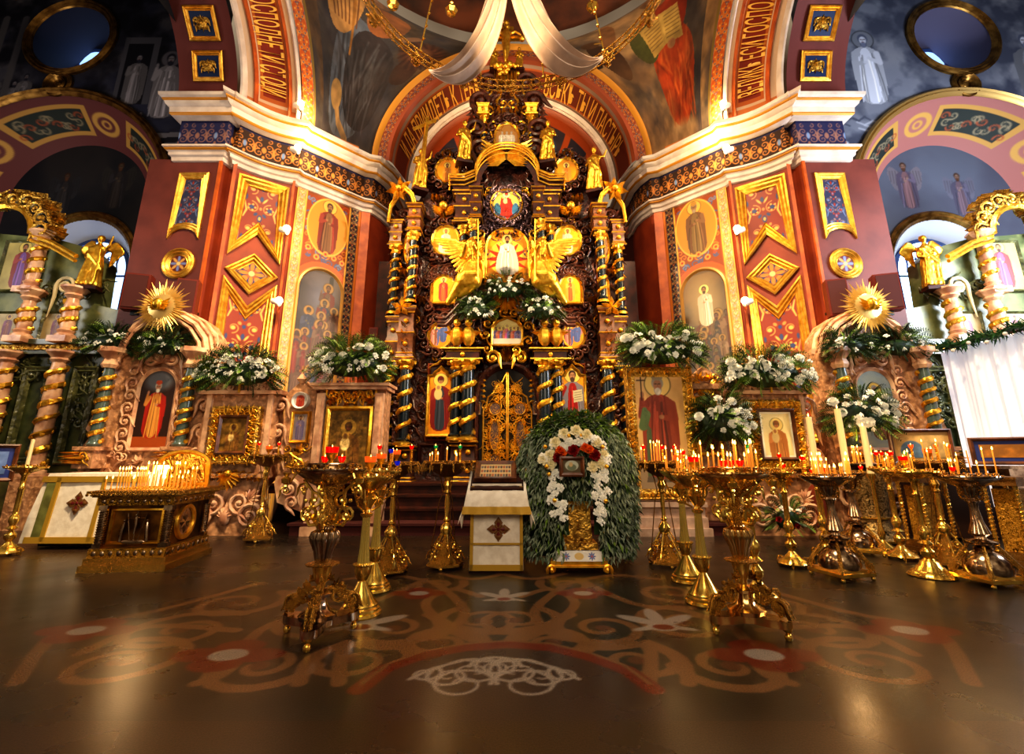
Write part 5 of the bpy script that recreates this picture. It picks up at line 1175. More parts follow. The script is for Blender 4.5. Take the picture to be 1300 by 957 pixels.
# ---- statues on and around the screen
GS = None
def st(px_, pt, pb, pose, lab, rz=0, d=.3, wings=False, seed=1):
    a, zt = q(px_, pt); zb = q(px_, pb)[1]
    return statue('gilded_statue', (a, YI - d, zb), zt - zb, pose, lab, 'statue', rz, wings, seed, gold_hot)
st(592, 163, 216, 'raise', 'gilded robed statue raising a hand left of the top oval icon', .3)
st(694, 163, 216, 'stand', 'gilded robed statue bowing its head right of the top oval icon', -.3, seed=3)
sA = st(538, 198, 250, 'raise', 'gilded figure holding a tall slanted cross on the screen\'s left shoulder', .5)
mb = MB(); a, b = q(549, 175); a2, b2 = q(541, 252); mb.tube([(a2, YI - .75, b2), (a, YI - .75, b)], .05, 4); c1, d1 = q(532, 189); c2, d2 = q(559, 178); mb.tube([(c1, YI - .75, d1), (c2, YI - .75, d2)], .05, 4)
tag(mb.build('gilded_cross', gold_hot), 'tall slanted gilded cross held by the left shoulder statue', 'cross')
st(751, 196, 252, 'point', 'gilded figure pointing outward on the screen\'s right shoulder', -.4, seed=6)
# crucifix group
a, zt = q(643, 38); zb = q(643, 100)[1]; cr = empty('crucifix', (a, YI - .2, zb), 'gilded crucifix with a hanging figure on the very top of the altar screen', 'crucifix')
h = zt - zb; mb = MB(); mb.pbox(I, a - .05, a + .05, zb, zt, .15, .25); mb.pbox(I, a - .42, a + .42, zb + h * .66, zb + h * .66 + .09, .15, .25); mb.pbox(I, a - .2, a + .2, zb + h * .86, zb + h * .86 + .07, .15, .25)
for x_, z_ in ((a - .42, zb + h * .69), (a + .42, zb + h * .69), (a, zt)): mb.ball((x_, YI - .2, z_), .09, 8, 6)
mb.build('cross', gold_hot, cr)
mb = MB(); y = YI - .32; bz = zb + h * .22
limb(mb, [(a, y, bz), (a + .04, y - .03, bz + .3), (a, y, bz + .5), (a, y, bz + .62), (a, y, bz + .78)], [.05, .07, .11, .12, .13]); limb(mb, [(a - .05, y, bz + .5), (a - .03, y - .05, bz + .2), (a - .02, y, bz - .1)], [.08, .06, .04])
for sg in (-1, 1): limb(mb, [(a + sg * .1, y, bz + .8), (a + sg * .24, y, bz + .86), (a + sg * .38, y, zb + h * .69)], [.05, .042, .03])
mb.ball((a + .03, y - .03, bz + .96), (.075, .085, .1), 10, 8)
me = fuse(mb, .022, 3); me.materials.append(gold_hot); o = link('hanging_figure', me, cr); o.matrix_parent_inverse = wmat(cr).inverted(); me.polygons.foreach_set('use_smooth', [True] * len(me.polygons))
for (x_, lab) in ((628, 'small gilded mourning figure left of the crucifix foot'), (659, 'small gilded mourning figure right of the crucifix foot')):
    st(x_, 70, 98, 'stand', lab, 0, .25, seed=x_)
mb = MB(); a, b = q(643, 108)
for k in range(16): r_ = random.Random(k); mb.ball(I(a + r_.uniform(-.32, .32), b + r_.uniform(-.16, .2), r_.uniform(.45, .6)), r_.uniform(.05, .1), 8, 6)
for k in range(7): mb.acanthus(I, a - .3 + .1 * k, b - .05, .2, (k - 3) * .4, 5, .5)
mb.build('gilded_cluster', gold_hot, icono)
for sg in (1, -1):
    mb = MB()
    for x_, y_ in ((622, 112), (612, 135), (606, 170), (611, 195)):
        a_, b_ = q(x_, y_); mb.scroll(I, mX(a_, sg), b_, .5, .5, -sg, .07, .2, 1.4, 7, 18); mb.acanthus(I, mX(a_, sg), b_, .4, sg * .7, 7, .24)
    mb.build('large_scrolls', MATS['dark walnut'], icono)
# flying angels
for sg in (1, -1):
    lab = 'gilded winged angel kneeling on the %s volute of the altar screen' % ('left' if sg > 0 else 'right')
    a, b = q(600, 374); a = mX(a, sg); mb = MB(); y = YI - .75; z0 = b
    def T(x, z): p = q(x, z); return mX(p[0], sg), p[1]
    def pt(x, z, d=0): p = T(x, z); return Vector((p[0], y - d, p[1]))
    limb(mb, [pt(603, 338), pt(604, 350, .04), pt(602, 364)], [.15, .19, .22]); limb(mb, [pt(602, 364), pt(592, 372, .15), pt(583, 384, .05), pt(574, 397)], [.2, .17, .11, .07]); limb(mb, [pt(606, 364), pt(606, 374, .12), pt(598, 382, .05), pt(588, 388)], [.2, .17, .12, .08])
    for k in range(5): mb.tube([pt(600 + k * 2, 352, .16), pt(596 + k * 3, 368, .28), pt(588 + k * 3, 380, .2)], [.05, .07, .04], 6)
    mb.ball(pt(601, 329, .05), (.115, .12, .15), 12, 10); mb.ball(pt(603, 328, -.03), (.14, .12, .15), 10, 8); limb(mb, [pt(605, 340), pt(611, 345, .2), pt(606, 338, .4)], [.1, .08, .05]); limb(mb, [pt(599, 340), pt(592, 346, .2), pt(597, 336, .4)], [.1, .08, .05])
    me = fuse(mb, .024, 3); me.materials.append(gold_hot); me.polygons.foreach_set('use_smooth', [True] * len(me.polygons)); o = bpy.data.objects.new('gilded_angel', me); COL.objects.link(o); tag(o, lab, 'statue')
    mb = MB()
    for row, (n_, Lk) in enumerate(((12, 1.0), (9, .62), (6, .35))):
        for k in range(n_):
            t = k / (n_ - 1); s0_ = pt(606, 340, -.1 + .06 * row); e1 = Vector(pt(557, 318, -.1)); e2 = Vector(pt(588, 372, -.1)); e = e1.lerp(e2, t ** 1.3); e = s0_ + (e - s0_) * Lk * (1 - .12 * math.sin(t * 3)); md = s0_.lerp(e, .5) + Vector((0, -.05, .12 * (1 - t)))
            mb.tube([s0_, md, e], [.04, .065, .03], 6, flat=.5)
    for k in range(9):      # further wing
        t = k / 8; s0_ = pt(606, 340, 0); e = Vector(pt(616, 320)).lerp(Vector(pt(616, 368)), t); mb.tube([s0_, s0_.lerp(e, .5) + Vector((sg * .08, -.1, .05)), e], [.04, .07, .03], 6)
    mb.build('wing', gold_hot, o)
    mb = MB(); mb.tube([pt(611, 306, .35), pt(611, 378, .35)], .018, 6); mb.build('spear', gold_hot, o)
# carpeted step faces beneath, side returns of the screen
for sg in (1, -1): mb = MB(); mb.box((CX0 + sg * 2.85, YI + .3, 3.3), (.5, .5, 5.1)); mb.build('side_return', wood_flat, icono)
# ================================================================ SHRINES, SIDE ALTARS, TABLES
def rel(Y):
    P = front(Y); return P, P.at, (lambda x, y: P.px(x, y))
def rect(x0, x1, z0, z1): return [(x0, z0), (x1, z0), (x1, z1), (x0, z1)]
FR = [(0, 0), (0, .08), (.03, .11), (.07, .07), (.1, .1), (.13, .03)]
def gilt_icon(par, P, cx, z0, w, h, draw, label, fw=.2, d=.1, inner=wood_mid, outer=gold_relief, bg=BGG, name='icon', m=None):
    o = icon(par, P, cx, z0, w, h, 'rect', draw, label, d=d, frame_w=0, bg=bg, name=name, m=m)
    mb = MB(); F_ = rect(cx - w / 2, cx + w / 2, z0, z0 + h)
    mb.frame(P.at, F_, [(-.05, d - .05), (-.05, d + .03), (-.02, d + .05), (.01, d + .005)]); mb.build('inner_frame', inner, o)
    if fw:
        mb = MB(); mb.frame(P.at, rect(cx - w / 2 - fw, cx + w / 2 + fw, z0 - fw, z0 + h + fw), [(0, 0), (0, d), (.03, d + .03), (.06, d + .01), (fw - .06, d - .01), (fw - .04, d + .02), (fw - .04, d - .02)]); fr = mb.build('gilded_frame', outer, par)
        mb = MB(); n = 26; per = 2 * (w + h + 2 * fw)
        for k in range(n):
            t = k / n * per; W_, H_ = w + fw, h + fw
            t = k / n * 2 * (W_ + H_)
            if t < W_: a, b, r_ = cx - W_ / 2 + t, z0 - fw / 2, 0
            elif t < W_ + H_: a, b, r_ = cx + W_ / 2, z0 - fw / 2 + t - W_, PI / 2
            elif t < 2 * W_ + H_: a, b, r_ = cx + W_ / 2 - (t - W_ - H_), z0 + h + fw / 2, PI
            else: a, b, r_ = cx - W_ / 2, z0 + h + fw / 2 - (t - 2 * W_ - H_), -PI / 2
            mb.scroll(P.at, a, b, fw * .75, r_, 1 if k % 2 else -1, .014, d + .02, 1.2, 4, 8); mb.acanthus(P.at, a, b, fw * .5, r_, 3, d + .05)
        mb.build('leaf_carving', gold_hot, fr)
    return o
def dark_madonna(c):
    c.a[:] = (.46, .33, .13); c.tone(.5, .1, 3); saint(c, c.w / 2, -c.h * .35, c.h * 1.15, (.50, .34, .13), (.44, .28, .11), (.66, .50, .20), (.2, .12, .08), (.34, .2, .12), beard=False, child=True); c.tone(.5, .05, 8)
    for k in range(14): c.spiral(c.w * (.1 + .8 * ((k * 37) % 10) / 10), c.h * (.08 + .84 * ((k * 53) % 14) / 14), c.w * .07, k, 1.2, .012, (.62, .46, .18), 1 if k % 2 else -1, al=.7)
def bright_madonna(c):
    c.a[:] = (.98, .95, .84); c.poly([(c.w * .08, c.h * .05), (c.w * .92, c.h * .05), (c.w * .92, c.h * .95), (c.w * .08, c.h * .95)], (.97, .88, .62)); saint(c, c.w / 2, -c.h * .3, c.h * 1.1, (.75, .5, .25), (.72, .45, .22), (.98, .85, .5), beard=False, child=True, skin=(.75, .5, .3))
def shrine_base(par, at, cx, z1, w, seed, m=None):
    m = m or marble_pink; mb = MB()      # vase shaped carved foot
    pts = [(-.5, .0), (.5, 0), (.5, .1), (.44, .14), (.46, .4), (.36, .62), (.40, .8), (.5, .92), (.5, 1), (-.5, 1), (-.5, .92), (-.40, .8), (-.36, .62), (-.46, .4), (-.44, .14), (-.5, .1)]
    mb.prism(at, [(cx + a * w, b * z1) for a, b in pts], -.35, .0); mb.build('marble_foot', m, par)
    mb = MB()
    for sg in (-1, 1):
        mb.scroll(at, cx + sg * w * .34, z1 * .32, w * .34, 0, sg, .035, .03, 1.6, 6, 20); mb.scroll(at, cx + sg * w * .18, z1 * .55, w * .26, 1.2 * sg, -sg, .03, .03, 1.4, 6, 16)
        mb.acanthus(at, cx + sg * w * .3, z1 * .6, w * .2, -sg * .8, 7, .06)
    mb.acanthus(at, cx, z1 * .3, w * .22, 0, 7, .08); mb.ball(at(cx, z1 * .3, .03), (.09, .05, .12), 10, 8)
    mb.build('carved_scrolls', marble_plain, par)
# ---- left framed shrine
def framed_shrine(sg, label, draw, ilabel, bg):
    P, at, q_ = rel(8.15); cx = -4.66 if sg > 0 else 4.43; par = empty('icon_shrine', (cx, 8.15, 0), label, 'icon shrine')
    shrine_base(par, at, cx, .92, 1.15, 3)
    mb = MB(); pts = [(-.62, .95), (.62, .95), (.6, 1.2), (.66, 1.6), (.6, 2.0), (.68, 2.35), (.5, 2.42), (.3, 2.55), (0, 2.62), (-.3, 2.55), (-.5, 2.42), (-.68, 2.35), (-.6, 2.0), (-.66, 1.6), (-.6, 1.2)]
    mb.prism(at, [(cx + a, b) for a, b in pts], -.3, 0); mb.pbox(at, cx - .62, cx + .62, .9, .97, -.32, .08); mb.build('marble_body', marble_pink, par)
    mb = MB(); mb.pbox(at, cx - .7, cx + .7, 2.28, 2.34, -.3, .1); mb.pbox(at, cx - .56, cx - .48, 1.0, 2.28, 0, .06); mb.pbox(at, cx + .48, cx + .56, 1.0, 2.28, 0, .06); mb.build('marble_border', marble_plain, par)
    mb = MB()
    for s2 in (-1, 1):
        for z in (1.25, 1.65, 2.1): mb.scroll(at, cx + s2 * .66, z, .26, 0, s2, .03, -.05, 1.4, 6, 14)
    mb.carve(at, (cx - .5, cx, 2.36, 2.5), 6, .16, 4, cx, None, .03); mb.build('carved_sides', marble_plain, par)
    gilt_icon(par, P, cx, 1.32 if sg > 0 else 1.22, .42 if sg > 0 else .54, .55 if sg > 0 else .76, draw, ilabel, .2, .12, bg=bg)
    mb = MB()
    for k in range(9): mb.petal(at, cx, .98, .3 - .02 * abs(k - 4), .11, PI + (k - 4) * .3, .05, .16)
    for s2 in (-1, 1):
        for k in range(4): mb.acanthus(at, cx + s2 * (.12 + .12 * k), 1.0 - .02 * k, .14, PI - s2 * .6, 5, .12)
    mb.ball(at(cx, .97, .1), .06, 8, 6); mb.build('gilt_swag', gold_hot, par)
    mb = MB(); mb.pbox(at, cx - .015, cx + .015, 2.3, 2.56, .1, .13); mb.pbox(at, cx - .08, cx + .08, 2.44, 2.47, .1, .13); mb.build('cross', gold_hot, par)
    return par
framed_shrine(1, 'pink marble shrine with a wide gilt frame around a small dark icon', dark_madonna, 'small dark icon of a mother and child', (.3, .2, .1))
k3 = framed_shrine(-1, 'pink marble shrine with a gilt frame around a bright white-gold icon on the right', bright_madonna, 'bright icon of a mother and child on white gold', (.98, .95, .84))
# ---- larger shrine left of the steps
P, at, q_ = rel(8.2); cx = -2.78; par = empty('icon_shrine', (cx, 8.2, 0), 'tall marble shrine holding a large dark gilded icon, left of the steps', 'icon shrine')
for s2, w_ in ((-1, .2), (1, .2)):
    mb = MB(); mb.pbox(at, cx + s2 * .5 - .13, cx + s2 * .5 + .13, 0, .14, -.4, .12); mb.pbox(at, cx + s2 * .5 - .1, cx + s2 * .5 + .1, .14, .86, -.38, .06); mb.pbox(at, cx + s2 * .5 - .13, cx + s2 * .5 + .13, .86, .96, -.4, .1); mb.build('pedestal', marble_plain, par)
    mb = MB(); mb.pbox(at, cx + s2 * .5 - .07, cx + s2 * .5 + .07, .96, 2.3, -.2, .1); mb.pbox(at, cx + s2 * .5 - .035, cx + s2 * .5 + .035, 1.02, 2.24, .1, .13); mb.build('pilaster', marble_plain, par)
mb = MB(); mb.pbox(at, cx - .58, cx + .58, .86, 2.42, -.4, -.02); mb.build('marble_body', marble_pink, par)
mb = MB(); mb.pbox(at, cx - .64, cx + .64, 2.36, 2.42, -.4, .14); mb.pbox(at, cx - .68, cx + .68, 2.42, 2.47, -.4, .18); mb.build('cornice', marble_plain, par)
mb = MB(); mb.carve(at, (cx - .4, cx, 2.1, 2.32), 14, .16, 9, cx, None, .05); mb.frame(at, rect(cx - .4, cx + .4, .98, 2.08), [(0, 0), (0, .07), (.04, .09), (.08, .03)]); mb.build('gilt_spandrel', gold_hot, par)
icon(par, P, cx, 1.06, .64, .94, 'rect', dark_madonna, 'large darkened gold icon of a mother and child', d=.04, frame_w=0, bg=(.3, .2, .1))
wx = cx - .9; mb = MB(); pts = [(-.26, .95), (.26, .95), (.26, 2.4), (.12, 2.42), (0, 2.55), (-.14, 2.42), (-.26, 2.3)]; mb.prism(at, [(wx + a, b) for a, b in pts], -.35, -.04); mb.build('side_wing', marble_pink, par)
mb = MB(); pts = [(-.22, .5), (.2, .35), (.24, .95), (-.26, .95), (-.3, .8)]; mb.prism(at, [(wx + a, b) for a, b in pts], -.3, -.05)
mb.scroll(at, wx - .02, .72, .3, 0, 1, .035, .0, 1.5, 6, 18); mb.scroll(at, wx + .05, .5, .2, 1, -1, .03, .0); mb.build('carved_bracket', marble_plain, par)
icon(par, P, wx + .02, 2.06, .24, .24, 'oval', dr(dict(robe=(.6, .2, .15), mantle=(.7, .3, .2), halo=None, beard=False, k=1.6, y=-.4)), 'small round white medallion with a head in red', d=.02, frame_w=.03, bg=(.85, .84, .82), fm=paper)
icon(par, P, wx + .06, 1.5, .24, .46, 'rect', dr(dict(robe=(.45, .4, .5), mantle=(.4, .36, .5), halo=(.7, .6, .5), k=.9)), 'narrow grey violet icon on the side wing', d=.02, frame_w=.04, bg=(.56, .50, .50))
mb = MB(); mb.carve(at, (wx - .2, wx + .22, 1.0, 1.42), 12, .16, 5, None, None, .0); mb.build('gilt_spray', gold_hot, par)
mb = MB(); mb.lathe([(.03, 2.5), (.09, 2.56), (.05, 2.62), (.02, 2.66)], (wx - .02, 8.25, 0), 10); mb.pbox(at, wx - .08, wx + .04, 2.7, 2.73, -.06, -.03); mb.pbox(at, wx - .035, wx - .005, 2.62, 2.8, -.06, -.03); mb.build('finial_cross', marble_plain, par)
# wing of the matching shrine on the right, seen between the big icon and the bouquet
P2, at2, _ = rel(8.5); par = empty('icon_shrine', (3.45, 8.5, 0), 'brown gilt shrine with a dark veiled icon half hidden behind the white bouquet', 'icon shrine')
mb = MB(); mb.pbox(at2, 3.18, 3.8, 0, .3, -.3, .04); mb.pbox(at2, 3.2, 3.78, .3, 2.5, -.3, 0); mb.pbox(at2, 3.12, 3.86, 2.42, 2.52, -.3, .08); mb.prism(at2, [(3.25, 2.52), (3.75, 2.52), (3.66, 2.72), (3.5, 2.85), (3.34, 2.72)], -.2, 0); mb.build('marble_body', marble_pink, par)
icon(par, P2, 3.48, 1.3, .36, .95, 'rect', dr(dict(robe=(.3, .15, .12), mantle=(.32, .14, .12), halo=(.7, .5, .25), beard=False, k=.95)), 'dark brown icon of a veiled figure', d=.02, frame_w=.05, bg=(.55, .38, .22))
mb = MB(); mb.carve(at2, (3.24, 3.49, 2.3, 2.7), 8, .16, 5, 3.49, None, .03); mb.build('gilt_spray', gold_hot, par)
# ---- big standing icon right of the steps
P, at, q_ = rel(8.2); cx = 2.55; par = empty('standing_icon', (cx, 8.2, 0), 'large gold framed icon of a grey bearded saint holding a cross, right of the steps', 'icon')
def vlad(c):
    c.a[:] = (.86, .66, .40); c.tone(.15, .4, 5); c.tone(.3, .3, 6, (.93, .78, .52)); c.poly([(0, 0), (c.w, 0), (c.w, .5), (0, .5)], (.62, .52, .40)); c.poly([(.1, .1), (c.w - .1, .1), (c.w * .8, .5), (.2, .5)], (.40, .34, .28))
    saint(c, c.w / 2 - .02, .16, 1.72, (.52, .20, .13), (.58, .24, .15), (.93, .78, .45), (.62, .58, .52), (.66, .45, .32), raise_l=True, staff=True, seed=3, crown=(.62, .54, .42), gold_edge=(.50, .18, .12)); c.stroke([(.16, 1.22), (.1, 1.02), (.14, 1.3)], [.16, .15, .09], (.34, .42, .26)); c.poly([(.12, .2), (.2, .2), (.24, .95), (.16, 1.1)], (.33, .38, .25))
icon(par, P, cx + .0, .72, .82, 1.88, 'rect', vlad, 'painted saint in a red mantle with a crown and cross staff', d=.03, frame_w=0, bg=(.86, .66, .40), m=icon_m)
mb = MB(); mb.frame(at, rect(cx - .58, cx + .58, .55, 2.76), [(0, -.06), (0, .08), (.02, .11), (.05, .07), (.1, .09), (.14, .04), (.17, .03)]); fr = mb.build('gilded_frame', gold_relief, par)
mb = MB()
for k in range(22):
    z = .62 + k * .1
    for s2 in (-1, 1): mb.scroll(at, cx + s2 * .5, z, .08, PI / 2, s2 if k % 2 else -s2, .01, .09, 1.1, 4, 7)
for k in range(10):
    for z in (.63, 2.68): mb.scroll(at, cx - .45 + k * .1, z, .08, 0, 1 if k % 2 else -1, .01, .09, 1.1, 4, 7)
mb.build('leaf_carving', gold_hot, fr)
mb = MB(); mb.pbox(at, cx - .66, cx + .66, 0, .12, -.3, .16); mb.pbox(at, cx - .62, cx + .62, .12, .28, -.3, .1); mb.pbox(at, cx - .6, cx + .6, .28, .44, -.3, .05); mb.pbox(at, cx - .63, cx + .63, .44, .52, -.3, .1); mb.build('stepped_plinth', mat('pale stone', (.78, .66, .58), .4, rgb2=(.66, .54, .46)), par)
# ---- niche shrines with sunbursts
for sg in (1, -1):
    P, at, q_ = rel(8.3); cx = -6.3 if sg > 0 else 6.45; nm = 'left' if sg > 0 else 'right'
    par = empty('niche_shrine', (cx, 8.3, 0), 'pink marble niche shrine holding %s' % ('an icon of a bishop in red' if sg > 0 else 'an icon of a haloed elder'), 'niche shrine')
    m_ = lambda a: cx + sg * a
    prof_ = [(-.95, .0), (.95, 0), (.95, .9), (1.0, 1.0), (.9, 1.15), (.92, 1.5), (1.0, 1.9), (.9, 2.3), (.95, 2.75), (.98, 3.0), (.9, 3.35), (.7, 3.62), (.4, 3.8), (0, 3.86), (-.4, 3.78), (-.62, 3.4), (-.66, 3.0), (-.8, 2.85), (-.8, 2.5), (-1.0, 2.35), (-.98, 2.15), (-.86, 2.1), (-1.02, 1.9), (-1.08, 1.7), (-.96, 1.6), (-1.1, 1.35), (-1.15, 1.1), (-1.0, .95)]
    mb = MB(); mb.prism(at, [(m_(a), b) for a, b in (prof_ if sg > 0 else prof_[::-1])], -.4, 0); mb.build('marble_body', marble_pink, par)
    mb = MB(); ar = [(m_(a), b) for a, b in ((-.7, 2.95), (-.66, 3.2), (-.5, 3.5), (-.25, 3.7), (0, 3.76), (.3, 3.72), (.58, 3.56), (.8, 3.3), (.9, 2.95))]
    for w_, o_, d_ in ((.05, 0, .1), (.035, -.09, .14), (.03, .07, .06)): mb.tube([at(a + (a - cx) * o_ , b + o_ * 1.0, d_) for a, b in ar], w_, 6)
    V = [at(a, b, .1) for a, b in ar] + [at(cx + (a - cx) * 1.12, b + .12, -.1) for a, b in ar]; n = len(ar); mb.add(V, [(i, i + 1, n + i + 1, n + i) for i in range(n - 1)]); mb.build('arch_moulding', marble_plain, par)
    def bish(c):
        c.a[:] = (.20, .11, .07); c.poly([(0, 0), (c.w, 0), (c.w, c.h * .14), (0, c.h * .14)], (.66, .30, .10)); c.ell(c.w / 2, c.h * .86, c.w * .4, c.h * .13, (.45, .48, .52), .8, .05)
        saint(c, c.w * .5, c.h * .12, c.h * .72, (.80, .52, .22), (.66, .13, .06), None, (.75, .72, .66), (.75, .52, .4), raise_l=True, crown=(.75, .3, .12), gold_edge=(.9, .7, .3), seed=2)
    def elder(c):
        c.a[:] = (.55, .60, .60); c.tone(.5, .2, 4, (.7, .7, .6)); saint(c, c.w * .5, c.h * .1, c.h * .7, (.45, .28, .16), (.40, .24, .14), (.93, .75, .3), (.6, .55, .5), (.6, .42, .3))
    o = icon(par, P, m_(.07), 1.38, .62, 1.35, 'arch', bish if sg > 0 else elder, 'bishop in a red and gold vestment' if sg > 0 else 'haloed elder in brown', d=.02, frame_w=.06, fm=marble_plain, m=icon_m)
    mb = MB()
    for s2 in (-1, 1):
        for k in range(7): z = 1.4 + k * .22; mb.scroll(at, m_(.07) + s2 * .46, z, .2, .4, s2 * (1 if k % 2 else -1), .024, .04, 1.3, 5, 12)
        mb.scroll(at, m_(.07) + s2 * .2, 2.92, .3, 0, s2, .035, .06, 1.5, 6, 16)
        mb.scroll(at, m_(.07) + s2 * .72, .6, .5, 0, -s2, .045, .06, 1.6, 6, 20); mb.acanthus(at, m_(.07) + s2 * .4, .75, .3, s2 * .9, 7, .08)
    mb.carve(at, (cx - .9, cx + .85, 1.1, 1.3), 12, .16, 8, None, None, .04); mb.carve(at, (cx - .8, cx + .8, .15, .9), 14, .24, 9, cx, None, .04)
    mb.acanthus(at, m_(.07), 2.86, .34, 0, 9, .12); mb.build('carved_ornament', marble_plain, par)
    teal = mat('teal marble', (.30, .36, .33), .25, coat=.3)
    for a in (-.74, .7):
        column(m_(a), 1.32, 2.86, .085, .16, par, 6.5, teal, gold_hot, at, 'spiral_column', False)
        c0 = at(m_(a), 0, .16); mb = MB(); mb.lathe([(.1, 2.74), (.13, 2.8), (.1, 2.9), (.17, 3.0), (.2, 3.02), (.2, 3.1)], (c0.x, c0.y, 0), 14, 7, .2); mb.build('capital', marble_plain, par)
        mb = MB(); mb.box((c0.x, c0.y, 1.2), (.32, .32, .3)); mb.box((c0.x, c0.y, 1.37), (.38, .36, .06)); mb.box((c0.x, c0.y, .5), (.34, .3, 1.0)); mb.build('column_base', marble_pink, par)
        mb = MB(); mb.carve(at, (m_(a) - .1, m_(a) + .1, 1.1, 1.3), 5, .12, 3, None, None, .34); mb.build('gilt_panel', gold_hot, par)
    # sunburst
    sp = at(m_(.0) + (0 if sg > 0 else -.05), 3.86, .2); sb = empty('sunburst', tuple(sp), 'gilded sunburst with a small winged head on top of the %s niche shrine' % nm, 'sunburst'); mb = MB(); f2 = front(8.1).at
    for k in range(48):
        t = 2 * PI * k / 48; L_ = (.5, .4, .46, .36)[k % 4] * 1.05; w_ = .03
        mb.petal(f2, sp.x + math.cos(t) * .1, sp.z + math.sin(t) * .1, L_ - .08, w_ * 2.0, t - PI / 2, -.01, .03)
    mb.lathe([(.0, -.02), (.22, -.02), (.25, .01), (.2, .03), (0, .04)], (sp.x, sp.y, sp.z), 20, mat=Matrix.Rotation(PI / 2, 4, 'X')); mb.build('rays', mat('pale gilt', (.98, .82, .50), .35, .7), sb)
    mb = MB(); mb.ball((sp.x, sp.y - .1, sp.z + .02), (.09, .09, .11), 12, 8)
    for s2 in (-1, 1):
        for k in range(5): mb.petal(f2, sp.x, sp.z - .02, .26 - .03 * k, .08, s2 * (.9 + .3 * k), .08, .14)
    mb.build('winged_head', gold_hot, sb)
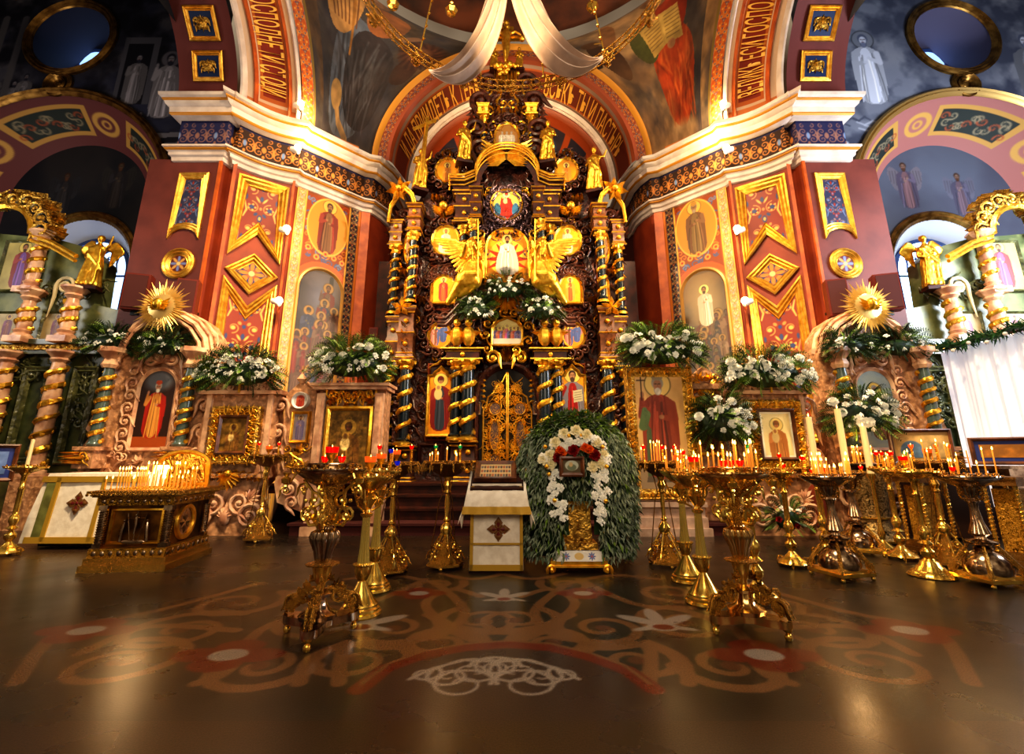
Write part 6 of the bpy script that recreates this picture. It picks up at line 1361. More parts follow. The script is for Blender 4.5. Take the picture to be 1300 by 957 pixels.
# ---- green marble side altars
for sg in (1, -1):
    P, at, q_ = rel(9.1); nm = 'left' if sg > 0 else 'right'; mX_ = lambda a: a * sg      # a negative = left
    par = empty('side_altar', (mX_(-9.2), 9.1, 0), 'green marble side altar with pink and gold spiral columns on the %s' % nm, 'altar')
    def pp(pts): pts = [(mX_(a), b) for a, b in pts]; return pts if sg > 0 else pts[::-1]
    mb = MB(); mb.prism(at, pp([(-11.6, 0), (-7.75, 0), (-7.75, .9), (-7.9, 1.0), (-7.9, 3.2), (-11.6, 3.2)]), -.5, 0); mb.build('lower_body', marble_green, par)
    mb = MB(); mb.prism(at, pp([(-11.6, 3.45), (-7.8, 3.45), (-7.8, 4.1), (-8.5, 4.25), (-8.55, 5.2), (-8.9, 5.5), (-9.6, 5.7), (-11.6, 5.9)]), -.45, -.05); mb.build('upper_body', mat('pale green marble', (.50, .52, .34), .3, rgb2=(.28, .32, .2), nscale=2.5), par)
    mb = MB(); mb.pbox(at, *sorted((mX_(-11.6), mX_(-7.8))), 3.18, 3.26, -.4, .16); mb.pbox(at, *sorted((mX_(-11.6), mX_(-7.75))), 3.36, 3.46, -.4, .22); mb.build('entablature', marble_green, par)
    mb = MB(); mb.pbox(at, *sorted((mX_(-11.6), mX_(-7.85))), 3.26, 3.36, -.4, .18)
    for k in range(26): mb.acanthus(at, mX_(-11.4 + k * .14), 3.24, .12, 0, 3, .24)
    mb.build('gilt_frieze', gold_relief, par)
    for u0, u1 in ((-9.45, -8.9), (-8.5, -8.0)): mb = MB(); mb.frame(at, pp([(u0, 1.1), (u1, 1.1), (u1, 2.95), (u0, 2.95)]), FR); mb.build('panel_moulding', green_carve, par)
    mb = MB()
    mb.carve(at, sorted((mX_(-8.45), mX_(-8.1))) + [1.8, 2.95], 14, .2, 4, None, None, .04); mb.carve(at, sorted((mX_(-10.2), mX_(-8.9))) + [2.7, 3.1], 14, .22, 5, None, None, .06); mb.carve(at, sorted((mX_(-9.9), mX_(-8.0))) + [4.3, 4.7], 14, .24, 6, None, None, .0); mb.build('carved_panel', green_carve, par)
    for a, z0, z1, r in ((-9.68, .95, 3.1, .12), (-8.68, .95, 3.1, .12), (-9.55, 3.5, 4.35, .11), (-8.7, 3.5, 4.4, .11), (-9.62, 4.5, 5.6, .1)):
        column(mX_(a), z0, z1, r, .2, par, (z1 - z0) * 2.9, marble_plain, gold_hot, at, 'spiral_column', False, bulge=.4)
        c0 = at(mX_(a), 0, .2); mb = MB(); mb.box((c0.x, c0.y, z0 - .06), (.36, .36, .12)); mb.lathe([(.1, z1 - .12), (.15, z1 - .06), (.13, z1 - .02), (.22, z1 + .08), (.22, z1 + .12)], (c0.x, c0.y, 0), 14, 6, .15); mb.build('capital', marble_plain, par)
        if z0 < 1: mb = MB(); mb.box((c0.x, c0.y, .45), (.4, .4, .9)); mb.build('column_pedestal', marble_pink, par)
    mb = MB(); ga = [(mX_(a), b) for a, b in ((-8.75, 5.15), (-9.3, 5.45), (-9.75, 5.6))]
    for w_, k in ((.05, 0), (.04, -.1)): mb.tube([at(a, b + k, .3) for a, b in ga], w_, 6)
    ga = [(mX_(-10.4 + .62 * math.cos(t)), 5.65 + .62 * math.sin(t)) for t in [PI * k / 12 for k in range(13)]]
    mb.tube([at(a, b, .3) for a, b in ga], .07, 6)
    mb.build('gilt_gable', gold_hot, par)
    mb = MB()
    for k in range(9): t = PI * k / 8; mb.acanthus(at, mX_(-10.3 + .75 * math.cos(t)), 5.75 + .7 * math.sin(t), .32, t - PI / 2, 7, .4); mb.scroll(at, mX_(-10.3 + .72 * math.cos(t)), 5.72 + .68 * math.sin(t), .3, t, 1 if k % 2 else -1, .035, .34)
    mb.build('gilt_crest', gold_relief, par)
    mb = MB(); mb.scroll(at, mX_(-9.08), 4.62, .36, 0, -sg, .035, .04, 1.7, 6, 22, tail=2.2); mb.build('pale_volute', mat('pale volute', (.85, .78, .6), .4), par)
    icon(par, P, mX_(-10.15), 4.55, .75, 1.05, 'rect', dr(dict(robe=(.45, .3, .55), mantle=(.5, .2, .2), halo=(.85, .75, .4), k=.95)), 'upper icon of a figure in violet and red', d=.0, frame_w=.05, fm=green_carve, bg=(.66, .60, .36), m=icon_m)
    for a in (-9.12, -10.1): icon(par, P, mX_(a), 3.5, .55, .55, 'rect', dr(dict(robe=(.5, .3, .25), mantle=(.45, .25, .35), halo=(.85, .7, .4), k=.9, beard=False)), 'small icon of kneeling figures in muted pink', d=.0, frame_w=.04, fm=green_carve, bg=(.72, .64, .45), m=icon_m)
    ca = q_(120, 385)[0]
    statue('gilded_angel', (mX_(-8.5), 8.98, 4.55), 1.15, 'raise' if sg > 0 else 'stand', 'gilded winged angel standing on the green altar by the %s window' % nm, 'statue', .2 * sg, True, 5 + sg, gold_hot)
    # loudspeakers
    for k, (sx_, sy_, px_, py_, lab) in enumerate(((.34, .3, 238, 379, 'nearer the gilt panels'), (.4, .3, 175, 372, 'beside the window arch'))):
        p = W(px_, py_, 8.42); o = empty('loudspeaker', (mX_(p.x), 8.42, p.z), 'maroon wall loudspeaker on the %s pier %s' % (nm, lab), 'speaker'); mb = MB(); mb.box((mX_(p.x), 8.42, p.z), (sx_, sy_ * .8, .70), rz=.35 * sg); mb.build('cabinet', speaker_m, o)
        mb = MB(); mb.box((mX_(p.x), 8.62, p.z - .2), (.05, .3, .05)); mb.box((mX_(p.x), 8.44, p.z - .38), (.14, .05, .1)); mb.build('bracket', black, o)
        mb = MB(); mb.box((mX_(p.x) + .045 * sg, 8.29, p.z), (sx_ * .84, .012, .63), rz=.35 * sg); mb.build('grille', mat('maroon cloth', (.30, .10, .08), .8), o)
    p = W(475 if sg > 0 else 812, 428, 10.7); o = empty('loudspeaker', (p.x, 10.7, p.z), 'small red loudspeaker low beside the altar screen on the %s' % nm, 'speaker'); mb = MB(); mb.box((p.x, 10.7, p.z), (.2, .2, .42)); mb.build('cabinet', speaker_m, o); mb = MB(); mb.box((p.x, 10.59, p.z), (.16, .01, .36)); mb.build('grille', MATS['maroon cloth'], o)
    # wall spotlights
    for (px_, py_, Y_, lab) in ((378, 134, 9.35, 'standing on top of the cornice'), (374, 190, 9.35, 'under the lip of the cornice'), (360, 292, 9.45, 'upper one beside the painted saint'), (350, 383, 9.45, 'lower one beside the arched picture')):
        p = W(px_, py_, Y_); o = empty('spotlight', (mX_(p.x), Y_, p.z), 'small lit spotlight on the %s pier, %s' % (nm, lab), 'spotlight'); X = mX_(p.x)
        mb = MB(); mb.lathe([(.02, -.1), (.06, -.08), (.075, .06), (.08, .1)], (X, Y_, p.z), 12, mat=Matrix.Rotation(PI / 2 + .3, 4, 'Y') if sg > 0 else Matrix.Rotation(-PI / 2 - .3, 4, 'Y')); mb.build('housing', paper, o)
        mb = MB(); mb.ball((X + .1 * sg, Y_ - .06, p.z + .01), (.075, .08, .075), 10, 8); mb.build('bulb', bulb, o); mb = MB(); mb.tube([(X, Y_, p.z), (X, Y_ + .2, p.z - .04)], .015, 5); mb.build('bracket', black, o)
# ---- white curtain partition on the right with its garland and framed pictures
mb = MB(); V = []; F = []; n = 150
for k in range(n + 1):
    t = k / n; y = 8.45 - t * 3.0; w_ = .05 * math.sin(t * 60 + math.sin(t * 17) * 2) + .015 * math.sin(t * 171)
    for z, s_ in ((.45, 1.3), (1.6, 1.0), (3.1, .5)): V.append((7.85 + w_ * s_, y, z + (.02 * math.sin(t * 60) if z < 1 else 0)))
for k in range(n):
    for j in (0, 1): F.append((k * 3 + j, (k + 1) * 3 + j, (k + 1) * 3 + j + 1, k * 3 + j + 1))
mb.add(V, F); cu = mb.build('curtain', mat('sheer white curtain', (.93, .92, .94), .7, emit=(.9, .93, 1, .35))); tag(cu, 'long white pleated curtain hanging on the right', 'curtain')  # emission stands in for the daylight and haze glow on the cloth
mb = MB(); mb.tube([(7.82, 8.5, 3.12), (7.82, 5.4, 3.12)], .02, 8); mb.build('rail', wood_mid, cu)
mb = MB(); mb.box((8.0, 6.9, .22), (.25, 3.0, .44)); mb.build('low_plinth', wood_flat, cu)
def picture(X, Y, z, w, h, rz, draw, lab, bg, matc, tilt=-.12):
    par = empty('framed_picture', (X, Y, z), lab, 'picture', None, rz); pl_ = front(0)
    e = Matrix.Translation((0, 0, 0)); mb = MB(); mb.frame(lambda a, b, d: Vector((a, -d, b)), rect(-w / 2, w / 2, 0, h), [(0, -.03), (0, .03), (.02, .045), (.05, .02)]); mb.build('frame', wood_mid, par, world=False)
    mb = MB(); mb.pbox(lambda a, b, d: Vector((a, -d, b)), -w / 2 + .03, w / 2 - .03, .03, h - .03, -.02, 0); mb.build('mount', matc, par, world=False)
    c = Cv(w - .2, h - .2, .01, bg); draw(c); M = wmat(par)
    c.mesh('print', lambda a, b: M @ Vector((a - w / 2 + .1, -.006, b + .1)), icon_m, par)
picture(6.55, 7.75, 1.12, .86, .55, -.25, lambda c: (c.ell(c.w * .3, c.h * .3, .16, .16, (.4, .5, .6)), c.tone(.3, .1, 3)), 'wide brown framed picture in front of the right niche', (.80, .66, .42), mat('tan mount', (.78, .62, .38), .5))
picture(6.95, 6.8, 1.12, .78, .38, -.6, lambda c: c.tone(.5, .08, 5, (.85, .55, .2)), 'low gold picture with a blue mount by the white curtain', (.60, .40, .18), mat('blue mount', (.16, .22, .50), .5))
picture(-7.05, 6.6, .9, .5, .5, .9, lambda c: c.tone(.4, .08, 6, (.5, .6, .8)), 'blue framed picture cut off at the left edge', (.35, .45, .65), MATS['blue mount'])
mb = MB(); mb.box((6.75, 7.6, 1.05), (1.4, .5, .05)); mb.box((6.75, 7.75, .55), (1.2, .3, 1.0)); tag(mb.build('side_cabinet', mat('dark lower wood', (.20, .11, .07), .5)), 'dark low wooden cabinet beneath the wide framed picture', 'cabinet')
mb = MB(); mb.box((7.1, 6.82, 1.09), (1.0, .4, .04)); mb.box((7.25, 6.95, .54), (.7, .3, 1.08)); o = mb.build('side_cabinet', silver); tag(o, 'narrow silvery stand beneath the blue mounted picture', 'stand')
# ---- cloth covered table on the left
tb = empty('clothed_table', (-5.95, 7.4, 0), 'low table under a white cloth with gold braid behind the candle chest', 'table', None, .0)
def T_(x, y, z): return Vector((-5.95 + x, 7.4 + y, z))
mb = MB(); mb.box(T_(0, 0, .5), (1.35, .62, .96)); mb.build('table_body', wood_flat, tb)
mb = MB(); V = []; F = []; rows = [(1.0, .0), (1.0, .02), (.8, .05), (.4, .09), (.08, .12)]
ring_ = lambda o_, z: [T_(sx_ * (.69 + o_) , sy_ * (.33 + o_), z) for sx_, sy_ in ((-1, -1), (-.33, -1), (.33, -1), (1, -1), (1, 1), (-1, 1))]
for z, o_ in rows: V += [p + Vector((0, -.02 * math.sin(i * 3 + z * 4), 0)) for i, p in enumerate(ring_(o_ , z))]
for j in range(4):
    for i in range(6): F.append((j * 6 + i, (j + 1) * 6 + i, (j + 1) * 6 + (i + 1) % 6, j * 6 + (i + 1) % 6))
F.append((0, 1, 2, 3, 4, 5)); mb.add(V, F); cl = mb.build('tablecloth', cloth_white, None); tag(cl, 'white tablecloth with gold edging over the low table at left', 'tablecloth')
mb = MB(); g_ = front(7.0)
for z in (.93, .13): mb.pbox(lambda a, b, d: T_(a, -.36 - d - (1.0 - b) * .1, b), -.74, .74, z - .05, z + .03, 0, .02)
for x_ in (-.5, .15): mb.pbox(lambda a, b, d: T_(a, -.36 - d - (1.0 - b) * .1, b), x_ - .03, x_ + .03, .1, .95, 0, .02)
mb.build('gold_braid', cloth_gold, cl)
mb = MB(); mb.pbox(lambda a, b, d: T_(a, -.36 - d - (1.0 - b) * .1, b), -.66, -.53, .15, .9, 0, .015); mb.build('green_brocade', mat('green brocade', (.55, .56, .30), .5, .2, rgb2=(.4, .4, .2)), cl)
def cross_patch(at, cx, cz, s_, par, m1, m2):
    mb = MB()
    for k in range(4):
        t = k * PI / 2; mb.petal(at, cx, cz, s_, s_ * .75, t, 0, .006); mb.ball(at(cx - math.sin(t) * s_ * .62, cz + math.cos(t) * s_ * .62, .006), (s_ * .17, .006, s_ * .17), 8, 4)
        mb.petal(at, cx, cz, s_ * .55, s_ * .2, t + PI / 4, 0, .008)
    o = mb.build('embroidered_cross', m1, par); mb = MB()
    for k in range(4): t = k * PI / 2; mb.petal(at, cx - math.sin(t) * s_ * .15, cz + math.cos(t) * s_ * .15, s_ * .55, s_ * .3, t, .006, .014)
    mb.ball(at(cx, cz, .008), (s_ * .14, .01, s_ * .14), 8, 4); mb.build('red_centre', m2, o)
gbr = mat('gold brown thread', (.50, .33, .16), .5, .3); drd = mat('dark red thread', (.40, .06, .05), .6)
cross_patch(lambda a, b, d: T_(a, -.375 - d - (1.0 - b) * .1, b), -.15, .6, .16, cl, gbr, drd)
# ---- lectern in the middle
le = empty('lectern', (-.17, 5.75, 0), 'tall narrow lectern draped in white and gold cloth before the royal doors', 'lectern')
mb = MB(); mb.box((-.17, 5.8, .48), (.56, .36, .94)); mb.box((-.17, 5.78, .02), (.6, .42, .04)); mb.build('body', wood_flat, le)
mb = MB(); tilt = Matrix.Rotation(.5, 4, 'X'); mb.box((-.17, 5.76, .98), (.6, .5, .04), mat=tilt); mb.build('sloped_top', wood_flat, le)
dp = empty('lectern_cloth', (-.17, 5.7, 0), 'white brocade lectern cloth with gold hems and an embroidered cross', 'cloth')
mb = MB()      # long front strip
V = []; F = []
for j, z in enumerate((.93, .7, .45, .2, .03)):
    for i in range(9): a = -.28 + .07 * i; V.append((-.17 + a * (1 + .05 * (1 - z)), 5.585 - .03 * (1 - z) + .006 * math.sin(i * 2.1 + j), z))
for j in range(4):
    for i in range(8): F.append((j * 9 + i, (j + 1) * 9 + i, (j + 1) * 9 + i + 1, j * 9 + i + 1))
mb.add(V, F); mb.build('front_strip', cloth_white, dp)
ft = lambda a, b, d: Vector((-.17 + a, 5.575 - .03 * (1 - b) - d, b))
mb = MB(); mb.pbox(ft, -.29, .29, .03, .09, 0, .01); mb.pbox(ft, -.29, .29, .29, .31, 0, .01); mb.pbox(ft, -.29, -.255, .03, .9, 0, .01); mb.pbox(ft, .255, .29, .03, .9, 0, .01); mb.build('gold_braid', cloth_gold, dp)
cross_patch(ft, .02, .45, .13, dp, gbr, drd)
mb = MB(); V = []; F = []      # upper cover
prof_ = [(.25, 1.1, 0), (-.0, .97, 0), (-.24, .86, 0), (-.28, .8, .02), (-.3, .68, .06), (-.31, .60, .09)]
for y_, z, o_ in prof_:
    for i in range(13): a = (-.33 + .055 * i); V.append((-.17 + a * (1 + o_ * 1.6), 5.8 + y_ + (.012 * math.sin(i * 1.7) if o_ else 0) - .01, z + .012))
for j in range(5):
    for i in range(12): F.append((j * 13 + i, (j + 1) * 13 + i, (j + 1) * 13 + i + 1, j * 13 + i + 1))
for s2 in (-1, 1):
    b0 = len(V)
    for y_, z, o_ in prof_: a = s2 * .33 * (1 + o_ * 1.6); V += [(-.17 + a, 5.79 + y_, z + .012), (-.17 + a * 1.12, 5.8 + y_ * 1.05, z - (.34 if o_ < .05 else .1))]
    for j in range(5): F.append((b0 + 2 * j, b0 + 2 * j + 1, b0 + 2 * j + 3, b0 + 2 * j + 2))
mb.add(V, F); mb.build('upper_cover', cloth_white, dp)
mb = MB(); V = []; F = []
for y_, z, o_ in ((-.302, .68, .062), (-.314, .60, .092)):
    for i in range(25): a = (-.335 + .0279 * i); V.append((-.17 + a * (1 + o_ * 1.6), 5.8 + y_ + .012 * math.sin(i * .85) - .024, z + .012))
for i in range(24): F.append((i, 25 + i, 26 + i, i + 1))
mb.add(V, F); mb.build('gold_fringe', cloth_gold, dp)
ti = Matrix.Translation((-.19, 5.76, 1.06)) @ Matrix.Rotation(-1.07, 4, 'X')
pic = empty('small_icon', (-.19, 5.76, 1.06), 'small brown framed icon with rows of tiny figures lying on the lectern', 'icon')
tf_ = lambda a, b, d: ti @ Vector((a, -d, b))
mb = MB(); mb.frame(tf_, rect(-.24, .24, -.2, .2), [(0, -.02), (0, .03), (.02, .04), (.06, .015)]); mb.build('frame', wood_mid, pic)
c = Cv(.38, .3, .006, (.80, .72, .55))
for j in range(3):
    for i in range(11): c.ell(.03 + .032 * i, .05 + .09 * j, .012, .03, ((.25, .2, .2), (.6, .3, .2), (.35, .35, .4))[(i + j) % 3]); c.ell(.03 + .032 * i, .085 + .09 * j, .009, .01, (.85, .65, .4))
c.mesh('painted_rows', lambda a, b: tf_(a - .19, b - .15, .01), icon_m, pic)
# ---- chandelier ring high above, chains, silk drapes
ZR, CR, RR_ = 7.75, Vector((0, 5.0, 7.75)), 2.2
ch = empty('chandelier', tuple(CR), 'huge openwork gilt chandelier ring hanging under the dome on thin chains', 'chandelier')
mb = MB(); N = 90
for dz, r_ in ((0, .022), (.13, .014), (-.1, .012)): mb.tube([(CR.x + RR_ * math.cos(2 * PI * k / N), CR.y + RR_ * math.sin(2 * PI * k / N), ZR + dz) for k in range(N)], r_, 6, closed=True)
mb.build('ring', brass_relief, ch)
mb = MB()
for k in range(N):
    t = 2 * PI * k / N; t2 = t + PI / N; e = Vector((math.cos(t), math.sin(t), 0)); e2 = Vector((math.cos(t2), math.sin(t2), 0)); p = CR + e * RR_; p2 = CR + e2 * RR_
    mb.tube([p + Vector((0, 0, -.1)), p2, p + Vector((0, 0, .13))], .008, 4); mb.tube([p2 + Vector((0, 0, -.1)), p + Vector((0, 0, .02)), p2 + Vector((0, 0, .13))], .008, 4)
mb.build('openwork', brass, ch)
for k in range(12):
    t = 2 * PI * (k + .5) / 12; e = Vector((math.cos(t), math.sin(t), 0)); p = CR + e * (RR_ + .06)
    mb = MB(); mb.tube([CR + e * RR_ + Vector((0, 0, .1)), Vector((CR.x, CR.y, ZR)) + e * .5 + Vector((0, 0, 5.5))], .014, 5)
    for j in range(26): mb.ball((CR + e * RR_).lerp(Vector((CR.x, CR.y, ZR + 5.5)) + e * .5, j / 26 + .02), .026, 5, 4)
    mb.build('chain', brass, ch)
for k in range(16):
    t = 2 * PI * k / 16; e = Vector((math.cos(t), math.sin(t), 0)); p = CR + e * (RR_ + .1); mb = MB(); o = None
    mb.lathe([(.0, -.12), (.05, -.08), (.03, -.02), (.09, .04), (.1, .06)], tuple(p), 10); mb.lathe([(.018, .06), (.018, .2)], tuple(p), 6)
    for j in range(5): mb.ball(p + Vector((.11 * math.cos(j * 1.25), .11 * math.sin(j * 1.25), .05)), .025, 5, 4)
    mb.tube([p + Vector((0, 0, -.08)), CR + e * RR_ + Vector((0, 0, -.06))], .012, 5); mb.build('lamp_cup', brass_relief, ch)
for (x0, y0, x1, y1, x2, y2, lab) in ((543, 88, 590, 108, 642, -25, 'white silk drape hanging from the chandelier, sweeping down to the left'), (766, 73, 690, 97, 649, -25, 'white silk drape hanging from the chandelier, sweeping down to the right')):
    # swag: two edges meeting at the top and at the ring
    def bz(p0, p1, p2, p3, t): u = 1 - t; return p0 * u ** 3 + p1 * 3 * u * u * t + p2 * 3 * u * t * t + p3 * t ** 3
    left = x0 < 650
    if left: LE = [W(642, -40, 6.3), W(628, 45, 6.9), W(588, 88, 6.9), W(544, 89, 6.6)]; RE = [W(644, -40, 6.3), W(640, 70, 7.0), W(600, 140, 7.0), W(545, 91, 6.6)]
    else: LE = [W(646, -40, 6.3), W(668, 45, 6.9), W(712, 82, 6.9), W(764, 74, 6.4)]; RE = [W(644, -40, 6.3), W(652, 75, 7.0), W(700, 128, 7.0), W(765, 72, 6.4)]
    if left: LE = [W(624, -25, 6.3), W(600, 50, 6.7), W(582, 88, 6.8), W(544, 88, 6.6)]; RE = [W(646, -25, 6.3), W(641, 70, 7.0), W(600, 148, 7.0), W(545, 91, 6.6)]
    else: LE = [W(676, -25, 6.3), W(706, 45, 6.7), W(738, 84, 6.8), W(765, 70, 6.4)]; RE = [W(644, -25, 6.3), W(660, 70, 7.0), W(712, 142, 7.0), W(766, 74, 6.4)]
    mb = MB(); V = []; F = []; n = 40; m = 30
    for i in range(n + 1):
        t = i / n; a = bz(*LE, t); b = bz(*RE, t)
        for j in range(m + 1):
            s_ = j / m; p = a.lerp(b, s_); fold = .085 * math.sin(s_ * PI * 7 + .6 + t) * math.sin(PI * min(1, t * 1.02)); V.append(p + Vector((0, fold - .15 * math.sin(PI * s_) * math.sin(PI * t), 0)))
    for i in range(n):
        for j in range(m): F.append((i * (m + 1) + j, (i + 1) * (m + 1) + j, (i + 1) * (m + 1) + j + 1, i * (m + 1) + j + 1))
    mb.add(V, F); o = mb.build('silk_drape', silk); tag(o, lab, 'drape')
for k, (px_, py_) in enumerate(((499, 5), (573, 13), (752, 8))):
    p = W(px_, py_, 8.6); o = empty('hanging_lamp', tuple(p), ('gilt ball lamp near the top edge, above the lion', 'gilt ball lamp near the top edge, left of the silk drapes', 'gilt ball lamp near the top edge, right of the silk drapes')[k], 'lamp'); mb = MB(); mb.lathe([(0, -.14), (.1, -.1), (.14, 0), (.1, .09), (.04, .12), (.06, .18), (.02, .2)], tuple(p), 14, 7, .1); mb.build('ball', brass, o); mb = MB(); mb.tube([p + Vector((0, 0, .18)), p + Vector((0, -1, 4))], .008, 4); mb.build('chain', brass, o)
# ================================================================ CANDLESTANDS, CANDLES, LAMPS
def rad(ang, off=0.0):
    c, s = math.cos(ang), math.sin(ang)
    return lambda a, b, d: Vector((a * c - (d + off) * s, a * s + (d + off) * c, b))
def bead_ring(mb, r, z, n, br):
    for k in range(n): mb.ball((r * math.cos(2 * PI * k / n), r * math.sin(2 * PI * k / n), z), br, 6, 4)
def plate(par, r, z, m=brass, m2=None, lobes=16, deep_=.09, sockets=12, fringe=False):
    mb = MB(); mb.lathe([(r * .12, z - deep_ * 1.5), (r * .3, z - deep_ * 1.3), (r * .55, z - deep_), (r * .85, z - deep_ * .45), (r, z - .02), (r * 1.03, z - .005), (r * 1.0, z + .005), (r * .96, z), (r * .5, z + .004), (r * .48, z + .02), (0, z + .022)], seg=48, lobes=lobes, amp=.04, lob=(z - deep_ * 1.35, z - .03)); mb.build('plate', m, par, world=False)
    mb = MB(); bead_ring(mb, r * 1.02, z + .004, 36, .008)
    for rr, n in ((r * .86, sockets), (r * .62, max(6, sockets * 2 // 3))):
        for k in range(n):
            a = 2 * PI * k / n; mb.lathe([(.013, 0), (.009, .012), (.014, .028), (.011, .03)], (rr * math.cos(a), rr * math.sin(a), z), 8)
    mb.build('candle_sockets', m2 or brass_relief, par, world=False)
    if fringe:
        mb = MB(); n = 14
        for k in range(n):
            f = rad(2 * PI * k / n); mb.scroll(f, r * .98, z - .03, .09, 0, 1, .009, 0, 1.3, 5, 10); mb.petal(f, r * 1.02, z - .02, .07, .05, PI, 0, .01); g_ = rad(2 * PI * k / n + .2); mb.ball(g_(r * 1.05, z + .02, 0), .014, 6, 4)
            mb.tube([f(r * 1.0, z, 0), f(r * 1.05, z + .03, 0), g_(r * 1.05, z + .02, 0)], .006, 4)
        mb.build('leaf_fringe', brass_relief, par, world=False)
def lath(par, name, prof, m, **k):
    mb = MB(); mb.lathe(prof, seg=k.pop('seg', 28), **k); return mb.build(name, m, par, world=False)
def ornate(par, H, r, rot, mv=silver):
    legs = [rot + k * 2 * PI / 3 for k in range(3)]; R_ = .30
    pts = []
    for k in range(60):
        t = 2 * PI * k / 60 + rot; c = math.cos(3 * (t - rot)); rr = .10 + (R_ - .10) * max(0, (c + 1) / 2) ** 2.2; pts.append((rr * math.cos(t), rr * math.sin(t)))
    mb = MB(); mb.prism(lambda a, b, d: Vector((a, b, d)), pts, .075, .125); mb.build('three_legged_foot', mv, par, world=False)
    for a in legs:
        f = rad(a); mb = MB(); mb.lathe([(0.0, 0), (.02, .003), (.026, .022), (.02, .04), (.012, .046), (.03, .06), (.035, .08)], tuple(f(R_ - .035, 0, 0)), 12); mb.build('foot', brass, par, world=False)
        mb = MB()
        for d in (-.018, .018): mb.scroll(f, R_ - .07, .2, .1, .3, 1, .012, d, 1.4, 5, 14); mb.scroll(f, .13, .26, .1, 2.2, -1, .012, d, 1.4, 5, 14)
        mb.tube([f(R_ - .06, .14, 0), f(R_ - .1, .24, 0), f(.16, .24, 0), f(.12, .29, 0), f(.05, .31, 0)], [.02, .024, .026, .02, .014], 8)
        for k in range(5): mb.acanthus(lambda x, y, d, f=f: f(x, y, 0) + Vector((math.cos(a + PI / 2) * (y * 0 + d), math.sin(a + PI / 2) * d, 0)), R_ - .04 - .05 * k, .15 + .05 * k, .07, -.9 + .2 * k, 5, .03)
        for k in range(6): mb.ball(f(R_ - .05 - .02 * k, .17 + .03 * k, .02 * (-1) ** k), .018, 6, 4)
        mb.build('acanthus_scroll', brass_relief, par, world=False)
    lath(par, 'stem_base', [(.12, .12), (.13, .15), (.07, .18), (.05, .22), (.045, .25), (.075, .26), (.08, .28), (.04, .31)], mv, lobes=8, amp=.1)
    s = (H - 1.12)
    lath(par, 'neck', [(.03, .3), (.03, .34), (.05, .37), (.062, .42), (.07, .46)], brass)
    lath(par, 'flared_collar', [(.06, .455), (.11, .465), (.115, .475), (.06, .485)], brass_relief, lobes=12, amp=.12)
    lath(par, 'gadrooned_vase', [(.05, .48), (.055, .51), (.066, .56), (.092, .62), (.1, .655), (.088, .69), (.045, .71), (.035, .73)], mv, lobes=12, amp=.2, seg=72)
    lath(par, 'upper_stem', [(.04, .72), (.06, .735), (.04, .75), (.05, .8), (.055, .86), (.04, .92), (.09, H - .13), (.1, H - .07)], brass_relief, lobes=6, amp=.1)
    for k in range(4):
        a = rot + k * PI / 2 + .4; f = rad(a); mb = MB(); zz = H - .2
        mb.tube([f(.05, .74, 0), f(.12, .73, 0), f(.16, .79, 0), f(.11, .87, 0), f(.12, zz + .04, 0), f(.19, zz + .12, 0)], [.014, .014, .013, .013, .012, .01], 6)
        mb.scroll(f, .14, .8, .12, 0, -1, .012, 0, 1.4, 5, 14); mb.scroll(f, .1, .9, .1, 2, 1, .011, 0, 1.4, 5, 12); mb.acanthus(f, .1, .76, .1, .9, 5, .02); mb.scroll(f, .19, zz + .06, .07, 0, 1, .009, 0, 1.3, 5, 12)
        for j in range(4): mb.ball(f(.12 + .02 * j, .78 + .06 * j, .01), .016, 5, 4)
        mb.build('scroll_arm', brass, par, world=False)
    plate(par, r, H, mv, brass_relief, 24, .1, 16)
    lath(par, 'inner_drum', [(r * .74, H), (r * .76, H + .035), (r * .74, H + .04), (r * .7, H + .02)], mv, seg=40)
    for k in range(3):
        a = rot + k * 2 * PI / 3 + .9; f = rad(a); mb = MB(); p = f(r * 1.2, H - .06, 0)
        mb.lathe([(0, -.05), (.03, -.035), (.035, -.005), (.012, .01), (.02, .02), (.03, .035)], tuple(p), 10); mb.tube([f(r * .95, H - .03, 0), f(r * 1.1, H - .1, 0), p], .008, 5); mb.scroll(f, r * 1.2, H - .15, .06, 0, 1, .007, 0, 1.3, 5, 10); mb.ball(f(r * 1.2, H - .12, 0), .016, 6, 4)
        mb.build('pendant_cup', brass, par, world=False)
def fluted(par, H, r, m=brass):
    lath(par, 'bell_base', [(.165, 0), (.17, .012), (.165, .03), (.15, .035), (.152, .055), (.135, .065), (.135, .08), (.115, .1), (.085, .15), (.055, .2), (.035, .235), (.025, .25)], m, seg=40)
    lath(par, 'ball_knop', [(.025, .245), (.04, .255), (.062, .3), (.068, .34), (.07, .36)], m)
    mb = MB(); bead_ring(mb, .073, .37, 22, .010); mb.lathe([(.06, .362), (.075, .366), (.075, .378), (.05, .382)], seg=28); mb.build('bead_ring', m, par, world=False)
    lath(par, 'fluted_column', [(.048, .38), (.036, .5), (.03, .7), (.03, H - .32)], mat('green gold', (.96, .86, .48), .24, .85), lobes=12, amp=.16, seg=72)
    lath(par, 'capital', [(.03, H - .33), (.048, H - .32), (.05, H - .3), (.03, H - .29), (.025, H - .27), (.06, H - .22), (.085, H - .18), (.06, H - .15), (.035, H - .13), (.1, H - .11)], m)
    for k in range(3):
        f = rad(k * 2 * PI / 3 + .6); mb = MB(); mb.tube([f(.04, H - .28, 0), f(.1, H - .25, 0), f(.13, H - .18, 0), f(.16, H - .1, 0)], [.01, .011, .01, .008], 6); mb.scroll(f, .11, H - .2, .06, 0, -1, .008, 0, 1.2, 5, 10); mb.build('scroll_arm', m, par, world=False)
    plate(par, r, H, m, None, 0, .1, 10)
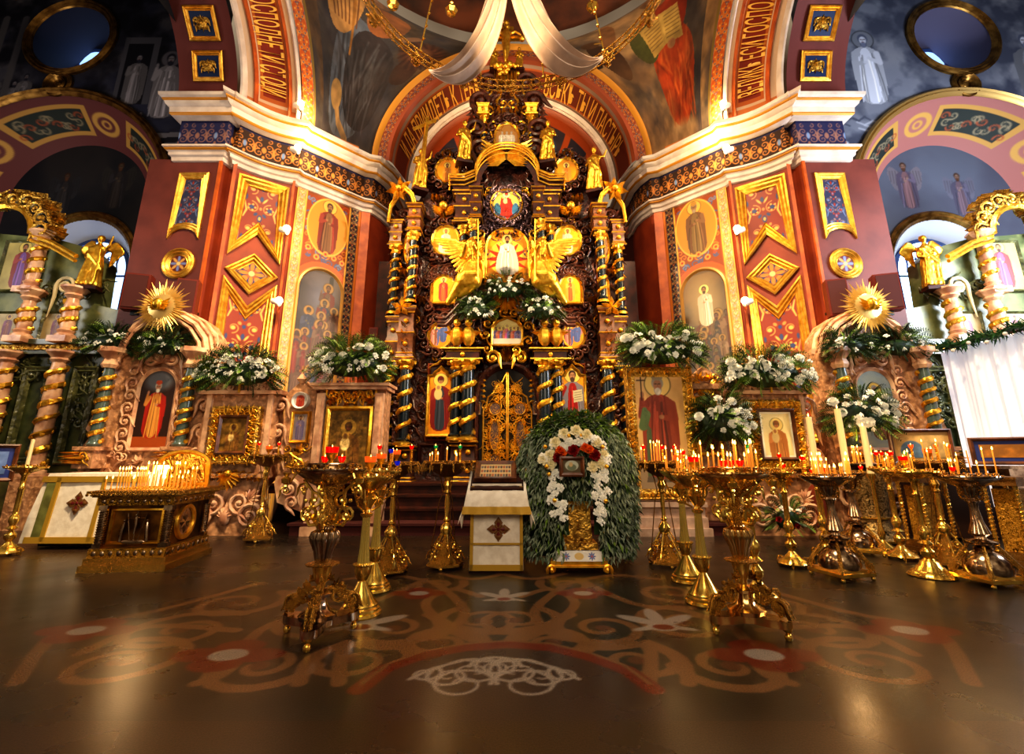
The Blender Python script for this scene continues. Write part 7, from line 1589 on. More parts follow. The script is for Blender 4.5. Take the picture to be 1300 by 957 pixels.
def tripod(par, H, r, seed=0, m=brass_relief, tall=True):
    n = 6; mb = MB(); mb.lathe([(.20, .03), (.215, .035), (.215, .06), (.18, .065), (.15, .10), (.1, .14)], seg=6, rot0=.3); mb.build('hexagonal_base', m, par, world=False)
    for k in range(3):
        f = rad(.3 + k * 2 * PI / 3); mb = MB(); mb.ball(f(.19, .02, 0), .024, 8, 6); mb.build('ball_foot', brass, par, world=False)
    mb = MB()
    for k in range(6):
        f = rad(.3 + k * PI / 3 + .5); mb.scroll(f, .16, .14, .09, .4, 1, .009, 0, 1.4, 5, 12); mb.scroll(f, .10, .25, .08, 2, -1, .009, 0, 1.3, 5, 12); mb.tube([f(.19, .08, 0), f(.17, .2, 0), f(.1, .3, 0), f(.05, .38, 0)], .008, 5)
        for j in range(4): mb.ball(f(.18 - .02 * j, .09 + .05 * j, .03), .014, 5, 4)
    mb.build('openwork_bell', brass, par, world=False)
    lath(par, 'inner_bell', [(.09, .12), (.08, .2), (.05, .28), (.03, .34)], m)
    lath(par, 'stem', [(.03, .33), (.06, .37), (.07, .42), (.05, .46), (.025, .49), (.04, .51), (.025, .53), (.02, .56), (.028, .7), (.02, H - .35), (.045, H - .33), (.03, H - .3), (.05, H - .25), (.03, H - .2), (.08, H - .08)], brass, lobes=6, amp=.08)
    for k in range(3):
        f = rad(.9 + k * 2 * PI / 3); mb = MB(); mb.tube([f(.185, .08, 0), f(.09, H - .42, 0), f(.05, H - .34, 0), f(.09, H - .15, 0), f(.16, H - .06, 0)], .0065, 5); mb.scroll(f, .19, .12, .05, 0, 1, .006, 0, 1.2, 5, 8); mb.build('brace_rod', bronze, par, world=False)
    plate(par, r, H, bronze, brass_relief, 12, .11, 12, fringe=True)
def pyramid(par, H, r, m=brass):
    mb = MB(); M45 = PI / 4
    mb.lathe([(.29, .04), (.30, .045), (.30, .075), (.26, .08), (.25, .1)], seg=4, rot0=M45); mb.build('square_base', m, par, world=False)
    lath(par, 'dome', [(.19, .1), (.2, .15), (.18, .22), (.13, .28), (.07, .31), (.08, .33), (.05, .35)], silver)
    for k in range(4):
        f = rad(M45 + k * PI / 2); mb = MB(); mb.tube([f(.27, .09, 0), f(.25, .16, 0), f(.18, .26, 0), f(.11, .36, 0)], [.026, .024, .02, .012], 6); mb.scroll(f, .25, .13, .07, 0, 1, .012, 0, 1.3, 5, 10); mb.build('corner_scroll', brass_relief, par, world=False)
        mb = MB(); mb.ball(f(.27, .02, 0), .022, 8, 6); mb.build('ball_foot', brass, par, world=False)
    lath(par, 'stem', [(.06, .35), (.12, .38), (.13, .40), (.05, .42), (.045, .44), (.085, .47), (.07, .52), (.05, .58), (.035, .7), (.04, .76), (.06, .78), (.05, .8), (.04, H - .22), (.07, H - .18), (.1, H - .08)], silver, lobes=10, amp=.12, seg=60)
    for k in range(4):
        f = rad(k * PI / 2); mb = MB(); mb.tube([f(.04, .8, 0), f(.11, .8, 0), f(.13, .86, 0), f(.12, H - .1, 0)], .009, 6); mb.scroll(f, .1, .86, .08, 0, -1, .008, 0, 1.3, 5, 10); mb.ball(f(.14, .95 if H > 1 else H - .1, 0), .022, 6, 5); mb.build('scroll_arm', brass_relief, par, world=False)
    plate(par, r, H, silver, brass_relief, 16, .09, 16)
def slim(par, H, r, m=brass, cone=False):
    if cone: lath(par, 'cone_base', [(.20, 0), (.21, .012), (.2, .03), (.16, .06), (.14, .07), (.12, .1), (.1, .11), (.08, .15), (.06, .16), (.03, .2)], m, lobes=20, amp=.03, seg=80)
    else:
        lath(par, 'round_base', [(.15, .03), (.16, .04), (.14, .07), (.09, .1), (.05, .14), (.03, .17)], m, lobes=8, amp=.12)
        for k in range(3): f = rad(k * 2 * PI / 3); mb = MB(); mb.scroll(f, .14, .06, .08, 0, 1, .012, 0, 1.3, 5, 10); mb.ball(f(.15, .02, 0), .02, 6, 5); mb.build('claw_foot', brass_relief, par, world=False)
    lath(par, 'stem', [(.03, .17), (.06, .21), (.062, .25), (.03, .29), (.022, .31), (.07, .33), (.03, .36), (.055, .42), (.05, .47), (.028, .5), (.03, .55), (.03, .8), (.04, .82), (.028, .84), (.03, H - .12), (.06, H - .08)], m, lobes=6, amp=.08)
    plate(par, r, H, m, None, 0, .06, 8)
def basket(par, H, r):
    net = mat('pierced brass', (.80, .66, .42), .3, .8, rgb2=(.06, .05, .03), bump=('carve', 26, 1.0, .012))
    lath(par, 'pierced_body', [(.30, .03), (.31, .05), (.28, .09), (.21, .2), (.18, .32), (.2, .34), (.2, .42), (.22, .6), (.26, .8), (.29, .95), (.3, H - .1)], net, seg=40)
    lath(par, 'waist_ring', [(.2, .335), (.215, .34), (.215, .36), (.2, .365)], brass); lath(par, 'foot_ring', [(.31, .02), (.33, .03), (.33, .05), (.31, .06)], brass)
    for k in range(4): f = rad(.5 + k * PI / 2); mb = MB(); mb.ball(f(.3, .015, 0), .022, 6, 5); mb.build('ball_foot', brass, par, world=False)
    lath(par, 'rosette', [(0, 0), (.05, .01), (.03, .02), (.055, .03), (0, .04)], brass_relief, c=(0, -.3, H - .22), mat=Matrix.Rotation(PI / 2, 4, 'X'), lobes=5, amp=.3)
    plate(par, r, H, silver, brass_relief, 0, .07, 18)
CAND = {}
def cmesh(h, r, m, key):
    k = (round(h, 2), r, key)
    if k not in CAND:
        mb = MB(); mb.lathe([(r, 0), (r * .97, h * .5), (r * .9, h - .004), (r * .5, h), (0, h)], seg=8 if r < .02 else 16); mb.tube([(0, 0, h), (0, 0, h + .008)], .0015, 4)
        CAND[k] = mb.mesh('candle', m)
    return CAND[k]
mb = MB(); mb.lathe([(0, 0), (.0055, .006), (.0075, .014), (.005, .026), (.002, .036), (0, .042)], seg=8); FLAME = mb.mesh('flame', flame)
def candle(loc, h, group, label, r=.0065, m=wax, lit=True, key='w', fs=1.0, tilt=0):
    o = bpy.data.objects.new('candle', cmesh(h, r, m, key)); COL.objects.link(o); o.location = loc; o.rotation_euler = (tilt, tilt * .6, 0); tag(o, label, 'candle', group)
    if lit: f = link('flame', FLAME, o); f.location = (0, 0, h + .004); f.scale = (fs, fs, fs)
    return o
LM = {}
def lamp_mesh(col, kind):
    if (col, kind) in LM: return LM[(col, kind)]
    g = {'red': glass_red, 'green': glass_green, 'blue': glass_blue, 'amber': mat('amber glass', (.9, .35, .12), .1, 0, trans=.5, emit=(.95, .35, .1, .8))}[col]
    a = MB(); b = MB()
    if kind == 'spiral':
        H = .15; n = 60; a.tube([(.012 * math.cos(t), .012 * math.sin(t), H * i / n) for i, t in enumerate([7 * 2 * PI * k / n for k in range(n + 1)])], .0062, 5); a.lathe([(.022, 0), (.02, .01), (.01, .012), (.01, H), (.018, H + .004)], seg=10); b.lathe([(.014, H), (.024, H + .02), (.027, H + .045), (.024, H + .045), (.012, H + .01), (0, H + .008)], seg=14)
    elif kind == 'goblet':
        H = .1; a.lathe([(.035, 0), (.03, .01), (.012, .02), (.012, .04), (.03, .06), (.042, .085), (.045, H)], seg=18, lobes=8, amp=.08); b.lathe([(.03, H - .01), (.045, H), (.05, H + .045), (.045, H + .045), (.03, H), (0, H)], seg=18)
    else:
        H = .03; a.lathe([(.025, 0), (.022, .01), (.012, .015), (.018, H)], seg=12); b.lathe([(.014, H), (.026, H + .02), (.03, H + .045), (.026, H + .045), (.012, H + .01), (0, H + .008)], seg=14)
    LM[(col, kind)] = (a.mesh('holder', gold_hot), b.mesh('glass_cup', g)); return LM[(col, kind)]
def lamp(loc, col, kind, label, group, s=1.0):
    a, b = lamp_mesh(col, kind); o = bpy.data.objects.new('votive_lamp', a); COL.objects.link(o); o.location = loc; o.scale = (s, s, s); tag(o, label, 'votive lamp', group); link('glass_cup', b, o)
    if col != 'blue': f = link('flame', FLAME, o); f.location = (0, 0, {'spiral': .17, 'goblet': .12, 'cup': .05}[kind])
    return o
def stand(kind, x, y, H, r, label, cands=0, lamps=(), seed=0, rot=0.0, desc='', hr=(.12, .2), tall=(), **kw):
    par = empty('candle_stand', (x, y, 0), label, 'candle stand')
    {'ornate': lambda: ornate(par, H, r, rot, **kw), 'fluted': lambda: fluted(par, H, r), 'tripod': lambda: tripod(par, H, r, seed), 'pyramid': lambda: pyramid(par, H, r), 'slim': lambda: slim(par, H, r), 'cone': lambda: slim(par, H, r, brass, True), 'basket': lambda: basket(par, H, r)}[kind]()
    par.rotation_euler = (0, 0, rot)
    rr = random.Random(seed); used = []
    for i, (lx, ly, col, kd) in enumerate(lamps): used.append((lx * r, ly * r))
    n = 0; t = 0
    while n < cands and t < 4000:
        t += 1; ring = rr.choice((.86, .62, .4, .2)); a = rr.uniform(0, 2 * PI); px_, py_ = ring * r * math.cos(a), ring * r * math.sin(a)
        if any(math.hypot(px_ - u, py_ - v) < (.026 if cands > 14 else .04) for u, v in used): continue
        used.append((px_, py_)); n += 1
        candle((x + px_, y + py_, H + .018), rr.choice((hr[0], (hr[0] + hr[1]) / 2, hr[1], hr[0] * .8)), 'lit candles on the ' + desc, 'thin lit amber candle on the ' + desc, fs=.8 + .2 * rr.random(), tilt=rr.uniform(-.03, .03))
    for lx, ly, col, kd in lamps: lamp((x + lx * r, y + ly * r, H + .015), col, kd, {'spiral': '%s glass cup on a twisted gilt stem on the ', 'goblet': '%s glass oil lamp in a gilt goblet on the ', 'cup': 'low %s glass votive cup on the '}[kd] % col + desc, '%s %s votive lamps on the ' % (col, kd) + desc)
    if cands > 2: light('POINT', (x, y, H + .32), 2.2 + .28 * cands, (1, .6, .25), size=.07)
    return par

stand('ornate', -1.36, 3.68, 1.13, .25, 'large three-legged gilt and silver candle stand nearest the camera at left', 0, [(-.25, .1, 'red', 'cup'), (.0, -.05, 'red', 'goblet'), (.25, .15, 'red', 'cup')], 1, -1.75, 'large left stand')
stand('ornate', 1.70, 3.80, 1.10, .27, 'large three-legged gilt candle stand nearest the camera at right, full of candles', 18, [(-.1, .2, 'red', 'cup'), (.15, .3, 'red', 'cup'), (.0, .55, 'red', 'cup'), (.75, .3, 'green', 'spiral'), (.3, .05, 'red', 'cup')], 2, -1.45, 'large right stand', (.12, .19), mv=mat('warm silver gilt', (.86, .70, .44), .18, 1.0))
stand('fluted', -1.21, 4.17, 1.06, .19, 'polished brass fluted column stand just behind the large left stand', 0, [(0, 0, 'amber', 'goblet')], 3, 0, 'nearer left fluted stand')
stand('fluted', -1.31, 4.88, 1.09, .20, 'second brass fluted column stand in the left row, further back', 0, [(0, 0, 'amber', 'goblet'), (.3, .7, 'blue', 'spiral'), (.75, .3, 'blue', 'cup')], 4, 0, 'further left fluted stand')
stand('tripod', -1.33, 5.55, 1.14, .25, 'tall slender braced stand at the back of the left row', 1, [(-.75, 0, 'red', 'spiral'), (.7, .1, 'red', 'spiral'), (0, .2, 'amber', 'goblet')], 5, .2, 'braced stand closing the left row')
stand('tripod', -3.82, 7.62, 1.24, .27, 'slender braced stand between the two left marble shrines', 1, [(-.6, 0, 'red', 'spiral'), (.6, -.1, 'red', 'spiral'), (0, 0, 'amber', 'goblet')], 6, .5, 'braced stand before the left shrines')
stand('tripod', -.76, 5.83, 1.15, .27, 'slender braced stand left of the draped lectern', 6, [(-.6, .1, 'green', 'spiral'), (.5, .1, 'green', 'spiral')], 7, .1, 'braced stand left of the lectern', (.08, .2))
stand('fluted', 1.66, 4.47, 1.06, .20, 'polished brass fluted column stand just behind the large right stand', 6, [(0, 0, 'red', 'goblet')], 8, 0, 'nearer right fluted stand', (.1, .16))
stand('fluted', 1.78, 5.22, 1.08, .20, 'second brass fluted column stand in the right row, further back', 8, [(0, 0, 'amber', 'goblet'), (.5, .6, 'red', 'spiral')], 9, 0, 'further right fluted stand', (.12, .2))
stand('tripod', 1.80, 5.95, 1.15, .25, 'tall slender braced stand at the back of the right row', 7, [(-.75, 0, 'red', 'spiral'), (.3, .4, 'red', 'spiral'), (.8, 0, 'red', 'spiral')], 10, .2, 'braced stand closing the right row', (.14, .22))
stand('slim', 2.16, 4.55, .95, .13, 'small brass stand with a ball knop behind the large right stand', 0, [(0, 0, 'red', 'cup')], 11, 0, 'small ball knop stand')
stand('slim', 3.24, 5.9, 1.05, .15, 'slim brass stand left of the square based stand', 1, [(0, 0, 'red', 'spiral'), (.5, .5, 'red', 'cup')], 12, 0, 'slim stand beside the bright icon', (.1, .14))
stand('pyramid', 3.44, 5.38, 1.02, .26, 'square based gilt stand crowded with candles before the right marble shrine', 26, [(0, 0, 'red', 'cup'), (-.5, .6, 'red', 'spiral'), (-.8, .2, 'red', 'spiral')], 13, .25, 'square based stand', (.08, .2))
stand('pyramid', 4.55, 6.65, 1.02, .2, 'square openwork based silver stand carrying a tall pale candle', 0, [(.6, -.5, 'red', 'cup')], 14, -.3, 'silver square stand')
stand('slim', 3.95, 6.4, .98, .14, 'small gilt stand behind the square based stand', 3, [(0, .4, 'red', 'cup')], 15, 0, 'small stand behind the square one', (.1, .15))
stand('basket', 5.45, 7.55, 1.13, .34, 'wide pierced brass urn stand with a ring of candles', 24, [(.8, -.5, 'amber', 'cup')], 16, .2, 'pierced urn stand', (.14, .22))
stand('slim', 4.82, 6.3, 1.08, .2, 'slim gilt stand with a tall knopped stem right of the pierced urn', 3, [(-.5, 0, 'red', 'spiral'), (0, .2, 'red', 'spiral'), (.5, 0, 'red', 'spiral')], 17, 0, 'knopped stem stand', (.1, .14))
stand('cone', 4.42, 5.42, 1.07, .27, 'brass stand with a ribbed cone base among the right side stands', 4, [(-.6, .2, 'red', 'spiral'), (0, .3, 'red', 'goblet'), (.35, .6, 'green', 'spiral')], 18, 0, 'cone based stand', (.16, .2))
stand('tripod', 5.05, 5.9, 1.16, .27, 'dark braced stand with a gilt centrepiece at the far right', 5, [(-.7, 0, 'amber', 'spiral'), (.6, .2, 'amber', 'spiral'), (.8, -.2, 'amber', 'spiral'), (0, 0, 'amber', 'goblet')], 19, .3, 'dark braced stand', (.16, .22))
stand('pyramid', 4.74, 5.12, 1.03, .27, 'silvery square based stand nearest the right edge', 8, [(-.4, .1, 'red', 'cup')], 20, .1, 'rightmost square based stand', (.12, .24))
stand('slim', -6.5, 6.55, 1.1, .22, 'gilt candelabrum with a leafy plate at the far left', 0, [], 21, 0, 'far left candelabrum')
candle((-6.5, 6.55, 1.12), .34, None, 'single thick pale candle on the far left candelabrum', .022, wax_pale, False, 'p')
for (x, y, z, h, lab) in ((4.55, 6.65, 1.04, .84, 'tallest thick pale candle, on the silver square stand'), (4.35, 7.0, 1.0, .8, 'thick pale candle left of the tallest one'), (5.12, 7.0, 1.0, .66, 'thick pale candle right of the tallest one')):
    candle((x, y, z), h, None, lab, .045, wax_pale, True, 'p', 1.3)
    if z == 1.0:
        o = empty('candle_stand', (x, y, 0), 'plain brass floor stick under the ' + lab, 'candle stand'); lath(o, 'base', [(.14, 0), (.14, .03), (.06, .08), (.03, .12)], brass); lath(o, 'stem', [(.03, .12), (.05, .2), (.025, .3), (.025, .9), (.06, .96), (.06, 1.0)], brass)
# gilt box stands with four twisted columns at the far right
def box_stand(x, y, s, H, label, rz):
    par = empty('box_stand', (x, y, 0), label, 'stand', None, rz)
    mb = MB(); mb.box((0, 0, .05), (s, s * .8, .06)); mb.box((0, 0, .12), (s * .9, s * .7, .08)); mb.build('base', bronze, par, world=False)
    mb = MB(); mb.box((0, 0, H - .05), (s * .95, s * .75, .07)); mb.box((0, 0, H), (s, s * .8, .03)); mb.build('top', bronze, par, world=False)
    mb = MB(); mb.box((0, 0, H / 2), (s * .6, s * .45, H - .25)); mb.build('inner_panel', gold_fine, par, world=False)
    for a in (-1, 1):
        for b in (-1, 1):
            mb = MB(); n = 40; mb.lathe([(.03, .15), (.022, .18), (.022, H - .12), (.03, H - .08)], (a * s * .4, b * s * .3, 0), 10); mb.tube([(a * s * .4 + .024 * math.cos(t), b * s * .3 + .024 * math.sin(t), .18 + (H - .3) * i / (n * 3)) for i, t in enumerate([2 * PI * k / 8 for k in range(n * 3)])], .008, 4); mb.build('twisted_column', brass, par, world=False)
box_stand(5.55, 6.7, .5, .98, 'gilt box stand on four twisted columns behind the cone based stand', .2)
box_stand(5.95, 5.9, .5, .98, 'gilt box stand at the extreme right edge beside the curtain', .3)
# ---- candle chest at the left
bx = Vector((-4.33, 6.13, 0)); rz = .12
kc = empty('candle_chest', tuple(bx), 'ornate gilt memorial candle chest with corner columns and a tray of candles', 'candle table', None, rz)
def B(*a): mb = MB(); return mb
SX_, SY_ = .76, .92
mb = MB(); mb.box((0, 0, .035), (SX_ + .13, SY_ + .13, .07)); mb.box((0, 0, .105), (SX_ + .08, SY_ + .08, .07)); mb.build('stepped_base', brass_relief, kc, world=False)
mb = MB(); mb.box((0, 0, .185), (SX_ + .04, SY_ + .04, .10)); mb.build('lower_band', gold_fine, kc, world=False)
mb = MB()
for k in range(9):
    for s_ in (-1, 1): mb.ball((-.34 + .085 * k, s_ * (SY_ / 2 + .02), .185), (.025, .01, .03), 8, 4); mb.ball((s_ * (SX_ / 2 + .02), -.44 + .11 * k, .185), (.01, .03, .03), 8, 4)
    for s_ in (-1, 1): mb.ball((-.34 + .085 * k, s_ * (SY_ / 2 + .02), .735), (.025, .01, .022), 8, 4); mb.ball((s_ * (SX_ / 2 + .02), -.44 + .11 * k, .735), (.01, .03, .022), 8, 4)
mb.build('silver_studs', silver, kc, world=False)
mb = MB(); mb.box((0, 0, .46), (SX_ - .14, SY_ - .14, .46)); mb.build('chest_body', mat('dark bronze panel', (.66, .44, .16), .3, .8, rgb2=(.30, .19, .07), nscale=5), kc, world=False)
for a in (-1, 1):
    for b in (-1, 1):
        mb = MB(); n = 120; c0 = (a * (SX_ / 2 - .04), b * (SY_ / 2 - .04)); mb.box((c0[0], c0[1], .26), (.09, .09, .05)); mb.box((c0[0], c0[1], .66), (.09, .09, .05)); mb.lathe([(.044, .28), (.044, .64)], (c0[0], c0[1], 0), 12)
        mb.tube([(c0[0] + .044 * math.cos(t), c0[1] + .044 * math.sin(t), .29 + .34 * i / n) for i, t in enumerate([2 * PI * k / 9 for k in range(n)])], .011, 4); mb.build('corner_column', silver, kc, world=False)
mb = MB(); mb.box((0, 0, .735), (SX_ + .04, SY_ + .04, .09)); mb.build('upper_band', gold_fine, kc, world=False)
mb = MB(); mb.box((0, 0, .80), (SX_ + .12, SY_ + .12, .04)); mb.box((0, 0, .835), (SX_ + .2, SY_ + .2, .03))
for k in range(20): mb.ball((-.47 + .0495 * k, -SY_ / 2 - .1, .81), .018, 6, 4); mb.ball((SX_ / 2 + .1, -.56 + .059 * k, .81), .018, 6, 4)
mb.build('tray_cornice', brass_relief, kc, world=False)
mb = MB()
for i in range(9):
    for j in range(7): mb.lathe([(.012, 0), (.009, .01), (.012, .022)], (-.38 + .095 * i, -.44 + .1 * j, .85), 8)
mb.box((0, -.1, .853), (SX_ + .1, SY_ - .1, .006)); mb.build('candle_tray', brass, kc, world=False)
fp = lambda a, b, d: Vector((a, -(SY_ - .14) / 2 - d, b)); mb = MB(); mb.frame(fp, rect(-.28, .28, .27, .65), [(0, 0), (0, .02), (.02, .03), (.03, 0)])
mb.build('front_frame', gold_hot, kc, world=False)
mb = MB(); mb.tube([fp(0, .3, .02), fp(0, .62, .02)], .008, 5); mb.tube([fp(-.09, .55, .02), fp(.09, .55, .02)], .008, 5); mb.tube([fp(0, .56, .03), fp(.01, .48, .035), fp(0, .38, .03)], [.018, .016, .01], 6); mb.ball(fp(.0, .58, .03), .014, 6, 4)
for s_ in (-1, 1): mb.tube([fp(s_ * .14, .3, .02), fp(s_ * .13, .42, .03), fp(s_ * .12, .5, .02)], [.02, .018, .01], 6); mb.ball(fp(s_ * .12, .52, .02), .014, 6, 4); mb.tube([fp(s_ * .04, .3, .02), fp(s_ * .1, .6, .02)], .004, 4)
mb.ball(fp(0, .29, .02), (.14, .02, .03), 10, 4); mb.build('crucifixion_relief', silver, kc, world=False)
sp_ = lambda a, b, d: Vector(((SX_ - .14) / 2 + d, a, b)); mb = MB(); mb.frame(sp_, [(.2 * math.cos(t), .46 + .19 * math.sin(t)) for t in [2 * PI * k / 32 for k in range(32)]], [(-.02, 0), (-.01, .03), (.03, .03), (.04, .0)]); mb.build('round_frame', gold_hot, kc, world=False)
mb = MB(); mb.prism(sp_, [(.165 * math.cos(t), .46 + .155 * math.sin(t)) for t in [2 * PI * k / 32 for k in range(32)]], 0, .008)
for k in range(4):
    t = k * PI / 2; mb.petal(sp_, 0, .46, .14, .09, t, .008, .03); mb.petal(sp_, 0, .46, .1, .04, t + PI / 4, .008, .02)
mb.build('cross_medallion', silver, kc, world=False)
mb = MB(); bp_ = lambda a, b, d: Vector((a, .40 - d, b)); arcp = [(-.34, .85), (.34, .85), (.34, 1.12)] + [(.34 * math.cos(t), 1.12 + .2 * math.sin(t)) for t in [PI * k / 14 for k in range(15)]] + [(-.34, 1.12)]
mb.prism(bp_, arcp, -.03, 0); bk = mb.build('arched_back_panel', gold_relief, kc, world=False)
mb = MB(); mb.frame(bp_, arcp, [(0, 0), (0, .03), (.03, .04), (.05, .01)]); mb.pbox(bp_, -.012, .012, .9, 1.2, 0, .04); mb.pbox(bp_, -.08, .08, 1.08, 1.105, 0, .04)
for s_ in (-1, 1): mb.lathe([(.03, .88), (.035, .95), (.02, 1.02), (.03, 1.06), (0, 1.09)], (s_ * .17, .34, 0), 10)
mb.build('golgotha_relief', gold_hot, kc, world=False)
MK = wmat(kc); rr = random.Random(4); cnt = 0
for i in range(9):
    for j in range(6):
        if rr.random() < .72:
            p = MK @ Vector((-.38 + .095 * i, -.44 + .1 * j, .872)); h = rr.choice((.1, .15, .2, .26)); cnt += 1
            candle(tuple(p), h, 'lit candles on the memorial chest', 'thin lit amber candle on the gilt candle chest', tilt=rr.uniform(-.07, .07))
light('POINT', tuple(MK @ Vector((0, -.1, 1.25))), 14, (1, .62, .28), size=.12)
pc = empty('card', tuple(MK @ Vector((-.1, .05, .86))), 'white printed card standing among the candles on the chest', 'card', None, .1); mb = MB(); mb.box((0, 0, .14), (.17, .004, .26), mat=Matrix.Translation((0, 0, 0)) @ Matrix.Rotation(-.25, 4, 'X')); mb.build('sheet', paper, pc, world=False)
# ================================================================ FLOWERS
def leafmesh(mb, p, d, L, w, up=None, bend=.2, mi=None):
    d = d.normalized(); s = d.cross(Vector((0, 0, 1)) if abs(d.z) < .95 else Vector((1, 0, 0))).normalized(); s = (s + (up or Vector((0, 0, 0)))).normalized(); n = s.cross(d)
    a = p + d * L * .5 + n * L * bend * .4; V = [p, a + s * w / 2, p + d * L - n * L * bend * .2, a - s * w / 2]
    mb.add(V, [(0, 1, 2), (0, 2, 3)], mi)
def frond(mb, p, d, L, rr, mi, w=.018, n=9):
    d = d.normalized(); s = Vector((rr.uniform(-1, 1), rr.uniform(-1, 1), rr.uniform(-1, 1))).cross(d).normalized(); q_ = p; pts = []
    for k in range(n):
        t = k / n; dd = (d + Vector((0, 0, -.9 * t * t))).normalized(); q_ = q_ + dd * L / n; l = L * .34 * math.sin(PI * (t * .85 + .12))
        for sg in (-1, 1): leafmesh(mb, q_, s * sg + dd * .6, l, w, None, .1, mi)
def rose_mesh(name, m, petals=26, r=.05, open_=1.0, seed=1):
    rr = random.Random(seed); mb = MB()
    for k in range(petals):
        t = k / petals; th = k * 2.399; el = PI / 2 - t * 1.65 * open_; c = Vector((math.cos(th) * math.cos(el), math.sin(th) * math.cos(el), math.sin(el))); b = c * r * .35
        s = c.cross(Vector((0, 0, 1)));  s = s.normalized() if s.length > .01 else Vector((1, 0, 0)); L = r * (.55 + .45 * t); w = r * .75
        tip = b + c * L; V = [b - s * w * .25, b + s * w * .25, tip + s * w * .5 - c * L * .25, tip + Vector((0, 0, r * .1)), tip - s * w * .5 - c * L * .25, b + c * L * .6 - s.cross(c) * r * .1]
        mb.add(V, [(0, 1, 5), (1, 2, 5), (2, 3, 5), (3, 4, 5), (4, 0, 5)])
    mb.ball((0, 0, r * .25), r * .42, 8, 6); return mb.mesh(name, m)
cream_p = mat('cream petal', (.95, .90, .74), .6, emit=(.95, .9, .7, .05))
FM = {'w': rose_mesh('rose', petal_w), 'c': rose_mesh('rose', cream_p, seed=3), 'r': rose_mesh('rose', petal_r), 'o': rose_mesh('rose', petal_o), 'm': rose_mesh('chrysanthemum', petal_w, 60, .06, 1.1)}
mb = MB(); rr0 = random.Random(3)
for k in range(9): v = Vector((rr0.uniform(-1, 1), rr0.uniform(-1, 1), rr0.uniform(-.2, 1))).normalized() * .035; mb.ball(v, (.013, .013, .013), 6, 4); [leafmesh(mb, v, Vector((math.cos(a), math.sin(a), .4)), .022, .016) for a in (0, 1.57, 3.14, 4.7)]
FM['s'] = mb.mesh('small_blossom', petal_w)
mb = MB()
for k in range(6): a = k * PI / 3; leafmesh(mb, Vector((0, 0, 0)), Vector((math.cos(a) * .5, math.sin(a) * .5, -1)), .07, .024)
FM['l'] = mb.mesh('lily', petal_w)
def put(par, kind, p, d=Vector((0, -1, .3)), s=1.0):
    o = link({'w': 'rose', 'c': 'rose', 'r': 'rose', 'o': 'rose', 'm': 'chrysanthemum', 's': 'small_blossom', 'l': 'lily'}[kind], FM[kind], par)
    o.rotation_euler = d.to_track_quat('Z', 'Y').to_euler() if kind != 'l' else (0, 0, 0); o.location = wmat(par).inverted() @ p; o.scale = (s, s, s); return o
def arrangement(px_, py_, Y, w, h, dep, label, n_leaf, flowers, seed, droop=.3, dark=.5, name='flower_arrangement'):
    c = W(px_, py_, Y); par = empty(name, tuple(c), label, 'flowers'); rr = random.Random(seed); mb = MB()
    core = MB(); core.ball(c, (w * .36, dep * .4, h * .3), 14, 8); core.build('moss_core', leaf_d, par)
    for k in range(n_leaf):
        th = rr.uniform(0, 2 * PI); ph = rr.uniform(-.5, 1.2); d = Vector((math.cos(th) * math.cos(ph) * w, math.sin(th) * math.cos(ph) * dep, math.sin(ph) * h)); d = Vector((d.x, d.y if d.y < 0 else d.y * .4, d.z))
        p = c + d * .34; dd = Vector((d.x / w, d.y / dep * .7, d.z / h - droop * rr.random())); frond(mb, p, dd, rr.uniform(.18, .34) * (w ** .3), rr, 0 if rr.random() < dark else 1)
    mb.build('foliage', [leaf_d, leaf_l], par)
    for kind, n in flowers:
        for k in range(n):
            a = rr.uniform(-1, 1); b = rr.uniform(-.45, .85); q2 = 1 - .35 * a * a
            p = c + Vector((a * w * .46, -dep * (.36 + .16 * rr.random()) * q2, b * h * .46 * q2)); d = Vector((a * .6, -1, b * .6 + .25)); put(par, kind, p, d, rr.uniform(.8, 1.25) * (1.0 if kind != 'l' else 1.2))
    return par
arrangement(446, 462, 8.1, 1.4, .78, .5, 'bouquet of white flowers on the tall shrine left of the steps', 300, [('m', 10), ('w', 8), ('s', 26), ('l', 8)], 1, dark=.3)
arrangement(306, 474, 8.1, 1.5, .72, .5, 'bouquet of white flowers on the leftmost framed shrine', 300, [('w', 8), ('m', 5), ('s', 34), ('l', 9)], 2, dark=.6)
arrangement(838, 446, 8.1, 1.55, .78, .55, 'large bouquet of round white flowers on the big saint icon', 330, [('m', 14), ('w', 8), ('s', 26), ('l', 8)], 3, dark=.35)
arrangement(972, 475, 8.05, 1.6, .78, .55, 'dense bright white bouquet on the right framed shrine', 300, [('m', 22), ('w', 16), ('s', 10), ('l', 4)], 4, dark=.5)
arrangement(917, 537, 7.9, .95, 1.0, .5, 'white rose bouquet standing left of the bright icon', 240, [('m', 8), ('w', 12), ('s', 8), ('l', 4)], 5, dark=.6)
arrangement(1092, 528, 7.85, 1.15, .9, .5, 'white lily bouquet before the right niche shrine', 240, [('m', 10), ('w', 12), ('l', 10), ('s', 6)], 6, dark=.6)
arrangement(140, 436, 8.25, .9, .5, .4, 'green fern bunch with few white blossoms at the left niche, outer one', 220, [('s', 8), ('l', 5)], 7, dark=.75)
arrangement(212, 440, 8.2, .85, .5, .4, 'green fern bunch with few white blossoms at the left niche, inner one', 200, [('s', 6), ('l', 5)], 8, dark=.75)
arrangement(1077, 440, 8.1, .75, .5, .4, 'green fern bunch at the right niche, inner one beside the arch', 200, [('s', 7), ('l', 3)], 9, dark=.75)
arrangement(1142, 441, 8.25, .9, .5, .4, 'green fern bunch at the right niche, outer one near the curtain', 220, [('s', 7), ('l', 4)], 10, dark=.75)
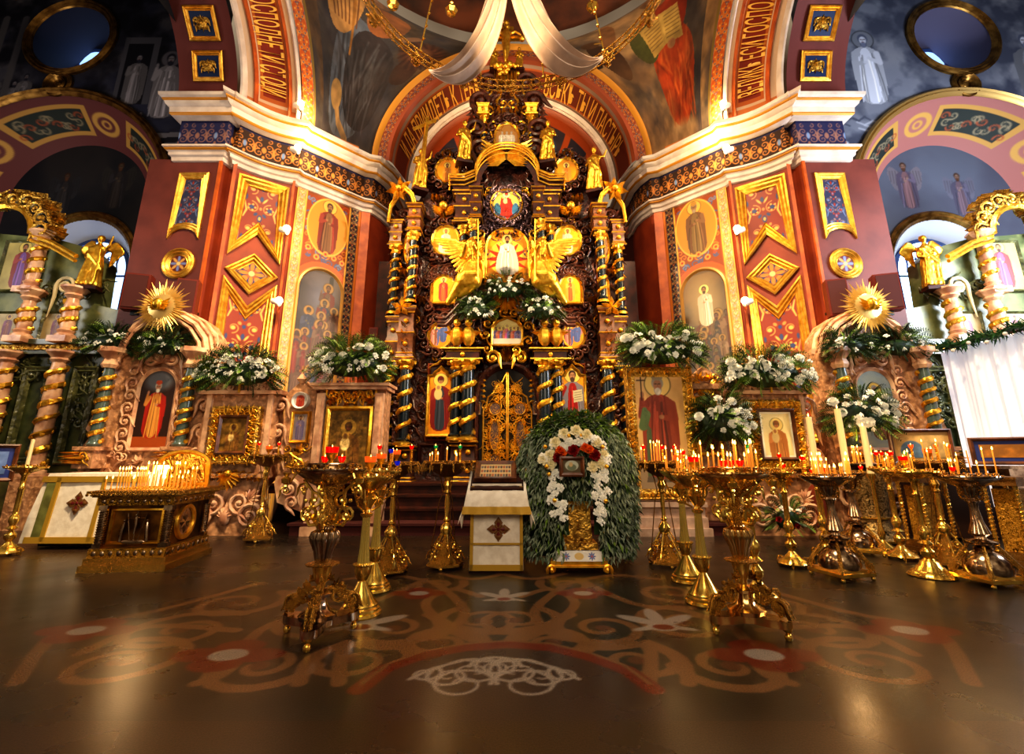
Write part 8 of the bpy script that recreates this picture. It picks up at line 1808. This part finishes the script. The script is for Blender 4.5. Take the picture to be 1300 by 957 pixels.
arrangement(645, 368, 9.95, 1.0, .6, .35, 'small green and white bouquet under the red star icon', 90, [('s', 10), ('l', 6), ('w', 4)], 11, dark=.7)
arrangement(604, 394, 9.9, .75, .7, .35, 'small green bouquet under the left gilded angel', 140, [('w', 5), ('s', 6), ('l', 5)], 12, dark=.7)
arrangement(688, 394, 9.9, .75, .7, .35, 'small green bouquet under the right gilded angel', 140, [('w', 5), ('s', 6), ('l', 5)], 13, dark=.7)
arrangement(1000, 660, 7.75, .5, .5, .3, 'low green bunch with a red flower at the foot of the bright icon shrine', 60, [('r', 2), ('s', 3)], 14, dark=.6)
# garland over the curtain
mb = MB(); rr = random.Random(2); gp_ = [Vector((7.72, 8.4 - .06 * k, 3.14 + .03 * math.sin(k * .6))) for k in range(50)]
for p in gp_:
    for k in range(10): a = rr.uniform(0, 2 * PI); leafmesh(mb, p, Vector((math.cos(a), rr.uniform(-.6, .6), math.sin(a))), rr.uniform(.1, .2), .022)
mb.tube(gp_, .05, 6); g = mb.build('garland', mat('garland green', (.16, .36, .16), .5, rgb2=(.08, .2, .08)), None); tag(g, 'dark green garland along the top of the white curtain', 'garland')
for k in range(9): mbx = MB(); p = gp_[3 + k * 5] + Vector((-.14, 0, -.1)); mbx.ball(p, .032, 8, 6); mbx.build('white_bauble', paper, g)
# ---- floral canopy shrine in the middle
fx, fy = .77, 5.85
fc = empty('floral_canopy', (fx, fy, 0), 'tall arched canopy of grey-green leaves studded with roses around a small icon', 'flowers'); rr = random.Random(9)
Wd, Hd = .66, 1.72
def shell(t, z, k=1.0):      # t -1..1 across the front, z height -> point on the leafy hood
    zc = 1.08; e = math.sqrt(max(0, 1 - max(0, (z - zc) / (Hd - zc)) ** 2)); wd = Wd * e * (1 - .14 * max(0, .5 - z) / .5)
    return Vector((fx + wd * math.sin(t * PI / 2) * k, fy - .36 * math.cos(t * PI / 2) * (.35 + .65 * e) * k + .05, z))
def open_(t, z): x = shell(t, z).x - fx; return (abs(x) < .21 - .06 * z and z < .72)
mb = MB(); n, m = 26, 26; V = [shell(-1 + 2 * i / n, .15 + (Hd - .18) * j / m, .9) for j in range(m + 1) for i in range(n + 1)]; F = []
for j in range(m):
    for i in range(n):
        t = -1 + 2 * (i + .5) / n; z = .15 + (Hd - .18) * (j + .5) / m
        if not open_(t, z): F.append((j * (n + 1) + i, j * (n + 1) + i + 1, (j + 1) * (n + 1) + i + 1, (j + 1) * (n + 1) + i))
mb.add(V, F); mb.build('leaf_backing', leaf_d, fc)
mb = MB()
for k in range(10500):
    t = rr.uniform(-1.25, 1.25); z = rr.uniform(.14, Hd); 
    if rr.random() > .35 + .65 * min(1, z): continue
    if open_(t, z): continue
    p = shell(t, z); x = (p.x - fx) / Wd
    if abs(x) < .42 and .72 < z < 1.42 and rr.random() < .55: continue
    out = Vector((x, -.6 * math.cos(t * PI / 2), .25 if z > 1.4 else 0)).normalized(); d = Vector((x * .45 + rr.uniform(-.75, .75), rr.uniform(-.6, .2) - .25, -1 + (1.5 * max(0, z - 1.35) / .4) + rr.uniform(-.3, .3))); p += out * rr.uniform(-.02, .05)
    r_ = rr.random(); mi = 0 if r_ < .80 else (1 if r_ < .9 else 2)
    if z > 1.46: mi = 2 if rr.random() < .5 else mi
    leafmesh(mb, p, d, rr.uniform(.05, .11), rr.uniform(.016, .032), Vector((rr.uniform(-.6, .6), rr.uniform(-.6, .6), 0)), .25, mi)
mb.build('hanging_leaves', [leaf_g, leaf_d, leaf_l], fc)
def fl_(kind, px_, py_, s, yo=0):
    best = W(px_, py_, fy - .40 + abs(px_ - 731) / 110 * .16 + yo); put(fc, kind, best, Vector(((px_ - 731) / 90, -1, .25)), s)
for a in ((705, 562), (716, 551), (731, 547), (744, 552), (757, 562), (765, 577), (699, 578), (762, 589), (752, 593), (700, 590), (690, 583)): fl_('c', *a, 1.15)
for a in ((722, 560), (726, 563), (733, 561), (737, 563), (742, 561), (714, 566), (719, 568), (768, 599), (754, 603), (705, 600), (712, 604), (715, 597)): fl_('w', *a, .75)
for a in ((711, 572), (714, 576), (742, 568), (748, 571)): fl_('o', *a, .95, -.02)
for a in ((709, 581), (728, 572), (755, 578)): fl_('r', *a, 1.15, -.03)
r2 = random.Random(5)
for k in range(26):
    t = PI * (.02 + .96 * r2.random()); rr_ = r2.uniform(34, 44); fl_('s', 731 + rr_ * math.cos(t), 590 - rr_ * .95 * math.sin(t), r2.uniform(.7, 1.1))
for sd_, pts in ((-1, ((700, 606), (703, 616), (706, 626), (700, 633), (712, 620), (708, 640), (711, 650), (714, 658), (704, 652), (716, 640), (698, 621))), (1, ((758, 610), (764, 600), (768, 608), (757, 618), (761, 624), (765, 632), (755, 630), (762, 642), (758, 650), (766, 652), (761, 660), (770, 622)))):
    for a in pts: fl_('w', a[0], a[1], r2.uniform(.6, .85)); fl_('s', a[0] + r2.uniform(-4, 4), a[1] + r2.uniform(-5, 5), .9)
for a in ((692, 567), (694, 592), (697, 602), (704, 635), (722, 553), (737, 553), (770, 592), (769, 636), (765, 567)):
    p = W(a[0], a[1], fy - .4); mb = MB(); mb.ball(p, .024, 10, 8); mb.build('gold_bauble', gold_hot, fc)
ks = empty('shrine_stand', (fx - .03, fy - .05, 0), 'gilt stand with blue and white enamel base under the floral canopy', 'stand'); X = fx - .04
mb = MB(); mb.box((X, fy - .08, .10), (.62, .42, .05)); mb.box((X, fy - .08, .07), (.66, .46, .02)); mb.build('base_slab', gold_hot, ks)
mb = MB(); V = []; mb.lathe([(.40, .125), (.33, .22)], (X, fy - .08, 0), 4, rot0=PI / 4, mat=Matrix.Diagonal((1, .72, 1, 1))); mb.build('enamel_slope', paper, ks)
c = Cv(.5, .1, .005, (.86, .84, .80))
for sg in (-1, 1): rosette(c, .25 + sg * .14, .05, .045, ((.10, .16, .5), (.2, .3, .6), (.7, .2, .15)))
c.ell(.25, .05, .05, .035, (.8, .65, .3)); c.mesh('enamel_flowers', lambda a, b: (X - .25 + a * (1 - .0), fy - .305 - .012 + b * .42, .125 + b * .95), icon_m, ks)
for a in (-1, 1): mb = MB(); mb.scroll(lambda x, y, d: Vector((X + a * .3 + x, fy - .3 - d, .04 + y)), 0, 0, .09, 0, a, .018, 0, 1.2, 6, 12); mb.ball((X + a * .3, fy - .3, .02), .022, 8, 6); mb.ball((X + a * .28, fy + .1, .03), .03, 8, 6); mb.build('claw_foot', gold_hot, ks)
mb = MB(); mb.box((X, fy - .08, .26), (.44, .3, .07)); mb.box((X, fy - .06, .5), (.34, .24, .5), top=.9); mb.box((X, fy - .08, .9), (.4, .3, .4)); mb.build('gilt_pillar', gold_relief, ks)
si = empty('small_icon', (fx - .02, fy - .40, 1.12), 'small wood framed icon nested among roses in the floral canopy', 'icon'); p = W(727, 592, fy - .42); f4 = Plane((0, fy - .42), (1, fy - .42))
mb = MB(); mb.frame(f4.at, rect(p.x - .15, p.x + .13, p.z - .11, p.z + .11), [(0, -.05), (0, .02), (.02, .03), (.045, .01)]); mb.build('frame', wood_mid, si)
c = Cv(.2, .14, .005, (.35, .3, .2)); c.ell(.1, .08, .075, .055, (.75, .78, .72)); c.ell(.1, .06, .05, .035, (.45, .5, .4)); c.ell(.09, .09, .022, .025, (.8, .7, .5)); c.mesh('icon_panel', planefn(f4, p.x - .11, p.z - .07, .005), icon_m, si)
# ================================================================ CAMERA, WORLD PATCHES, LIGHT
cam = bpy.data.cameras.new('camera'); co = bpy.data.objects.new('camera', cam); COL.objects.link(co)
co.location = (0, 0, EYE); co.rotation_euler = (PI / 2 + PITCH, 0, 0)
cam.sensor_width = 36; cam.lens = 36 * FPX / 1300; cam.shift_y = -(478.5 - 433) / 1300; cam.clip_end = 200; cam.clip_start = .05
sc.camera = co
w = bpy.data.worlds.new('world'); sc.world = w; w.use_nodes = True; nt = w.node_tree; bg = nt.nodes['Background']
tc = nt.nodes.new('ShaderNodeTexCoord'); n = nt.nodes.new('ShaderNodeTexNoise'); n.inputs['Scale'].default_value = 2.5; n.inputs['Detail'].default_value = 3
r = nt.nodes.new('ShaderNodeValToRGB'); r.color_ramp.elements[0].position = .42; r.color_ramp.elements[1].position = .66
r.color_ramp.elements[0].color = (.10, .05, .025, 1); r.color_ramp.elements[1].color = (1.0, .78, .52, 1)  # warm noise patches added as surroundings for the gilding to reflect
nt.links.new(tc.outputs['Generated'], n.inputs['Vector']); nt.links.new(n.outputs['Fac'], r.inputs['Fac']); nt.links.new(r.outputs['Color'], bg.inputs['Color']); bg.inputs['Strength'].default_value = .6
SCR = (1, .80, .50); WARM = (1, .74, .42); WARM2 = (1, .83, .62); DAY = (.80, .88, 1)
for sx in (-1, 1):
    light('SPOT', (sx * 4.3, 7.6, 7.8), 1900, SCR, (-sx * .6, 10.5, 5.6), .12, 70)
    light('SPOT', (sx * 4.0, 7.8, 5.4), 800, SCR, (-sx * .3, 10.5, 3.2), .12, 70)
    light('SPOT', (sx * 4.0, 8.2, 8.9), 320, WARM, (sx * .8, 11.2, 12.2), .15, 95)
    light('POINT', (sx * 4.75, 9.55, 9.25), 45, WARM, size=.1)
    light('POINT', (sx * 4.55, 9.5, 8.3), 50, WARM, size=.1)
    light('POINT', (sx * 4.75, 9.3, 6.0), 22, WARM, size=.08)
    light('SPOT', (sx * 2.2, 3.4, 11.5), 1900, (1, .72, .42), (sx * 5.2, 8.9, 5.0), .3, 60)
    light('SPOT', (sx * 1.5, 4.0, 11.5), 3900, (1, .77, .46), (sx * 3.9, 8.1, 1.5), .15, 44)
    light('SPOT', (sx * 2.5, 4.0, 11.0), 2200, (1, .78, .5), (sx * 7.2, 8.4, 2.2), .2, 42)
light('AREA', (0, 3.6, 12.2), 420, WARM2, (0, 6.2, 0), 3.5)
light('AREA', (0, -1.5, 5.5), 240, (1, .84, .66), (0, 9, 4.5), 4.0)
light('AREA', (11.5, 5.5, 5.0), 900, DAY, (8.0, 9.4, 6.5), 2.5, size_y=3)
light('SPOT', (9.5, 5.2, 9.0), 900, DAY, (8.8, 8.6, 2.0), .4, 75)
light('AREA', (-12.0, 5.5, 5.0), 150, (.95, .9, .85), (-9, 9.6, 8), 2.5)
sc.view_settings.view_transform = 'Standard'
sc.view_settings.exposure = -0.1
sc.view_settings.look = 'Medium High Contrast'
cy = sc.cycles; cy.use_denoising = True; cy.max_bounces = 6; cy.diffuse_bounces = 3; cy.glossy_bounces = 4; cy.transmission_bounces = 4; cy.caustics_reflective = False; cy.caustics_refractive = False; cy.sample_clamp_indirect = 6; cy.sample_clamp_direct = 30; cy.use_adaptive_sampling = True; cy.adaptive_threshold = .02
light('AREA', (0, 11.3, 9.6), 90, WARM, (0, 12.6, 11.0), 1.2)
light('SPOT', (0, 5.5, 7.6), 500, WARM, (0, 11.4, 11.6), .3, 60)
